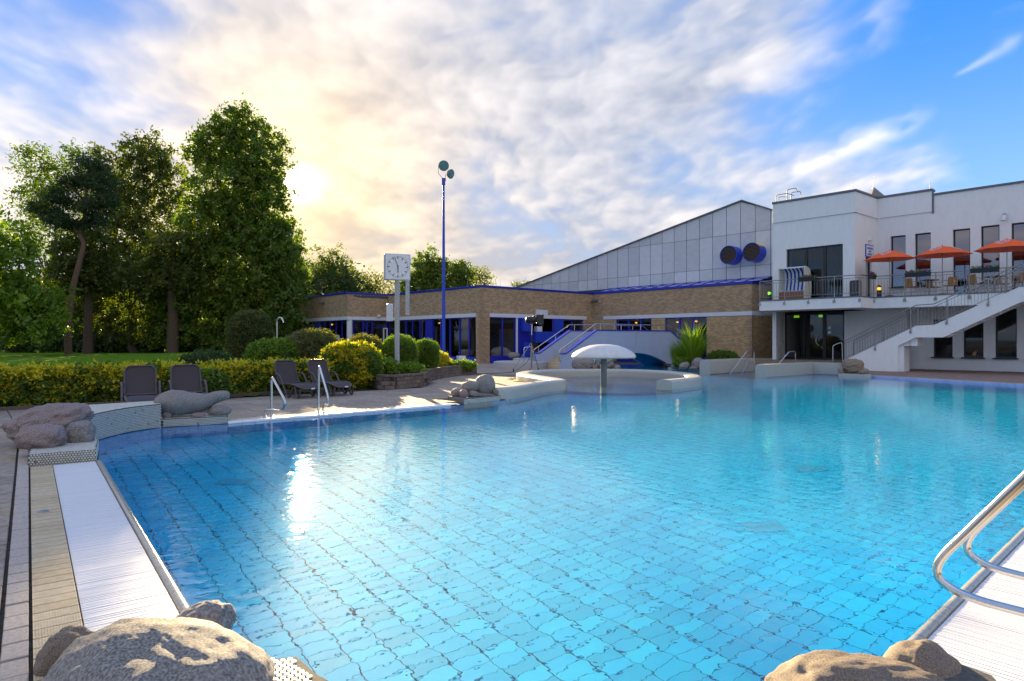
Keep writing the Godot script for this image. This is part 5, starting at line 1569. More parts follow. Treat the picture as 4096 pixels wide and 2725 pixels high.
	var la := thing("roof_ladder", "curved grab rails of a roof ladder at the left end of the tower roof", "ladder")
	var o := ft * Vector3(0.2, 9.1, -0.2)
	for k in 2:
		var q := o + Vector3(0.35 * k + 0.45, 0, -0.3 * k)
		tubepart(la, "grab_rail", mats.grey_trim, bend([q, q + Vector3(0, 0.75 - 0.1 * k, 0), q + Vector3(0.5, 0.85 - 0.1 * k, 0), q + Vector3(0.55, 0.6 - 0.1 * k, 0)], 0.12), 0.022, 6)
	tubepart(la, "hoop", mats.grey_trim, bend([o + Vector3(-0.15, 0, 0), o + Vector3(-0.15, 0.45, 0), o + Vector3(0.45, 0.55, 0), o + Vector3(0.95, 0.5, -0.3)], 0.12), 0.02, 6)
	tubepart(la, "hoop", mats.grey_trim, bend([o + Vector3(0.1, 0, -0.3), o + Vector3(0.1, 0.42, -0.3), o + Vector3(0.5, 0.42, -0.3)], 0.1), 0.018, 6)
	var py := MB.new()
	var a0 := Vector3(21.2, 9.0, -37.6)
	var qs := []
	for k in 4: qs.append(a0 + Vector3(1.5, 0, 0).rotated(Vector3.UP, 0.82 + k * PI / 2))
	for k in 4:
		var tt := a0 + Vector3(0.1, 1.5, 0)
		if k < 4: py.tri(qs[k], qs[(k + 1) % 4], tt)
	solo("roof_hood", "beige pyramid roof hood behind the parapet of the white building", "roof hood", py.mesh(), mats.cement)
	for q in [[17.3, 9.1, -32.5, 0.5, "on the tower corner"], [21.1, 9.1, -32.3, 0.45, "at the end of the high parapet"], [21.25, 10.42, -37.6, 0.75, "on the beige roof hood"]]:
		solo("lightning_rod", "thin lightning rod %s of the white building" % q[4], "rod", rod_mesh(q[3]), mats.galvanised, Vector3(q[0], q[1], q[2]))
	# steps up to the glass doors
	var st := thing("entrance_steps", "three dark paved steps leading to the glass doors", "steps")
	for k in 3:
		b = MB.new()
		b.prism(PackedVector2Array([Vector2(13.0 + k * 0.1, -34.5 - k * 0.36), Vector2(16.9, -33.0 - k * 0.36), Vector2(19.2, -34.2), Vector2(15.6, -38.3), Vector2(14.2, -39.3)]), 0.0, 0.15 * (k + 1))
		part(st, "step", b.mesh(), mats.concrete_slab_dark)

func make_terrace() -> void:
	var Y := 3.645
	var n := Vector2(0.7302, -0.6832)     # into the terrace
	# parasols
	for q in [[18.65, -31.6, 1.13, 5.50, 5.95, 0.3, "leftmost red parasol, above the small sign"], [20.35, -30.25, 1.19, 5.52, 5.97, 0.1, "middle red parasol on the roof terrace"], [22.05, -28.5, 1.22, 5.56, 6.02, 0.25, "rightmost red parasol, cut by the picture's right edge"]]:
		var u := thing("parasol", "%s" % q[6], "parasol", Vector3(q[0], Y, q[1]), q[5], "red parasols on the roof terrace")
		var rim: float = q[3] - Y
		var top: float = q[4] - Y
		var b := MB.new()
		var N := 8
		var ring := func(k: int, s: float) -> Vector3:
			var a := TAU * k / N
			return Vector3(cos(a) * q[2] * s, lerpf(top, rim, pow(s, 1.45)), sin(a) * q[2] * s)
		var steps := [0.0, 0.25, 0.5, 0.75, 1.0]
		for k in N:
			for i in 4:
				var A: Vector3 = ring.call(k, steps[i])
				var B: Vector3 = ring.call(k, steps[i + 1])
				var C: Vector3 = ring.call(k + 1, steps[i + 1])
				var D: Vector3 = ring.call(k + 1, steps[i])
				if i == 0: b.tri(A, C, B)
				else: b.quad(A, D, C, B)
		part(u, "canopy", b.mesh(), mats.parasol_cloth)
		for k in N:
			var A: Vector3 = ring.call(k, 1.0) - Vector3(0, 0.02, 0)
			tubepart(u, "rib", mats.dull_steel, [Vector3(0, top - 0.03, 0), ring.call(k, 0.5) - Vector3(0, 0.015, 0), A], 0.008, 5)
		tubepart(u, "pole", mats.dull_steel, [Vector3(0, 0.02, 0), Vector3(0, top + 0.05, 0)], 0.02)
		b = MB.new()
		b.lathe([Vector2(0.0, 0.09), Vector2(0.06, 0.09), Vector2(0.22, 0.06), Vector2(0.24, 0.0)], 16, Transform3D.IDENTITY)
		part(u, "foot", b.mesh(), mats.anthracite)
		# swirled heart print on alternate panels, laid on the cloth
		for k in [1, 3, 5, 7]:
			var c0 := (ring.call(k, 0.55) + ring.call(k + 1, 0.55)) * 0.5 as Vector3
			var along := ((ring.call(k + 1, 0.55) as Vector3) - (ring.call(k, 0.55) as Vector3)).normalized()
			var mid1 := (ring.call(k, 0.75) + ring.call(k + 1, 0.75)) * 0.5 as Vector3
			var mid0 := (ring.call(k, 0.5) + ring.call(k + 1, 0.5)) * 0.5 as Vector3
			var down := (mid1 - mid0).normalized()
			var nn := down.cross(along).normalized()
			if nn.y < 0: nn = -nn
			var hb := MB.new()
			for sc in [[0.25, 0.24, TAU], [0.155, 0.22, 5.6]]:
				var pts := []
				for j in 41:
					var t: float = sc[2] * j / 40.0
					var hx := 16.0 * pow(sin(t), 3) / 16.0
					var hy := (13.0 * cos(t) - 5.0 * cos(2 * t) - 2.0 * cos(3 * t) - cos(4 * t)) / 16.0
					pts.append(Vector2(hx, hy) * sc[0])
				for j in 40:
					var d0: Vector2 = (pts[j + 1] - pts[j]).orthogonal().normalized() * 0.018
					var w := []
					for p in [pts[j] - d0, pts[j + 1] - d0, pts[j + 1] + d0, pts[j] + d0]: w.append(mid0.lerp(mid1, 0.25) + along * p.x - down * p.y + nn * 0.016)
					hb.quad(w[0], w[1], w[2], w[3])
			part(u, "heart_print", hb.mesh(), mats.parasol_print)
	# cafe tables and armchairs
	for q in [[19.9, -30.5, "round cafe table under the middle red parasol"], [21.72, -28.75, "cafe table under the rightmost red parasol"]]:
		var t := thing("cafe_table", q[2], "table", Vector3(q[0], Y, q[1]), 0.0, "cafe tables on the terrace")
		var b := MB.new()
		b.lathe([Vector2(0, 0.74), Vector2(0.39, 0.74), Vector2(0.40, 0.725), Vector2(0.39, 0.71), Vector2(0, 0.71)], 28, Transform3D.IDENTITY)
		part(t, "table_top", b.mesh(), mats.wood)
		tubepart(t, "column", mats.dull_steel, [Vector3(0, 0.03, 0), Vector3(0, 0.71, 0)], 0.035, 10)
		boxpart(t, "foot", mats.dull_steel, Vector3(0, 0.02, 0), Vector3(0.44, 0.03, 0.08), 0.01)
		boxpart(t, "foot", mats.dull_steel, Vector3(0, 0.021, 0), Vector3(0.08, 0.03, 0.44), 0.01)
	var first: Node3D
	for q in [[19.42, -31.05, 1.9, "rattan armchair at the left of the middle parasol's table"], [20.42, -31.0, 0.2, "rattan armchair behind the middle parasol's table"], [20.56, -30.0, -1.0, "rattan armchair at the right of the middle parasol's table"], [21.2, -29.25, 1.9, "rattan armchair left of the rightmost table"], [22.3, -29.15, 0.1, "rattan armchair behind the rightmost table"], [22.35, -28.1, -1.2, "rattan armchair at the right edge of the picture"]]:
		var c: Node3D
		if first == null:
			first = make_armchair()
			c = first
		else:
			c = first.duplicate()
			c.name = numbered("armchair")
			add_child(c)
		c.position = Vector3(q[0], Y, q[1])
		c.rotation.y = q[2]
		tag(c, q[3], "armchair", "rattan armchairs on the terrace")
	# flower boxes on the railing
	for q in [[-2.5, 0, 0.8, "small flower box on the railing beside the striped beach chair"], [-0.35, 2, 0.5, "short flower box at the railing corner near the bin"], [1.92, 1, 1.02, "long flower box on the railing under the middle parasol"], [4.48, 1, 1.02, "long flower box on the railing under the rightmost parasol"]]:
		var p: Vector2
		var d := DIR_L
		if q[1] == 0: p = Vector2(16.65, -30.5) + DIR_L * q[0]
		elif q[1] == 1: p = Vector2(17.77, -31.42) + DIR_L * q[0]
		else:
			p = Vector2(16.65, -30.5) + DIR_R * 0.95
			d = DIR_R
		var f := thing("flower_box", q[3], "flower box", Vector3(p.x, Y + 0.84, p.y), atan2(-d.y, d.x), "flower boxes on the railing")
		var b := MB.new()
		var w: float = q[2] * 0.5
		b.extr(PackedVector2Array([Vector2(-0.07, 0), Vector2(0.07, 0), Vector2(0.11, 0.2), Vector2(-0.11, 0.2)]), -w, w, Transform3D(Basis(Vector3.UP, PI / 2), Vector3(0, 0, 0.13)))
		part(f, "box", b.mesh(), mats.anthracite)
		var xf := []
		var cols := []
		for k in int(q[2] * 120):
			var pos := Vector3(rng.randf_range(-w, w), 0.2 + absf(rng.randfn(0.0, 0.06)), 0.13 + rng.randf_range(-0.1, 0.1))
			xf.append(Transform3D(Basis.from_euler(Vector3(rng.randf() * 6, rng.randf() * 6, rng.randf() * 6)).scaled(Vector3.ONE * rng.randf_range(0.5, 1.0)), pos))
			var kind := sin(pos.x * 9.0 + q[0])
			cols.append(Color(0.28, 0.03, 0.06) if kind < -0.45 else (Color(0.36, 0.38, 0.16) if kind > 0.6 else Color(0.06, 0.13, 0.03)))
		swarm(f, "flowers", clump(7, 0.05, 0.035, 4), mats.leaf_small, xf, cols)
	# hooded beach chair
	var sk := thing("beach_chair", "hooded wicker beach chair with blue and white stripes on the terrace", "beach chair", Vector3(15.02, Y, -34.05), atan2(-0.7302, 0.6832))
	var W := 0.68
	for s in [-1.0, 1.0]:
		var b := MB.new()
		b.extr(PackedVector2Array([Vector2(-0.4, 0.0), Vector2(0.38, 0.0), Vector2(0.40, 0.55), Vector2(0.3, 0.9), Vector2(0.38, 1.70), Vector2(0.2, 1.76), Vector2(-0.35, 1.62), Vector2(-0.5, 0.9)]), -0.02, 0.02, Transform3D(Basis(Vector3.UP, -PI / 2), Vector3(s * W, 0, 0)))
		part(sk, "side_panel", b.mesh(), mats.basket_white)
	boxpart(sk, "wood_base", mats.wood, Vector3(0, 0.22, 0.02), Vector3(2 * W - 0.05, 0.42, 0.66), 0.02)
	for k in 13:
		var x := -W + 0.075 + k * (2 * W - 0.15) / 12.0
		var prof := [Vector3(x, 0.44, 0.34), Vector3(x, 0.5, 0.1), Vector3(x, 0.55, -0.22), Vector3(x, 1.1, -0.36), Vector3(x, 1.5, -0.32), Vector3(x, 1.70, -0.05), Vector3(x, 1.74, 0.28)]
		var b := MB.new()
		for i in prof.size() - 1:
			var hw := Vector3(0.0525, 0, 0)
			b.quad(prof[i] - hw, prof[i] + hw, prof[i + 1] + hw, prof[i + 1] - hw)
		part(sk, "stripe", b.mesh(), mats.stripe_blue if k % 2 else mats.stripe_white)
	boxpart(sk, "hood_edge", mats.stripe_white, Vector3(0, 1.70, 0.30), Vector3(2 * W, 0.07, 0.03), 0.01)
	# litter bin and bollard lamps
	var bin := thing("litter_bin", "dark grey slatted litter bin on the terrace left of the tower corner", "bin", Vector3(17.0, Y, -31.65))
	var b := MB.new()
	b.lathe([Vector2(0.24, 0.0), Vector2(0.25, 0.78), Vector2(0.23, 0.82), Vector2(0.0, 0.84)], 20, Transform3D.IDENTITY)
	part(bin, "body", b.mesh(), mats.anthracite)
	for k in 16:
		var a := TAU * k / 16
		boxpart(bin, "slat", mats.grey_trim, Vector3(cos(a) * 0.252, 0.4, sin(a) * 0.252), Vector3(0.03, 0.7, 0.012), 0.0, Transform3D.IDENTITY)
	for q in [[18.28, -31.85, "amber_lamp", "black bollard lamp glowing amber on the terrace by the parasol"], [14.05, -34.9, "green_lamp", "black bollard lamp glowing green at the left terrace end"]]:
		var l := thing("bollard_lamp", q[3], "lamp", Vector3(q[0], Y, q[1]), 0.0, "bollard lamps on the terrace")
		b = MB.new()
		b.lathe([Vector2(0.11, 0.0), Vector2(0.11, 0.36)], 16, Transform3D.IDENTITY)
		part(l, "post", b.mesh(), mats.black_metal)
		b = MB.new()
		b.lathe([Vector2(0.085, 0.36), Vector2(0.085, 0.50)], 16, Transform3D.IDENTITY)
		part(l, "lamp_glass", b.mesh(), mats[q[2]])
		b = MB.new()
		b.lathe([Vector2(0.115, 0.50), Vector2(0.11, 0.55), Vector2(0.0, 0.63)], 16, Transform3D.IDENTITY)
		part(l, "cap", b.mesh(), mats.black_metal)
		var om := OmniLight3D.new()
		om.name = "bollard_light"
		om.position = Vector3(q[0] - 0.16, Y + 0.43, q[1] + 0.12)
		om.light_energy = 0.012
		om.light_color = lin(1.0, 0.5, 0.05) if q[2] == "amber_lamp" else lin(0.4, 1.0, 0.1)
		om.light_size = 0.05
		om.omni_range = 8.0
		om.omni_attenuation = 2.0
		om.shadow_enabled = true
		add_child(om)

func make_armchair() -> Node3D:
	var c := Node3D.new()
	c.name = numbered("armchair")
	add_child(c)
	var b := MB.new()
	b.box(Transform3D(Basis.IDENTITY, Vector3(0, 0.43, 0.02)), Vector3(0.44, 0.04, 0.44), 0.012)
	part(c, "seat", b.mesh(), mats.rattan)
	b = MB.new()
	b.box(Transform3D(Basis(Vector3.RIGHT, -0.2), Vector3(0, 0.66, -0.24)), Vector3(0.42, 0.42, 0.03), 0.012)
	part(c, "backrest", b.mesh(), mats.rattan)
	for s in [-1.0, 1.0]:
		tubepart(c, "arm", mats.steel, bend([Vector3(s * 0.23, 0.70, -0.26), Vector3(s * 0.29, 0.68, 0.0), Vector3(s * 0.28, 0.66, 0.24), Vector3(s * 0.25, 0.43, 0.22)], 0.1), 0.014, 6)
		tubepart(c, "leg", mats.steel, [Vector3(s * 0.22, 0.42, 0.2), Vector3(s * 0.26, 0.0, 0.27)], 0.014, 6)
		tubepart(c, "leg", mats.steel, [Vector3(s * 0.21, 0.42, -0.18), Vector3(s * 0.25, 0.0, -0.28)], 0.014, 6)
	return c

# ------------------------------------------------------------------ bridge
func make_bridge() -> void:
	var h := thing("footbridge", "lilac plastered arched footbridge with violet coping and steel handrails", "bridge")
	var f := fr(Vector2(2.59, -33.0), DIR_R)
	var top := [[0.0, 0.78], [0.28, 0.80], [2.61, 2.03], [9.05, 2.05], [10.1, 1.52], [11.6, 0.8]]
	for z in [[-0.2, 0.0], [-2.2, -2.0]]:
		var poly := PackedVector2Array()
		for q in top: poly.append(Vector2(q[0], q[1]))
		poly.append(Vector2(11.6, -0.2))
		poly.append(Vector2(9.2, -0.2))
		for k in 25:
			var a := -1.0 + k / 12.0
			poly.append(Vector2(5.75 - a * 3.4, 0.79 - 0.86 * a * a))
		poly.append(Vector2(2.3, -0.2))
		poly.append(Vector2(0.0, -0.05))
		var b := MB.new()
		b.extr(poly, z[0], z[1], f)
		var w := part(h, "parapet", b.mesh(), mats.lilac_plaster)
		for i in top.size() - 1:
			var q0 := Vector2(top[i][0], top[i][1] + 0.002)
			var q1 := Vector2(top[i + 1][0], top[i + 1][1] + 0.002)
			var c := MB.new()
			c.extr(PackedVector2Array([q0, q1, q1 + Vector2(0, 0.05), q0 + Vector2(0, 0.05)]), z[0] - 0.02, z[1] + 0.03, f)
			part(w, "coping", c.mesh(), mats.blue_paint)
			c = MB.new()
			c.extr(PackedVector2Array([q0 + Vector2(0, 0.052), q1 + Vector2(0, 0.052), q1 + Vector2(0, 0.06), q0 + Vector2(0, 0.06)]), z[0] - 0.015, z[1] + 0.024, f)
			part(w, "coping_top", c.mesh(), mats.violet_coping)
	# arch soffit
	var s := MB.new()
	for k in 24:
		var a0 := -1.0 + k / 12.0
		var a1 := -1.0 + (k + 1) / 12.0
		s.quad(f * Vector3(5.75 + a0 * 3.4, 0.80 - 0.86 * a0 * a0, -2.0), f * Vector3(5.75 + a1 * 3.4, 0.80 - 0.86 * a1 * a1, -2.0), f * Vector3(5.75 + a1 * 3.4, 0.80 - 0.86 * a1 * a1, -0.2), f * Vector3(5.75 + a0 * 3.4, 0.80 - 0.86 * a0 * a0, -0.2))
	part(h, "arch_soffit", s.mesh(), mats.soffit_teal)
	fbox(h, "bridge_deck", mats.concrete_slab, f, 2.6, 9.05, 0.9, 1.1, -2.0, -0.2)
	for k in 7: fbox(h, "step", mats.tan_tile_pale, f, 0.35 + k * 0.32, 0.69 + k * 0.32, 0.0 if k < 6 else 0.5, 0.157 * (k + 1), -2.0, -0.2)
	for k in 6: fbox(h, "step", mats.tan_tile_pale, f, 9.05 + k * 0.32, 9.39 + k * 0.32, 0.0, 0.95 - 0.157 * k, -2.0, -0.2)
	fbox(h, "joint_strip", mats.galvanised, f, 5.83, 5.90, 1.25, 1.97, 0.0, 0.006)
	for z in [-0.1, -2.1]:
		var pts := []
		for q in [[-0.02, 0.40], [-0.14, 0.55], [-0.14, 0.98], [0.22, 1.16], [2.61, 2.40], [9.05, 2.42], [10.1, 1.9], [11.4, 1.25]]: pts.append(f * Vector3(q[0], q[1], z))
		tubepart(h, "handrail", mats.steel, bend(pts, 0.16), 0.024)
		for q in [[0.25, 0.8], [1.5, 1.44], [3.0, 2.05], [4.7, 2.05], [6.4, 2.05], [8.1, 2.05], [9.9, 1.62]]:
			tubepart(h, "post", mats.steel, [f * Vector3(q[0], q[1] + 0.02, z), f * Vector3(q[0], q[1] + 0.37, z)], 0.02, 6)
	# low round whirlpool tubs left of the bridge stairs
	for q in [[0.45, -34.75, 1.45, 0.38, "front round whirlpool tub with pale concrete rim left of the bridge stairs"], [1.35, -37.6, 1.3, 0.46, "rear round whirlpool tub behind the lamp stand"]]:
		var w := thing("whirlpool_tub", q[4], "whirlpool", Vector3(q[0], 0, q[1]), 0.0, "whirlpool tubs")
		var b := MB.new()
		var r: float = q[2]
		b.lathe([Vector2(r, 0.0), Vector2(r, q[3] - 0.06), Vector2(r - 0.03, q[3] - 0.015), Vector2(r - 0.1, q[3]), Vector2(r - 0.38, q[3]), Vector2(r - 0.45, q[3] - 0.05), Vector2(r - 0.45, 0.05)], 48, Transform3D.IDENTITY)
		part(w, "rim", b.mesh(), mats.tub_concrete)
		b = MB.new()
		b.lathe([Vector2(r - 0.44, 0.2), Vector2(0.0, 0.2)], 40, Transform3D.IDENTITY)
		part(w, "basin", b.mesh(), mats.wall_tile_0)
	var wr := solo("grab_rail", "bent steel grab rail beside the whirlpool behind the lamp stand", "handrail", pipe(bend([Vector3(0.62, 0.35, -33.35), Vector3(0.62, 1.15, -33.35), Vector3(1.1, 1.17, -33.6), Vector3(1.1, 0.35, -33.6)], 0.14), 0.022), mats.steel)

func pipe(pts: Array, r: float, k := 10) -> ArrayMesh:
	var b := MB.new()
	b.tube(pts, r, k)
	return b.mesh()

# ------------------------------------------------------------------ plants
func clump(n: int, r: float, size: float, seed_: int, long := 1.7) -> ArrayMesh:
	var g := RandomNumberGenerator.new()
	g.seed = seed_
	var b := MB.new()
	for i in n:
		var o := Vector3(g.randfn(), g.randfn(), g.randfn()) * 0.5 * r
		var bas := Basis.from_euler(Vector3(g.randf_range(-1.2, 1.2), g.randf() * TAU, g.randf_range(-0.6, 0.6)))
		var s := size * g.randf_range(0.7, 1.25)
		var a := o + bas * Vector3(0, 0, -s * long * 0.5)
		var c := o + bas * Vector3(0, 0.12 * s, s * long * 0.5)
		var l := o + bas * Vector3(-s * 0.42, 0.1 * s, -0.05 * s)
		var e := o + bas * Vector3(s * 0.42, 0.1 * s, -0.05 * s)
		b.tri(a, l, c)
		b.tri(a, c, e)
	return b.mesh()

var clumps := {}
func clump_of(key: String) -> ArrayMesh:
	if not clumps.has(key):
		match key:
			"tree": clumps[key] = clump(16, 0.50, 0.19, 3)
			"tree_loose": clumps[key] = clump(12, 0.55, 0.17, 5)
			"pine": clumps[key] = clump(34, 0.42, 0.07, 6, 5.0)
			"hedge": clumps[key] = clump(9, 0.095, 0.050, 7)
			"box": clumps[key] = clump(10, 0.07, 0.030, 8)
			"big": clumps[key] = clump(8, 0.11, 0.06, 9, 2.0)
			"long": clumps[key] = clump(9, 0.14, 0.035, 10, 4.0)
			"wood": clumps[key] = clump(14, 0.8, 0.3, 12)
	return clumps[key]

func pick(pal: Array) -> Color:
	var q: Array = pal[rng.randi() % pal.size()]
	var s := rng.randf_range(0.75, 1.2)
	return Color(q[0] * s, q[1] * s, q[2] * s)

# leaves on and just under the skin of a rounded block
func skin(at: Vector3, r: Vector3, n: int, square: float, pal: Array, fill := 0.28, top_pal := []) -> Array:
	var xf := []
	var cols := []
	var nz := noise(1.6, 3, int(absf(at.x * 13.0)) + 1)
	for i in n:
		var d := Vector3(rng.randfn(), rng.randfn(), rng.randfn()).normalized()
		var k := pow(pow(absf(d.x), square) + pow(absf(d.y), square) + pow(absf(d.z), square), -1.0 / square)
		var f := 1.0 - fill * pow(rng.randf(), 2.0) + 0.09 * nz.get_noise_3d(d.x * 2.0, d.y * 2.0, d.z * 2.0 + at.z)
		var p := at + d * k * r * f
		if p.y < 0.02: continue
		xf.append(Transform3D(Basis.from_euler(Vector3(rng.randf() * TAU, rng.randf() * TAU, rng.randf() * TAU)) * Basis.from_scale(Vector3.ONE * rng.randf_range(0.7, 1.3)), p))
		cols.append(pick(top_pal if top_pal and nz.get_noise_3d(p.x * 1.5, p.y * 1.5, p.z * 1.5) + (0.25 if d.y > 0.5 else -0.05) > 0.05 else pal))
	return [xf, cols]

func shrub(called: String, label: String, at: Vector3, r: Vector3, n: int, kind: String, pal: Array, square := 2.2, group := "", top_pal := [], spikes := 0) -> Node3D:
	var t := thing(called, label, "shrub", Vector3(at.x, 0.0, at.z), 0.0, group)
	var s := skin(Vector3(0, at.y, 0), r, n, square, pal, 0.28, top_pal)
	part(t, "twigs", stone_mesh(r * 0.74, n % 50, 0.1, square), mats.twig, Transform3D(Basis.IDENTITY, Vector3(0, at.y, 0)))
	var xf: Array = s[0]
	var cols: Array = s[1]
	for i in spikes:
		var a := rng.randf() * TAU
		var q := Vector3(cos(a) * r.x, 0, sin(a) * r.z) * rng.randf_range(0.2, 0.9)
		q.y = at.y + r.y * sqrt(maxf(0.0, 1.0 - (q.x / r.x) * (q.x / r.x) - (q.z / r.z) * (q.z / r.z))) * 0.95
		var lean := Vector3(rng.randfn() * 0.12, 1, rng.randfn() * 0.12)
		var l := rng.randf_range(0.1, 0.32)
		for k in 7:
			xf.append(Transform3D(Basis.from_euler(Vector3(rng.randf() * 6, rng.randf() * 6, rng.randf() * 6)).scaled(Vector3.ONE * (0.75 - 0.07 * k)), q + lean * l * k / 7.0))
			cols.append(pick(pal))
	swarm(t, "foliage", clump_of(kind), mats.leaf_small, xf, cols)
	return t

func hedge(label: String, pts: Array, depth: float, height: float, pal: Array, top_pal: Array) -> void:
	var t := thing("hedge", label, "hedge", Vector3(pts[0].x, 0, pts[0].y), 0.0, "yellow green hedges behind the loungers")
	var o := Vector3(pts[0].x, 0, pts[0].y)
	var xf := []
	var cols := []
	var nz := noise(1.1, 3, 77)
	for i in pts.size() - 1:
		var f := fr(pts[i], pts[i + 1] - pts[i])
		var l: float = pts[i].distance_to(pts[i + 1])
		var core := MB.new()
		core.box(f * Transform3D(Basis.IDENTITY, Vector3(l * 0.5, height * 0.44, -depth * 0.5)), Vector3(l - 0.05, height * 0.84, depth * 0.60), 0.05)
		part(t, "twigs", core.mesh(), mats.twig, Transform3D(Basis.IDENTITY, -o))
		for k in int(l * 760):
			var x := rng.randf() * l
			var bump := nz.get_noise_2d(pts[i].x + x * 2.2, pts[i].y + 5.0) * 0.09
			var y: float
			var z: float
			var topness := rng.randf() < 0.42
			if topness:
				y = height + bump - absf(rng.randfn(0, 0.05))
				z = -rng.randf() * depth
			else:
				y = rng.randf() * height
				z = 0.03 + nz.get_noise_2d(x * 3.0, y * 3.0 + i * 9.0) * 0.20 - absf(rng.randfn(0, 0.09))
			if rng.randf() < 0.05: y += rng.randf() * 0.09
			xf.append(Transform3D(Basis.from_euler(Vector3(rng.randf() * TAU, rng.randf() * TAU, rng.randf() * TAU)) * Basis.from_scale(Vector3.ONE * rng.randf_range(0.7, 1.35)), f * Vector3(x, y, z) - o))
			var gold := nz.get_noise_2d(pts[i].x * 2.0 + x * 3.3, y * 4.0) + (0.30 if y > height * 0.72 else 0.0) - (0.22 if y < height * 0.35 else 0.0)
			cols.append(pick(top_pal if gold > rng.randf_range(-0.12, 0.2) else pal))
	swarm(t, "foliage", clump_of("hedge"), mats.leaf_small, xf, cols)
	var kb := MB.new()
	for i in pts.size() - 1:
		var f := fr(pts[i], pts[i + 1] - pts[i])
		kb.box(f * Transform3D(Basis.IDENTITY, Vector3(pts[i].distance_to(pts[i + 1]) * 0.5, 0.03, 0.16)), Vector3(pts[i].distance_to(pts[i + 1]), 0.10, 0.08), 0.008)
	solo("kerb_edging", "dark kerb stones at the foot of the %s hedge" % ("long left" if height > 0.85 else "lower"), "kerb", kb.mesh(), mats.block_1, Vector3.ZERO, 0.0, "kerb edgings")

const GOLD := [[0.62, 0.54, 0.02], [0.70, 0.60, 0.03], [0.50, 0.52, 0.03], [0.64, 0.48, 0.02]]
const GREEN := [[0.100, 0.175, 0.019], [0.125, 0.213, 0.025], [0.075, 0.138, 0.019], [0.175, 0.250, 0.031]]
const FRESH := [[0.18, 0.30, 0.025], [0.22, 0.34, 0.03], [0.15, 0.26, 0.02]]
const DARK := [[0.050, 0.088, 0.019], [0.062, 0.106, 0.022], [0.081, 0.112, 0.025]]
const OLIVE := [[0.138, 0.163, 0.050], [0.175, 0.188, 0.069], [0.112, 0.150, 0.050], [0.188, 0.163, 0.075]]

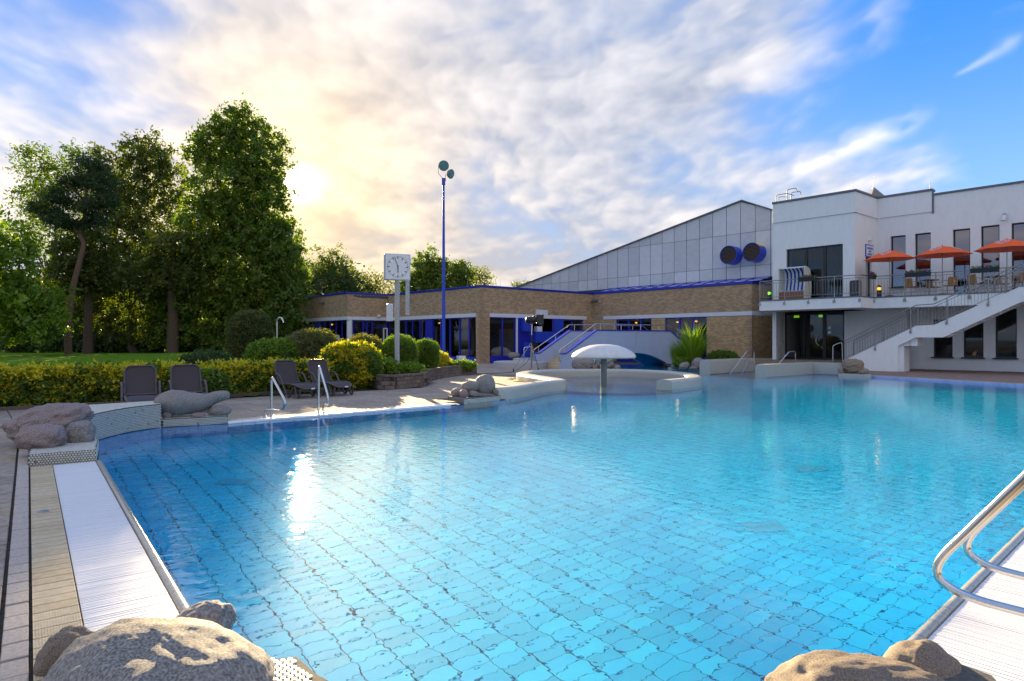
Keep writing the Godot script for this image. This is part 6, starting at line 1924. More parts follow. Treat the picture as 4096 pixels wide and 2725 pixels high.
func make_garden() -> void:
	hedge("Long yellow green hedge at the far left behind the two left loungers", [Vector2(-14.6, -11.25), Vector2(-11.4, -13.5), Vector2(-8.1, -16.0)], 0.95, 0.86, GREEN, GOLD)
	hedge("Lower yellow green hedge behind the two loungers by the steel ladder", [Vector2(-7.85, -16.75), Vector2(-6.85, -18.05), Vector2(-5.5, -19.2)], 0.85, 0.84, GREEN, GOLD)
	shrub("leafy_plant", "dark glossy low plant in the gap between the two hedges", Vector3(-7.85, 0.32, -16.4), Vector3(0.55, 0.38, 0.32), 700, "big", GREEN)
	shrub("juniper", "spiky green juniper mound behind the hedge gap", Vector3(-9.25, 0.55, -19.4), Vector3(0.92, 0.52, 0.7), 1800, "long", [[0.05, 0.10, 0.03], [0.07, 0.13, 0.035], [0.045, 0.085, 0.03]], 2.2, "", [], 26)
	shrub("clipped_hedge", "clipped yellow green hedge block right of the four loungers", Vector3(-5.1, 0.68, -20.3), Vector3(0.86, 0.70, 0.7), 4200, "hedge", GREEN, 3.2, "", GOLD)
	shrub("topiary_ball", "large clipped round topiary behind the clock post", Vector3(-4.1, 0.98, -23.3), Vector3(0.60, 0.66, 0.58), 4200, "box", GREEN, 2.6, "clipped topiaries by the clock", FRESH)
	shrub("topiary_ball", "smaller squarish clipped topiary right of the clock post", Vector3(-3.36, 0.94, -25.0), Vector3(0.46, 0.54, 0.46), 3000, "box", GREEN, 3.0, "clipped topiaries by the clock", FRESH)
	shrub("leafy_plant", "bright green leafy plants at the foot of the clock post", Vector3(-4.5, 0.52, -21.5), Vector3(0.75, 0.36, 0.5), 900, "big", FRESH)
	shrub("leafy_plant", "low green plants between clock post and brick planter wall", Vector3(-3.55, 0.45, -22.3), Vector3(0.5, 0.2, 0.5), 500, "big", FRESH)
	shrub("leafy_plant", "small yellow shrub left of the blue mast", Vector3(-3.15, 0.62, -27.4), Vector3(0.42, 0.34, 0.4), 800, "hedge", GOLD)
	shrub("ground_cover", "low ground cover at the right end of the brick planter", Vector3(-2.35, 0.42, -27.9), Vector3(0.75, 0.13, 0.6), 700, "big", FRESH)
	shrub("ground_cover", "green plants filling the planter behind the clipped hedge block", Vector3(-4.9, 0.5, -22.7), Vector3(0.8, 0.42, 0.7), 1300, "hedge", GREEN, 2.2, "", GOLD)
	shrub("broad_shrub", "tall loose olive green shrub behind the loungers", Vector3(-7.75, 0.98, -25.0), Vector3(1.15, 0.86, 0.9), 2600, "long", OLIVE, 2.2, "", [], 10)
	shrub("broad_shrub", "bright topped green shrub left of the olive shrub", Vector3(-9.0, 0.8, -24.6), Vector3(1.15, 0.72, 0.85), 2600, "hedge", GREEN, 2.6, "", FRESH)
	shrub("broad_shrub", "low brownish heather in front of the olive shrub", Vector3(-6.45, 0.34, -20.9), Vector3(0.7, 0.36, 0.4), 900, "long", OLIVE)
	shrub("broad_shrub", "feathery yellowish shrub behind the clipped hedge block", Vector3(-5.5, 1.0, -23.8), Vector3(0.8, 0.62, 0.6), 1200, "long", [[0.22, 0.2, 0.06], [0.16, 0.18, 0.05], [0.26, 0.22, 0.09]], 2.0, "", [], 22)
	shrub("cone_bush", "big rounded dark bush near the far left brick wing", Vector3(-14.3, 1.62, -35.0), Vector3(1.15, 1.5, 1.1), 4200, "hedge", DARK + OLIVE, 2.5)
	# ornamental grass and bush on the bed beside the bridge
	var bed := MB.new()
	bed.prism(PackedVector2Array([Vector2(8.55, -34.4), Vector2(10.0, -32.55), Vector2(9.2, -29.7), Vector2(12.0, -32.2), Vector2(12.4, -33.6), Vector2(14.3, -39.0), Vector2(9.4, -41.0), Vector2(9.0, -38.2)]), FLOOR, 0.10)
	solo("planting_bed", "earth bed between the bridge and the left entry wall", "planting bed", bed.mesh(), mats.soil)
	bed = MB.new()
	bed.prism(PackedVector2Array([Vector2(8.4, -34.45), Vector2(9.92, -32.6), Vector2(9.02, -29.6), Vector2(9.2, -29.5), Vector2(10.15, -32.5), Vector2(8.65, -34.5)]), FLOOR, 0.06)
	solo("bed_kerb", "pale kerb of the planting bed along the water", "kerb", bed.mesh(), mats.mosaic)
	for q in [[9.55, -33.9, 2.85, 0.95, 620, "tall bright ornamental grass beside the bridge"], [8.95, -34.6, 1.7, 0.5, 240, "shorter grass clump between bridge and tall grass"]]:
		var t := thing("ornamental_grass", q[5], "grass plant", Vector3(q[0], 0.1, q[1]))
		var xf := []
		var cols := []
		var bl := MB.new()
		for i in 8:
			var s0 := i / 8.0
			var s1 := (i + 1) / 8.0
			var w0 := 0.009 * (1.0 - s0 * s0) + 0.001
			var w1 := 0.009 * (1.0 - s1 * s1) + 0.001
			var p0 := Vector3(0, s0 - 0.14 * pow(s0, 4), 0.16 * s0 * s0)
			var p1 := Vector3(0, s1 - 0.14 * pow(s1, 4), 0.16 * s1 * s1)
			bl.quad(p0 - Vector3(w0, 0, 0), p0 + Vector3(w0, 0, 0), p1 + Vector3(w1, 0, 0), p1 - Vector3(w1, 0, 0))
		for i in int(q[4]):
			var a := rng.randf() * TAU
			var lean := rng.randf_range(0.0, 0.55)
			var l: float = q[2] * rng.randf_range(0.55, 1.0) * (1.0 - lean * 0.35)
			xf.append(Transform3D(Basis(Vector3.UP, a) * Basis(Vector3.RIGHT, lean) * Basis.from_scale(Vector3(2.2, l, l)), Vector3(cos(a), 0, sin(a)) * rng.randf() * 0.22))
			cols.append(pick([[0.20, 0.36, 0.02], [0.16, 0.31, 0.02], [0.28, 0.40, 0.03], [0.34, 0.42, 0.05]]))
		swarm(t, "blades", bl.mesh(), mats.leaf_small, xf, cols)
	shrub("round_bush", "low dark round bush above the left entry wall", Vector3(11.0, 0.5, -33.4), Vector3(0.78, 0.44, 0.6), 1800, "hedge", GREEN)
	shrub("round_bush", "small yellow green plant at the foot of the ornamental grass", Vector3(8.95, 0.32, -33.75), Vector3(0.4, 0.25, 0.3), 500, "hedge", FRESH)
	# curved planter wall of concrete blocks
	var pw := thing("planter_wall", "curved low planter wall of dark blocks below the clock", "wall", Vector3(-3.6, 0, -19.6))
	var o := Vector3(-3.6, 0, -19.6)
	var runs := [v2s([[-4.75, -20.6], [-4.12, -19.78], [-3.58, -19.54], [-2.78, -21.0]]), curve(v2s([[-2.80, -21.2], [-3.02, -22.4], [-3.02, -23.7], [-2.86, -25.0], [-2.35, -26.9], [-1.56, -28.5]]), 0.15), v2s([[-1.58, -28.55], [-2.4, -29.0]])]
	var bm := MB.new()
	bm.box(Transform3D.IDENTITY, Vector3(0.224, 0.118, 0.2), 0.008)
	var bmesh := bm.mesh()
	var cm := MB.new()
	cm.box(Transform3D.IDENTITY, Vector3(0.112, 0.062, 0.25), 0.006)
	var cmesh := cm.mesh()
	var core := MB.new()
	for run in runs:
		var len := [0.0]
		for i in range(1, run.size()):
			len.append(len[-1] + run[i].distance_to(run[i - 1]))
			var ff := fr(run[i - 1], run[i] - run[i - 1])
			core.box(ff * Transform3D(Basis.IDENTITY, Vector3(run[i].distance_to(run[i - 1]) * 0.5, 0.18, -0.1)), Vector3(run[i].distance_to(run[i - 1]) + 0.02, 0.36, 0.17))
		for c in 4:
			var step := 0.234 if c < 3 else 0.118
			var n := int(len[-1] / step)
			for k in n:
				var s := (k + 0.5 + (0.5 if c == 1 else 0.0)) * step
				if s > len[-1] - 0.05: continue
				var i := 1
				while len[i] < s: i += 1
				var d: Vector2 = run[i] - run[i - 1]
				var p: Vector2 = run[i - 1].lerp(run[i], (s - len[i - 1]) / (len[i] - len[i - 1]))
				var ff := fr(p, d, 0.062 + c * 0.126 if c < 3 else 0.41)
				var tt := ff * Transform3D(Basis.IDENTITY, Vector3(0, 0, -0.1 + rng.randf_range(-0.006, 0.006)))
				tt.origin -= o
				part(pw, "block" if c < 3 else "coping_block", bmesh if c < 3 else cmesh, mats["block_%d" % (rng.randi() % 4)], tt)
	part(pw, "mortar_core", core.mesh(), mats.soil, Transform3D(Basis.IDENTITY, -o))
	var soil := MB.new()
	soil.prism(PackedVector2Array([Vector2(-4.8, -20.7), Vector2(-4.2, -19.95), Vector2(-3.65, -19.75), Vector2(-2.98, -21.1), Vector2(-3.2, -22.4), Vector2(-3.2, -23.7), Vector2(-3.05, -25.0), Vector2(-2.55, -26.9), Vector2(-1.75, -28.4), Vector2(-2.4, -28.9), Vector2(-5.5, -29.5), Vector2(-6.3, -24.0)]), -0.02, 0.33)
	solo("planter_soil", "dark planter soil behind the curved block wall", "soil", soil.mesh(), mats.soil)
	for q in [[-3.95, -19.6, 0.0, "left lower"], [-3.72, -19.44, 0.0, "right lower"], [-3.84, -19.5, 0.125, "upper"]]:
		var lb := solo("loose_block", "%s loose concrete block stacked at the foot of the planter wall" % q[3], "block", bmesh, mats.block_2, Vector3(q[0], 0.062 + q[2], q[1]), -0.4, "loose blocks at the planter wall")

# ------------------------------------------------------------------ trees
func crown(t: Node3D, lobes: Array, per: float, key: String, pal: Array, depth_k := 0.8, inner := 0.35) -> void:
	var xf := []
	var cols := []
	for l in lobes:
		var r := Vector3(l[2], l[3], (l[2] + l[3]) * 0.5 * depth_k)
		var nz := noise(0.5, 3, int(absf(l[0] * 31.0 + l[1] * 7.0)) + 3)
		var n := int(per * (l[2] * l[3] + 0.4) * 4.0)
		for i in n:
			var d := Vector3(rng.randfn(), rng.randfn(), rng.randfn()).normalized()
			var f := pow(rng.randf(), inner) * (1.0 + 0.32 * nz.get_noise_3d(d.x * 3.0, d.y * 3.0, d.z * 3.0))
			if rng.randf() < 0.06: f *= 1.18
			var p := Vector3(l[0], l[1], 0) + d * r * f
			if p.y < 0.5: continue
			if nz.get_noise_3d(p.x * 2.2, p.y * 2.2, p.z * 2.2) < -0.10: continue
			xf.append(Transform3D(Basis.from_euler(Vector3(rng.randf() * TAU, rng.randf() * TAU, rng.randf() * TAU)) * Basis.from_scale(Vector3.ONE * rng.randf_range(0.65, 1.25)), p))
			cols.append(pick(pal))
	swarm(t, "crown", clump_of(key), mats.leaf, xf, cols)

func make_trees() -> void:
	var styles := [
		[[[0.170, 0.276, 0.022], [0.209, 0.322, 0.028], [0.131, 0.218, 0.022]], 15.0, "tree"],
		[[[0.117, 0.196, 0.022], [0.157, 0.241, 0.028], [0.098, 0.161, 0.022]], 10.0, "tree_loose"],
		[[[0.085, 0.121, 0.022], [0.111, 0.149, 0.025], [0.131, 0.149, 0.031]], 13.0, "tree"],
		[[[0.131, 0.207, 0.024], [0.164, 0.253, 0.031], [0.104, 0.172, 0.022], [0.170, 0.218, 0.033]], 18.0, "tree"],
		[[[0.196, 0.230, 0.039], [0.164, 0.201, 0.033], [0.235, 0.241, 0.055]], 9.0, "tree_loose"]]
	for q in TREES:
		var t := thing(q[0], q[1], "tree", Vector3(q[2], q[3], q[4]), 0.0, "trees behind the lawn and roofs")
		var lobes: Array = q[7]
		var topmost: Array = lobes[0]
		for l in lobes:
			if l[1] > topmost[1]: topmost = l
		var tr := MB.new()
		var bendx: float = topmost[0]
		var pts := []
		var rad := []
		for k in 9:
			var s := k / 8.0
			pts.append(Vector3(bendx * pow(s, 1.6) + sin(k * 1.7 + q[2]) * 0.18, -0.3 + (topmost[1] + 0.3) * s, sin(k * 1.1) * 0.15))
			rad.append(q[5] * (1.25 if k == 0 else 1.0) * (1.0 - 0.85 * s))
		tr.tube(pts, rad, 9)
		part(t, "trunk", tr.mesh(), mats.bark)
		for l in lobes:
			var s := clampf((l[1] - l[3] * 0.6) / (topmost[1] + 0.3), 0.15, 0.9)
			var a: Vector3 = pts[int(s * 8.0)]
			var e := Vector3(l[0], l[1] + l[3] * 0.35, rng.randf_range(-0.5, 0.5))
			var lb := MB.new()
			lb.tube([a, a.lerp(e, 0.5) + Vector3(rng.randfn() * 0.2, 0.25, rng.randfn() * 0.2), e], [q[5] * 0.42 * (1.1 - s), q[5] * 0.25, 0.03], 6)
			part(t, "limb", lb.mesh(), mats.bark)
		var st: Array = styles[q[6]]
		crown(t, lobes, st[1], st[2], st[0])
	# the leaning pine
	var p := thing("pine_tree", "leaning pine with a bare kinked trunk on the lawn", "tree", Vector3(-30.6, 0.35, -44.0), 0.0, "trees behind the lawn and roofs")
	var k := 44.0 / 1473.1
	var trunk := []
	for q in [[153, 826], [160, 740], [170, 660], [183, 590], [188, 560], [178, 540], [190, 505], [196, 470], [200, 430], [205, 400]]: trunk.append(Vector3((q[0] - 153) * k, (826 - q[1]) * k - 0.05, sin(q[1] * 0.02) * 0.15))
	var tb2 := MB.new()
	var cv := curve(trunk, 0.5)
	var rr := []
	for i in cv.size(): rr.append(lerpf(0.25, 0.08, float(i) / cv.size()))
	tb2.tube(cv, rr, 10)
	part(p, "trunk", tb2.mesh(), mats.pine_bark)
	for q in [[[178, 540], [150, 500], [110, 470]], [[190, 505], [215, 470], [250, 450]], [[196, 470], [160, 430], [130, 420]], [[200, 430], [225, 400], [235, 380]], [[188, 560], [160, 520], [140, 500]]]:
		var pts := []
		for e in q: pts.append(Vector3((e[0] - 153) * k, (826 - e[1]) * k, rng.randf_range(-0.4, 0.4)))
		var lb := MB.new()
		lb.tube(pts, [0.10, 0.07, 0.03], 6)
		part(p, "limb", lb.mesh(), mats.pine_bark)
	var lobes := []
	for e in [[205, 385, 45, 22], [170, 420, 55, 24], [235, 425, 45, 22], [130, 460, 50, 22], [190, 470, 60, 22], [250, 470, 35, 20], [115, 500, 45, 20], [160, 515, 45, 18], [225, 505, 40, 18], [85, 480, 30, 14]]: lobes.append([(e[0] - 153) * k, (826 - e[1]) * k, e[2] * k, e[3] * k])
	crown(p, lobes, 15.0, "pine", [[0.05, 0.09, 0.04], [0.065, 0.11, 0.045], [0.04, 0.075, 0.035]], 1.0, 0.5)
	# bare trunks in the shade of the grove
	for q in [[200, 812, 46.0, 0.32, "straight shaded trunk right of the leaning pine"], [395, 808, 48.0, 0.42, "thick shaded trunk under the tallest tree"]]:
		var z: float = q[2]
		var tr := thing("grove_tree", q[4], "tree", Vector3((q[0] - 1178.5) / 1473.1 * z, 0.4, -z), 0.0, "trees behind the lawn and roofs")
		var b := MB.new()
		b.tube([Vector3(0, -0.3, 0), Vector3(0.05, 0.4, 0), Vector3(0.1, 3.0, 0), Vector3(0.0, 6.5, 0.1), Vector3(0.3, 9.0, 0)], [q[3] * 1.35, q[3], q[3] * 0.85, q[3] * 0.6, 0.08], 10)
		part(tr, "trunk", b.mesh(), mats.bark)
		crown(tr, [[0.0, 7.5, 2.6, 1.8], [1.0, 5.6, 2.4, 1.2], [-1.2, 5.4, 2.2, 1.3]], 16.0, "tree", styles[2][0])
	# the wood behind the grove reads as one dark mass
	var xf := []
	var cols := []
	for i in 5200:
		var x := rng.randf_range(-95.0, -15.5)
		var z := rng.randf_range(-74.0, -62.0)
		var top := 6.5 + 2.5 * sin(x * 0.23) + 1.5 * sin(x * 0.71 + 2.0)
		var y := rng.randf() * top
		xf.append(Transform3D(Basis.from_euler(Vector3(rng.randf() * TAU, rng.randf() * TAU, rng.randf() * TAU)) * Basis.from_scale(Vector3.ONE * rng.randf_range(0.8, 1.5)), Vector3(x, y, z)))
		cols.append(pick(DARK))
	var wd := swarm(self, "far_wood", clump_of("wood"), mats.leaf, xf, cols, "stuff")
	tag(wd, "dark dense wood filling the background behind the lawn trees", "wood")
	xf = []
	cols = []
	for i in 2600:
		var x := rng.randf_range(-44.0, -16.0)
		var z := rng.randf_range(-60.0, -54.0)
		xf.append(Transform3D(Basis.from_euler(Vector3(rng.randf() * TAU, rng.randf() * TAU, rng.randf() * TAU)), Vector3(x, rng.randf() * rng.randf_range(1.5, 4.2), z)))
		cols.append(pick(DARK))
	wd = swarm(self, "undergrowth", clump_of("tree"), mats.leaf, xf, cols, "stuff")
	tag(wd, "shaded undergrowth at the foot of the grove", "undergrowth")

# ------------------------------------------------------------------ things at the pool
func make_pool_things() -> void:
	# mushroom fountain
	var m := thing("mushroom_fountain", "white mushroom shaped water fountain on a grey stem", "fountain", Vector3(3.14, WATER, -21.9))
	var b := MB.new()
	b.lathe([Vector2(0.0, 0.935), Vector2(1.0, 0.935), Vector2(1.075, 0.95), Vector2(1.09, 1.0), Vector2(1.05, 1.09), Vector2(0.92, 1.19), Vector2(0.72, 1.29), Vector2(0.48, 1.37), Vector2(0.22, 1.405), Vector2(0.0, 1.41)], 48, Transform3D.IDENTITY)
	part(m, "cap", b.mesh(), mats.mushroom_shell)
	b = MB.new()
	b.lathe([Vector2(0.105, -1.3), Vector2(0.105, 0.94)], 20, Transform3D.IDENTITY)
	part(m, "stem", b.mesh(), mats.stem_grey)
	# ladder rails at the far edge
	for q in [["left steel ladder rail at the far edge, bent like a triangle", [[-4.87, 0.0, -12.62], [-4.87, 0.13, -12.62], [-4.42, 0.15, -12.28], [-4.28, 0.32, -12.12], [-4.79, 0.80, -12.74], [-4.79, 0.0, -12.74]]], ["right steel ladder rail at the far edge, seen edge on", [[-3.93, 0.0, -13.32], [-3.93, 0.14, -13.32], [-3.78, 0.18, -13.1], [-3.76, 0.36, -13.08], [-4.06, 1.0, -13.45], [-4.07, 0.0, -13.45]]]]:
		var l := thing("ladder_rail", q[0], "handrail", Vector3(q[1][0][0], 0, q[1][0][2]), 0.0, "steel ladder rails at the far edge")
		var pts := []
		for p in q[1]: pts.append(Vector3(p[0], p[1], p[2]) - l.position)
		tubepart(l, "rail", mats.steel, bend(pts, 0.11, 6), 0.024, 12)
		for p in [pts[0], pts[-1]]:
			var c := MB.new()
			c.lathe([Vector2(0.0, 0.012), Vector2(0.05, 0.012), Vector2(0.058, 0.0)], 16, Transform3D(Basis.IDENTITY, p))
			part(l, "flange", c.mesh(), mats.steel)
	# the pair of bent rails in the right foreground
	for q in [[0.0, "nearer bent steel handrail in the right foreground"], [0.62, "farther bent steel handrail in the right foreground"]]:
		var o: Vector3 = Vector3(2.30, 0, -3.50) + Vector3(0.74, 0, -0.672) * q[0]
		var back := Vector3(0.672, 0, 0.74)
		var l := thing("ladder_rail", q[1], "handrail", o + back * 0.9, 0.0, "bent handrails in the right foreground")
		var pts := []
		for p in [[1.05, 0.0], [1.05, 0.13], [0.12, 0.14], [-0.02, 0.24], [0.62, 1.12], [0.85, 1.12], [0.85, 0.0]]: pts.append(o + back * p[0] + Vector3(0, p[1], 0) - l.position)
		tubepart(l, "rail", mats.steel, bend(pts, 0.17, 8), 0.0225, 16)
	# entry rails
	for q in [["steel entry rail going down into the water at the left entry wall", [[9.95, -0.2, -29.55], [11.36, 0.99, -30.9], [11.84, 1.0, -31.3], [11.84, 0.0, -31.3]], 0.022], ["lower steel rail beside the left entry wall", [[10.75, -0.2, -30.2], [11.45, 0.44, -31.0], [11.84, 0.46, -31.35]], 0.02], ["steel rail on top of the right entry wall", [[12.26, 0.42, -29.4], [13.0, 0.98, -30.0], [13.38, 0.98, -30.2], [13.40, 0.2, -30.25]], 0.022], ["bent steel rail at the foot of the outside stairs", [[16.0, 0.45, -31.9], [16.0, 1.25, -31.9], [16.35, 1.42, -31.7], [16.38, 0.4, -31.7]], 0.022]]:
		var pts := []
		for p in q[1]: pts.append(Vector3(p[0], p[1], p[2]))
		solo("entry_rail", q[0], "handrail", pipe(bend(pts, 0.12), q[2]), mats.steel, Vector3.ZERO, 0.0, "steel entry rails")
	var ff := fr(Vector2(14.68, -39.18), DIR_R)
	solo("wall_handrail", "short sloping handrail on the brick wall by the entrance steps", "handrail", pipe(bend([ff * Vector3(0.02, 1.0, 0.0), ff * Vector3(0.05, 1.0, 0.09), ff * Vector3(0.4, 1.05, 0.09), ff * Vector3(1.15, 1.42, 0.09), ff * Vector3(1.2, 1.42, 0.0)], 0.08), 0.022), mats.steel)
	# bar stool by the pillar
	var s := thing("bar_stool", "thin legged bar stool with gold rim before the white pillar", "stool", Vector3(15.05, 0.45, -36.0))
	b = MB.new()
	b.lathe([Vector2(0.0, 0.80), Vector2(0.2, 0.80), Vector2(0.21, 0.78), Vector2(0.0, 0.76)], 18, Transform3D.IDENTITY)
	part(s, "seat", b.mesh(), mats.white_plastic)
	tubepart(s, "column", mats.dull_steel, [Vector3(0, 0.02, 0), Vector3(0, 0.77, 0)], 0.025)
	b = MB.new()
	b.lathe([Vector2(0.0, 0.03), Vector2(0.2, 0.02), Vector2(0.21, 0.0)], 18, Transform3D.IDENTITY)
	part(s, "foot", b.mesh(), mats.dull_steel)
	tubepart(s, "back_hoop", mats.rattan, bend([Vector3(-0.2, 0.8, 0), Vector3(-0.24, 1.02, 0.05), Vector3(0.0, 1.05, -0.2), Vector3(0.24, 1.02, 0.05), Vector3(0.2, 0.8, 0)], 0.15), 0.014, 6)

# ------------------------------------------------------------------ things on the deck
func make_lounger() -> Node3D:
	var l := Node3D.new()
	l.name = numbered("sun_lounger")
	add_child(l)
	# seat: a gently arched, round ended sheet in a moulded rim
	var seat := []
	for i in 15:
		var s := i / 14.0
		seat.append(Vector3(0, 0.335 + 0.03 * sin(s * PI) - 0.075 * pow(maxf(0.0, s - 0.72) / 0.28, 2.0), -0.06 + s * 1.16))
	var sheet := func(line: Array, hw: float, round_end: float, th: float) -> ArrayMesh:
		var n := line.size()
		var m := 8
		var P := PackedVector3Array()
		for i in n:
			var s := float(i) / (n - 1)
			var w := hw * (1.0 - round_end * pow(maxf(0.0, s - 0.7) / 0.3, 4.0))
			for j in m + 1:
				var x := -1.0 + 2.0 * j / m
				P.append(line[i] + Vector3(x * w, -0.012 * x * x, 0))
		var bb := MB.new()
		bb.grid(n - 1, m, P, false)
		var P2 := PackedVector3Array()
		for p in P: P2.append(p - Vector3(0, th, 0))
		bb.grid(n - 1, m, P2, true)
		return bb.mesh()
	part(l, "seat", sheet.call(seat, 0.285, 0.35, 0.02), mats.taupe_weave)
	var rim := []
	for i in 15: rim.append(seat[i] + Vector3(0.29 * (1.0 - 0.35 * pow(maxf(0.0, i / 14.0 - 0.7) / 0.3, 4.0)), -0.01, 0))
	for i in range(14, -1, -1): rim.append(seat[i] + Vector3(-0.29 * (1.0 - 0.35 * pow(maxf(0.0, i / 14.0 - 0.7) / 0.3, 4.0)), -0.01, 0))
	tubepart(l, "seat_rim", mats.taupe_plastic, rim, 0.024, 8)
	# backrest, raised
	var back := []
	var bd := Vector3(0, sin(1.12), -cos(1.12))
	for i in 11:
		var s := i / 10.0
		back.append(Vector3(0, 0.35, -0.08) + bd * (0.66 * s) + Vector3(0, 0, -0.035 * sin(s * PI)))
	part(l, "backrest", sheet.call(back, 0.285, 0.28, 0.02), mats.taupe_weave)
	rim = []
	for i in 11: rim.append(back[i] + Vector3(0.29 * (1.0 - 0.28 * pow(maxf(0.0, i / 10.0 - 0.7) / 0.3, 4.0)), 0, 0.0))
	for i in range(10, -1, -1): rim.append(back[i] + Vector3(-0.29 * (1.0 - 0.28 * pow(maxf(0.0, i / 10.0 - 0.7) / 0.3, 4.0)), 0, 0.0))
	rim.append(rim[0])
	tubepart(l, "back_rim", mats.taupe_plastic, rim, 0.022, 8)
	for s in [-1.0, 1.0]:
		var x: float = s * 0.345
		tubepart(l, "arm", mats.taupe_plastic, bend([Vector3(x * 0.88, 0.36, -0.42), Vector3(x, 0.60, -0.22), Vector3(x, 0.60, 0.05), Vector3(x, 0.34, 0.26), Vector3(x, 0.03, 0.52), Vector3(x, 0.02, 0.62), Vector3(x * 0.94, 0.28, 0.78)], 0.13, 6), 0.026, 8)
		tubepart(l, "rear_leg", mats.taupe_plastic, bend([Vector3(x * 0.88, 0.36, -0.40), Vector3(x * 0.95, 0.15, -0.46), Vector3(x * 0.95, 0.01, -0.46)], 0.08), 0.028, 8)
		tubepart(l, "front_leg", mats.taupe_plastic, bend([Vector3(x * 0.82, 0.30, 0.80), Vector3(x * 0.86, 0.05, 0.92), Vector3(x * 0.86, 0.02, 1.02), Vector3(x * 0.82, 0.24, 1.10)], 0.07), 0.026, 8)
	boxpart(l, "label_tag", mats.white_plastic, Vector3(0.05, 0.255, 1.128), Vector3(0.10, 0.035, 0.006), 0.001)
	return l

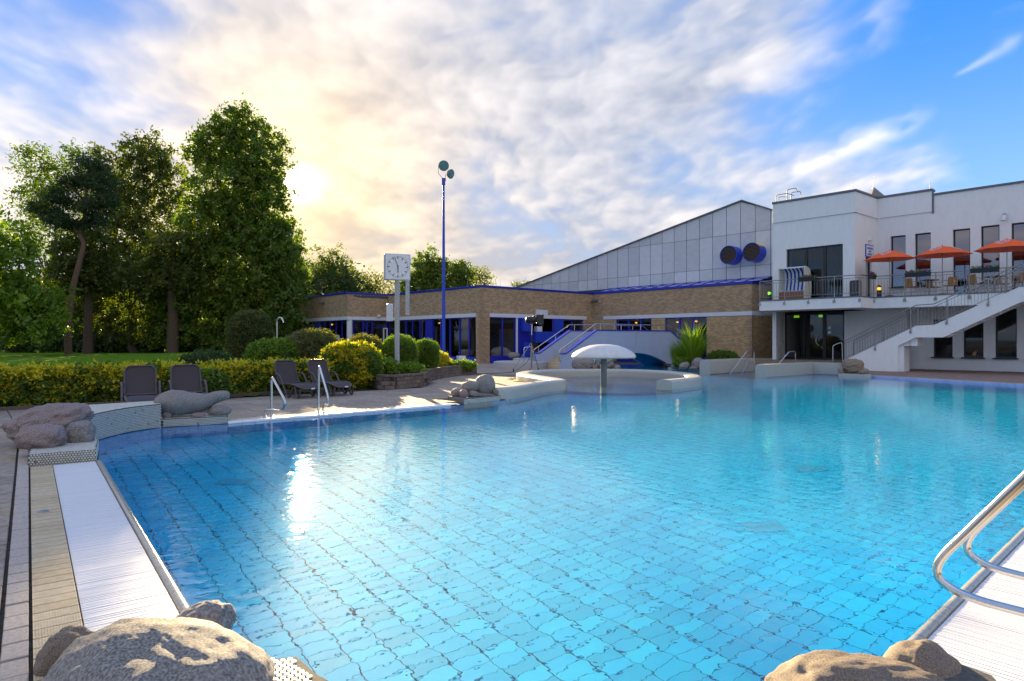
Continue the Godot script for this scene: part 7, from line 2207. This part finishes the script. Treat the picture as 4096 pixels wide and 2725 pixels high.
func make_deck_things() -> void:
	var first: Node3D
	for q in [[-7.86, -13.55, 0.56, "leftmost taupe sun lounger, behind the curved mosaic wall"], [-7.12, -14.05, 0.60, "second sun lounger from the left, behind the seal shaped boulder"], [-5.98, -17.28, 0.80, "third sun lounger from the left, beside the left ladder rail"], [-5.30, -17.98, 0.80, "rightmost sun lounger, behind the right ladder rail"]]:
		var l: Node3D
		if first == null:
			first = make_lounger()
			l = first
		else:
			l = first.duplicate()
			l.name = numbered("sun_lounger")
			add_child(l)
		l.position = Vector3(q[0], 0.003, q[1])
		l.rotation.y = q[2]
		tag(l, q[3], "sun lounger", "taupe sun loungers along the hedge")
	# clock
	var c := thing("clock", "square white double faced clock on a galvanised post", "clock", Vector3(-3.86, 0.30, -21.5), 0.36)
	tubepart(c, "post", mats.galvanised, [Vector3(0, -0.3, 0), Vector3(0, 3.28, 0)], 0.082, 14)
	boxpart(c, "housing", mats.pale_plastic, Vector3(0, 3.66, 0), Vector3(0.86, 0.88, 0.24), 0.02)
	boxpart(c, "dial", mats.white_plastic, Vector3(0, 3.66, 0.118), Vector3(0.79, 0.81, 0.012), 0.002)
	for k in 60:
		var a := TAU * k / 60.0
		var hr := k % 5 == 0
		var ln := 0.085 if hr else 0.026
		var b := MB.new()
		b.box(Transform3D.IDENTITY, Vector3(0.024 if hr else 0.010, ln, 0.004))
		part(c, "hour_mark" if hr else "minute_mark", b.mesh(), mats.black_print, Transform3D(Basis(Vector3.BACK, -a), Vector3(sin(a), cos(a), 0) * (0.355 - ln * 0.5) + Vector3(0, 3.66, 0.127)))
	for q in [["hour_hand", deg_to_rad(178.5), 0.20, 0.034, 0.133], ["minute_hand", deg_to_rad(342.0), 0.335, 0.022, 0.138]]:
		var b := MB.new()
		b.extr(PackedVector2Array([Vector2(-q[3] * 0.5, -0.06), Vector2(q[3] * 0.5, -0.06), Vector2(q[3] * 0.32, q[2]), Vector2(-q[3] * 0.32, q[2])]), 0.0, 0.003, Transform3D.IDENTITY)
		part(c, q[0], b.mesh(), mats.black_print, Transform3D(Basis(Vector3.BACK, -q[1]), Vector3(0, 3.66, q[4])))
	# column loudspeakers on the post
	for q in [[Vector3(-4.10, 2.15, -21.45), Vector3(0.19, 0.58, 0.16), "short white column loudspeaker left of the clock post"], [Vector3(-3.52, 2.36, -21.55), Vector3(0.11, 1.22, 0.12), "tall narrow column loudspeaker right of the clock post"]]:
		var sp := thing("loudspeaker", q[2], "loudspeaker", q[0], 0.5, "column loudspeakers on the clock post")
		boxpart(sp, "case", mats.white_plastic if q[1].y < 0.7 else mats.pale_plastic, Vector3(0, q[1].y * 0.5, 0), q[1], 0.015)
		boxpart(sp, "grille", mats.pale_plastic if q[1].y < 0.7 else mats.galvanised, Vector3(0, q[1].y * 0.5, q[1].z * 0.5), Vector3(q[1].x * 0.8, q[1].y * 0.92, 0.01), 0.003)
		boxpart(sp, "bracket", mats.dull_steel, Vector3(signf(-3.86 - q[0].x) * 0.14, q[1].y * 0.4, -0.02), Vector3(0.16, 0.03, 0.03))
	# floodlight mast
	var f := thing("floodlight_mast", "tall slender blue mast carrying two round floodlights", "light mast", Vector3(-3.27, 0.0, -30.6))
	tubepart(f, "mast", mats.blue_mast, [Vector3(0, 0, 0), Vector3(0, 3.0, 0), Vector3(0.0, 9.0, 0)], [0.09, 0.082, 0.05], 14)
	boxpart(f, "bracket", mats.blue_mast, Vector3(0.0, 9.1, 0.02), Vector3(0.16, 0.34, 0.12), 0.02)
	for q in [[Vector3(0.02, 9.82, 0.15), 0.25, Vector3(0.12, -0.22, 1.0), "round_glass"], [Vector3(0.36, 9.45, 0.05), 0.23, Vector3(0.9, -0.35, 0.62), "round_glass"]]:
		var d: Vector3 = q[2].normalized()
		var bas := Basis.looking_at(-d) * Basis(Vector3.RIGHT, PI / 2)
		var b := MB.new()
		b.lathe([Vector2(0.0, -0.2), Vector2(0.10, -0.19), Vector2(0.2, -0.1), Vector2(q[1], 0.0), Vector2(q[1] - 0.02, 0.012)], 26, Transform3D(bas, q[0]))
		var lh := part(f, "lamp_head", b.mesh(), mats.dull_steel)
		b = MB.new()
		b.lathe([Vector2(q[1] - 0.02, 0.008), Vector2(0.0, 0.012)], 26, Transform3D(bas, q[0]))
		part(lh, "lens", b.mesh(), mats.lens_green)
		for rr in [0.16, 0.1, 0.05]:
			b = MB.new()
			b.lathe([Vector2(rr + 0.006, 0.012), Vector2(rr, 0.02), Vector2(rr - 0.006, 0.012)], 24, Transform3D(bas, q[0]))
			part(lh, "lens_ring", b.mesh(), mats.lens_rim)
		tubepart(f, "yoke", mats.dull_steel, bend([q[0] + Vector3(-0.26, 0.0, -0.02), q[0] + Vector3(-0.26, -0.36, 0), Vector3(0, 9.2, 0.05)], 0.05), 0.014, 6)
	# film lamp on a rolling stand
	var s := thing("lamp_stand", "black film lamp with barn doors on a rolling steel stand", "lamp stand", Vector3(0.93, 0.0, -30.3))
	tubepart(s, "lower_tube", mats.dull_steel, [Vector3(0, 0.14, 0), Vector3(0, 1.35, 0)], 0.032, 10)
	tubepart(s, "upper_tube", mats.black_metal, [Vector3(0, 1.3, 0), Vector3(0.0, 1.75, 0)], 0.036, 10)
	tubepart(s, "top_tube", mats.steel, [Vector3(0, 1.75, 0), Vector3(0.02, 2.28, 0)], 0.026, 10)
	tubepart(s, "orange_band", mats.orange_tape, [Vector3(0, 0.92, 0), Vector3(0, 1.16, 0)], 0.034, 10)
	for q in [Vector3(-0.86, 0.16, 0.35), Vector3(-0.10, 0.14, 0.5), Vector3(0.34, 0.14, -0.55)]:
		tubepart(s, "leg", mats.dull_steel, [Vector3(0, 1.42, 0), q], 0.017, 7)
		tubepart(s, "brace", mats.dull_steel, [Vector3(0, 0.62, 0), q.lerp(Vector3(0, 1.42, 0), 0.4)], 0.012, 6)
		var w := MB.new()
		w.tube([q + Vector3(-0.03, -0.06, 0), q + Vector3(0.03, -0.06, 0)], 0.08, 14)
		part(s, "caster", w.mesh(), mats.black_rubber)
	var tilt := Basis(Vector3.FORWARD, 0.12) * Basis(Vector3.UP, PI / 2 - 0.5)
	var b := MB.new()
	b.lathe([Vector2(0.0, -0.3), Vector2(0.13, -0.28), Vector2(0.15, -0.1), Vector2(0.17, 0.08), Vector2(0.2, 0.1), Vector2(0.2, 0.16), Vector2(0.16, 0.16), Vector2(0.0, 0.1)], 22, Transform3D(Basis(Vector3.UP, 0.3) * Basis(Vector3.FORWARD, PI / 2 - 0.1), Vector3(0.0, 2.48, 0)))
	part(s, "lamp_body", b.mesh(), mats.black_metal)
	for k in 5:
		b = MB.new()
		b.lathe([Vector2(0.16, -0.26 + k * 0.045), Vector2(0.17, -0.25 + k * 0.045), Vector2(0.16, -0.24 + k * 0.045)], 20, Transform3D(Basis(Vector3.UP, 0.3) * Basis(Vector3.FORWARD, PI / 2 - 0.1), Vector3(0.0, 2.48, 0)))
		part(s, "cooling_rib", b.mesh(), mats.black_metal)
	for q in [[Vector3(0.36, 2.70, -0.08), Vector3(0.36, 0.006, 0.30), 0.35], [Vector3(0.40, 2.28, -0.08), Vector3(0.34, 0.006, 0.30), -0.4]]:
		boxpart(s, "barn_door", mats.black_metal, Vector3.ZERO, q[1], 0.0, Transform3D(Basis(Vector3.UP, 0.3) * Basis(Vector3.BACK, q[2]), q[0]))
	boxpart(s, "barn_door", mats.black_metal, Vector3.ZERO, Vector3(0.34, 0.44, 0.006), 0.0, Transform3D(Basis(Vector3.UP, -0.25), Vector3(0.40, 2.5, 0.12)))
	boxpart(s, "barn_door", mats.black_metal, Vector3.ZERO, Vector3(0.34, 0.44, 0.006), 0.0, Transform3D(Basis(Vector3.UP, 0.7), Vector3(0.34, 2.5, -0.28)))
	tubepart(s, "yoke", mats.black_metal, bend([Vector3(-0.05, 2.48, 0.2), Vector3(0.0, 2.26, 0.2), Vector3(0.0, 2.26, -0.2), Vector3(-0.05, 2.48, -0.2)], 0.06), 0.012, 6)
	tubepart(s, "lamp_cable", mats.black_rubber, curve([Vector3(-0.12, 2.4, 0.05), Vector3(-0.16, 2.0, 0.1), Vector3(-0.06, 1.6, 0.05), Vector3(-0.05, 0.9, 0.06), Vector3(-0.3, 0.4, 0.3), Vector3(-0.9, 0.06, 0.6), Vector3(-1.2, 0.02, 0.8)], 0.15), 0.01, 6)
	solo("power_cable", "black power cable lying across the paving from the lamp stand", "cable", pipe(curve([Vector3(-0.27, 0.012, -29.5), Vector3(-0.7, 0.012, -29.1), Vector3(-1.1, 0.012, -28.85), Vector3(-1.6, 0.012, -28.75)], 0.2) , 0.012, 6), mats.black_rubber, Vector3.ZERO, 0.0, "cables on the paving")
	solo("power_cable", "second black cable running from planter to the winding wall", "cable", pipe(curve([Vector3(0.25, 0.012, -27.4), Vector3(-0.5, 0.012, -27.5), Vector3(-1.1, 0.012, -27.9), Vector3(-1.55, 0.012, -28.3)], 0.2), 0.012, 6), mats.black_rubber, Vector3.ZERO, 0.0, "cables on the paving")
	# white equipment case
	var fc := thing("equipment_case", "white equipment case with metal corners behind the planter wall", "case", Vector3(-2.62, 0.0, -33.0), 0.35)
	boxpart(fc, "body", mats.white_plastic, Vector3(0, 0.36, 0), Vector3(0.40, 0.70, 0.36), 0.012)
	boxpart(fc, "lid_seam", mats.dull_steel, Vector3(0, 0.56, 0), Vector3(0.408, 0.02, 0.368))
	for x in [-1, 1]:
		for z in [-1, 1]:
			boxpart(fc, "edge_profile", mats.dull_steel, Vector3(x * 0.197, 0.36, z * 0.177), Vector3(0.022, 0.70, 0.022), 0.004)
	# far garden: white fence, shower post, low border wall, thin post
	var wf := thing("white_fence", "pale panel fence beside the far left brick wing", "fence", Vector3(-20.6, 0.4, -52.5), 0.15)
	for k in 4: boxpart(wf, "panel", mats.white_trim, Vector3(k * 0.92, 0.95, 0), Vector3(0.88, 1.9, 0.06), 0.01)
	for k in 5: boxpart(wf, "post", mats.grey_trim, Vector3(k * 0.92 - 0.46, 0.95, 0.02), Vector3(0.05, 1.95, 0.08))
	solo("shower_post", "tall shower post with curved white head near the brick wing", "shower", pipe(bend([Vector3(-14.5, 0.2, -39.5), Vector3(-14.5, 2.85, -39.5), Vector3(-14.2, 2.95, -39.4), Vector3(-14.05, 2.6, -39.35)], 0.25), 0.05), mats.steel)
	var lw := MB.new()
	lw.box(Transform3D(Basis(Vector3.UP, -0.15), Vector3(-14.5, 0.42, -37.8)), Vector3(2.2, 0.4, 0.25), 0.03)
	solo("border_wall", "low white border wall on the lawn before the rounded bush", "wall", lw.mesh(), mats.white_trim)
	solo("marker_post", "thin grey metal post among the shrubs behind the loungers", "post", pipe([Vector3(-6.45, 0.0, -23.6), Vector3(-6.40, 1.66, -23.6), Vector3(-6.40, 1.70, -23.6)], 0.035), mats.galvanised)
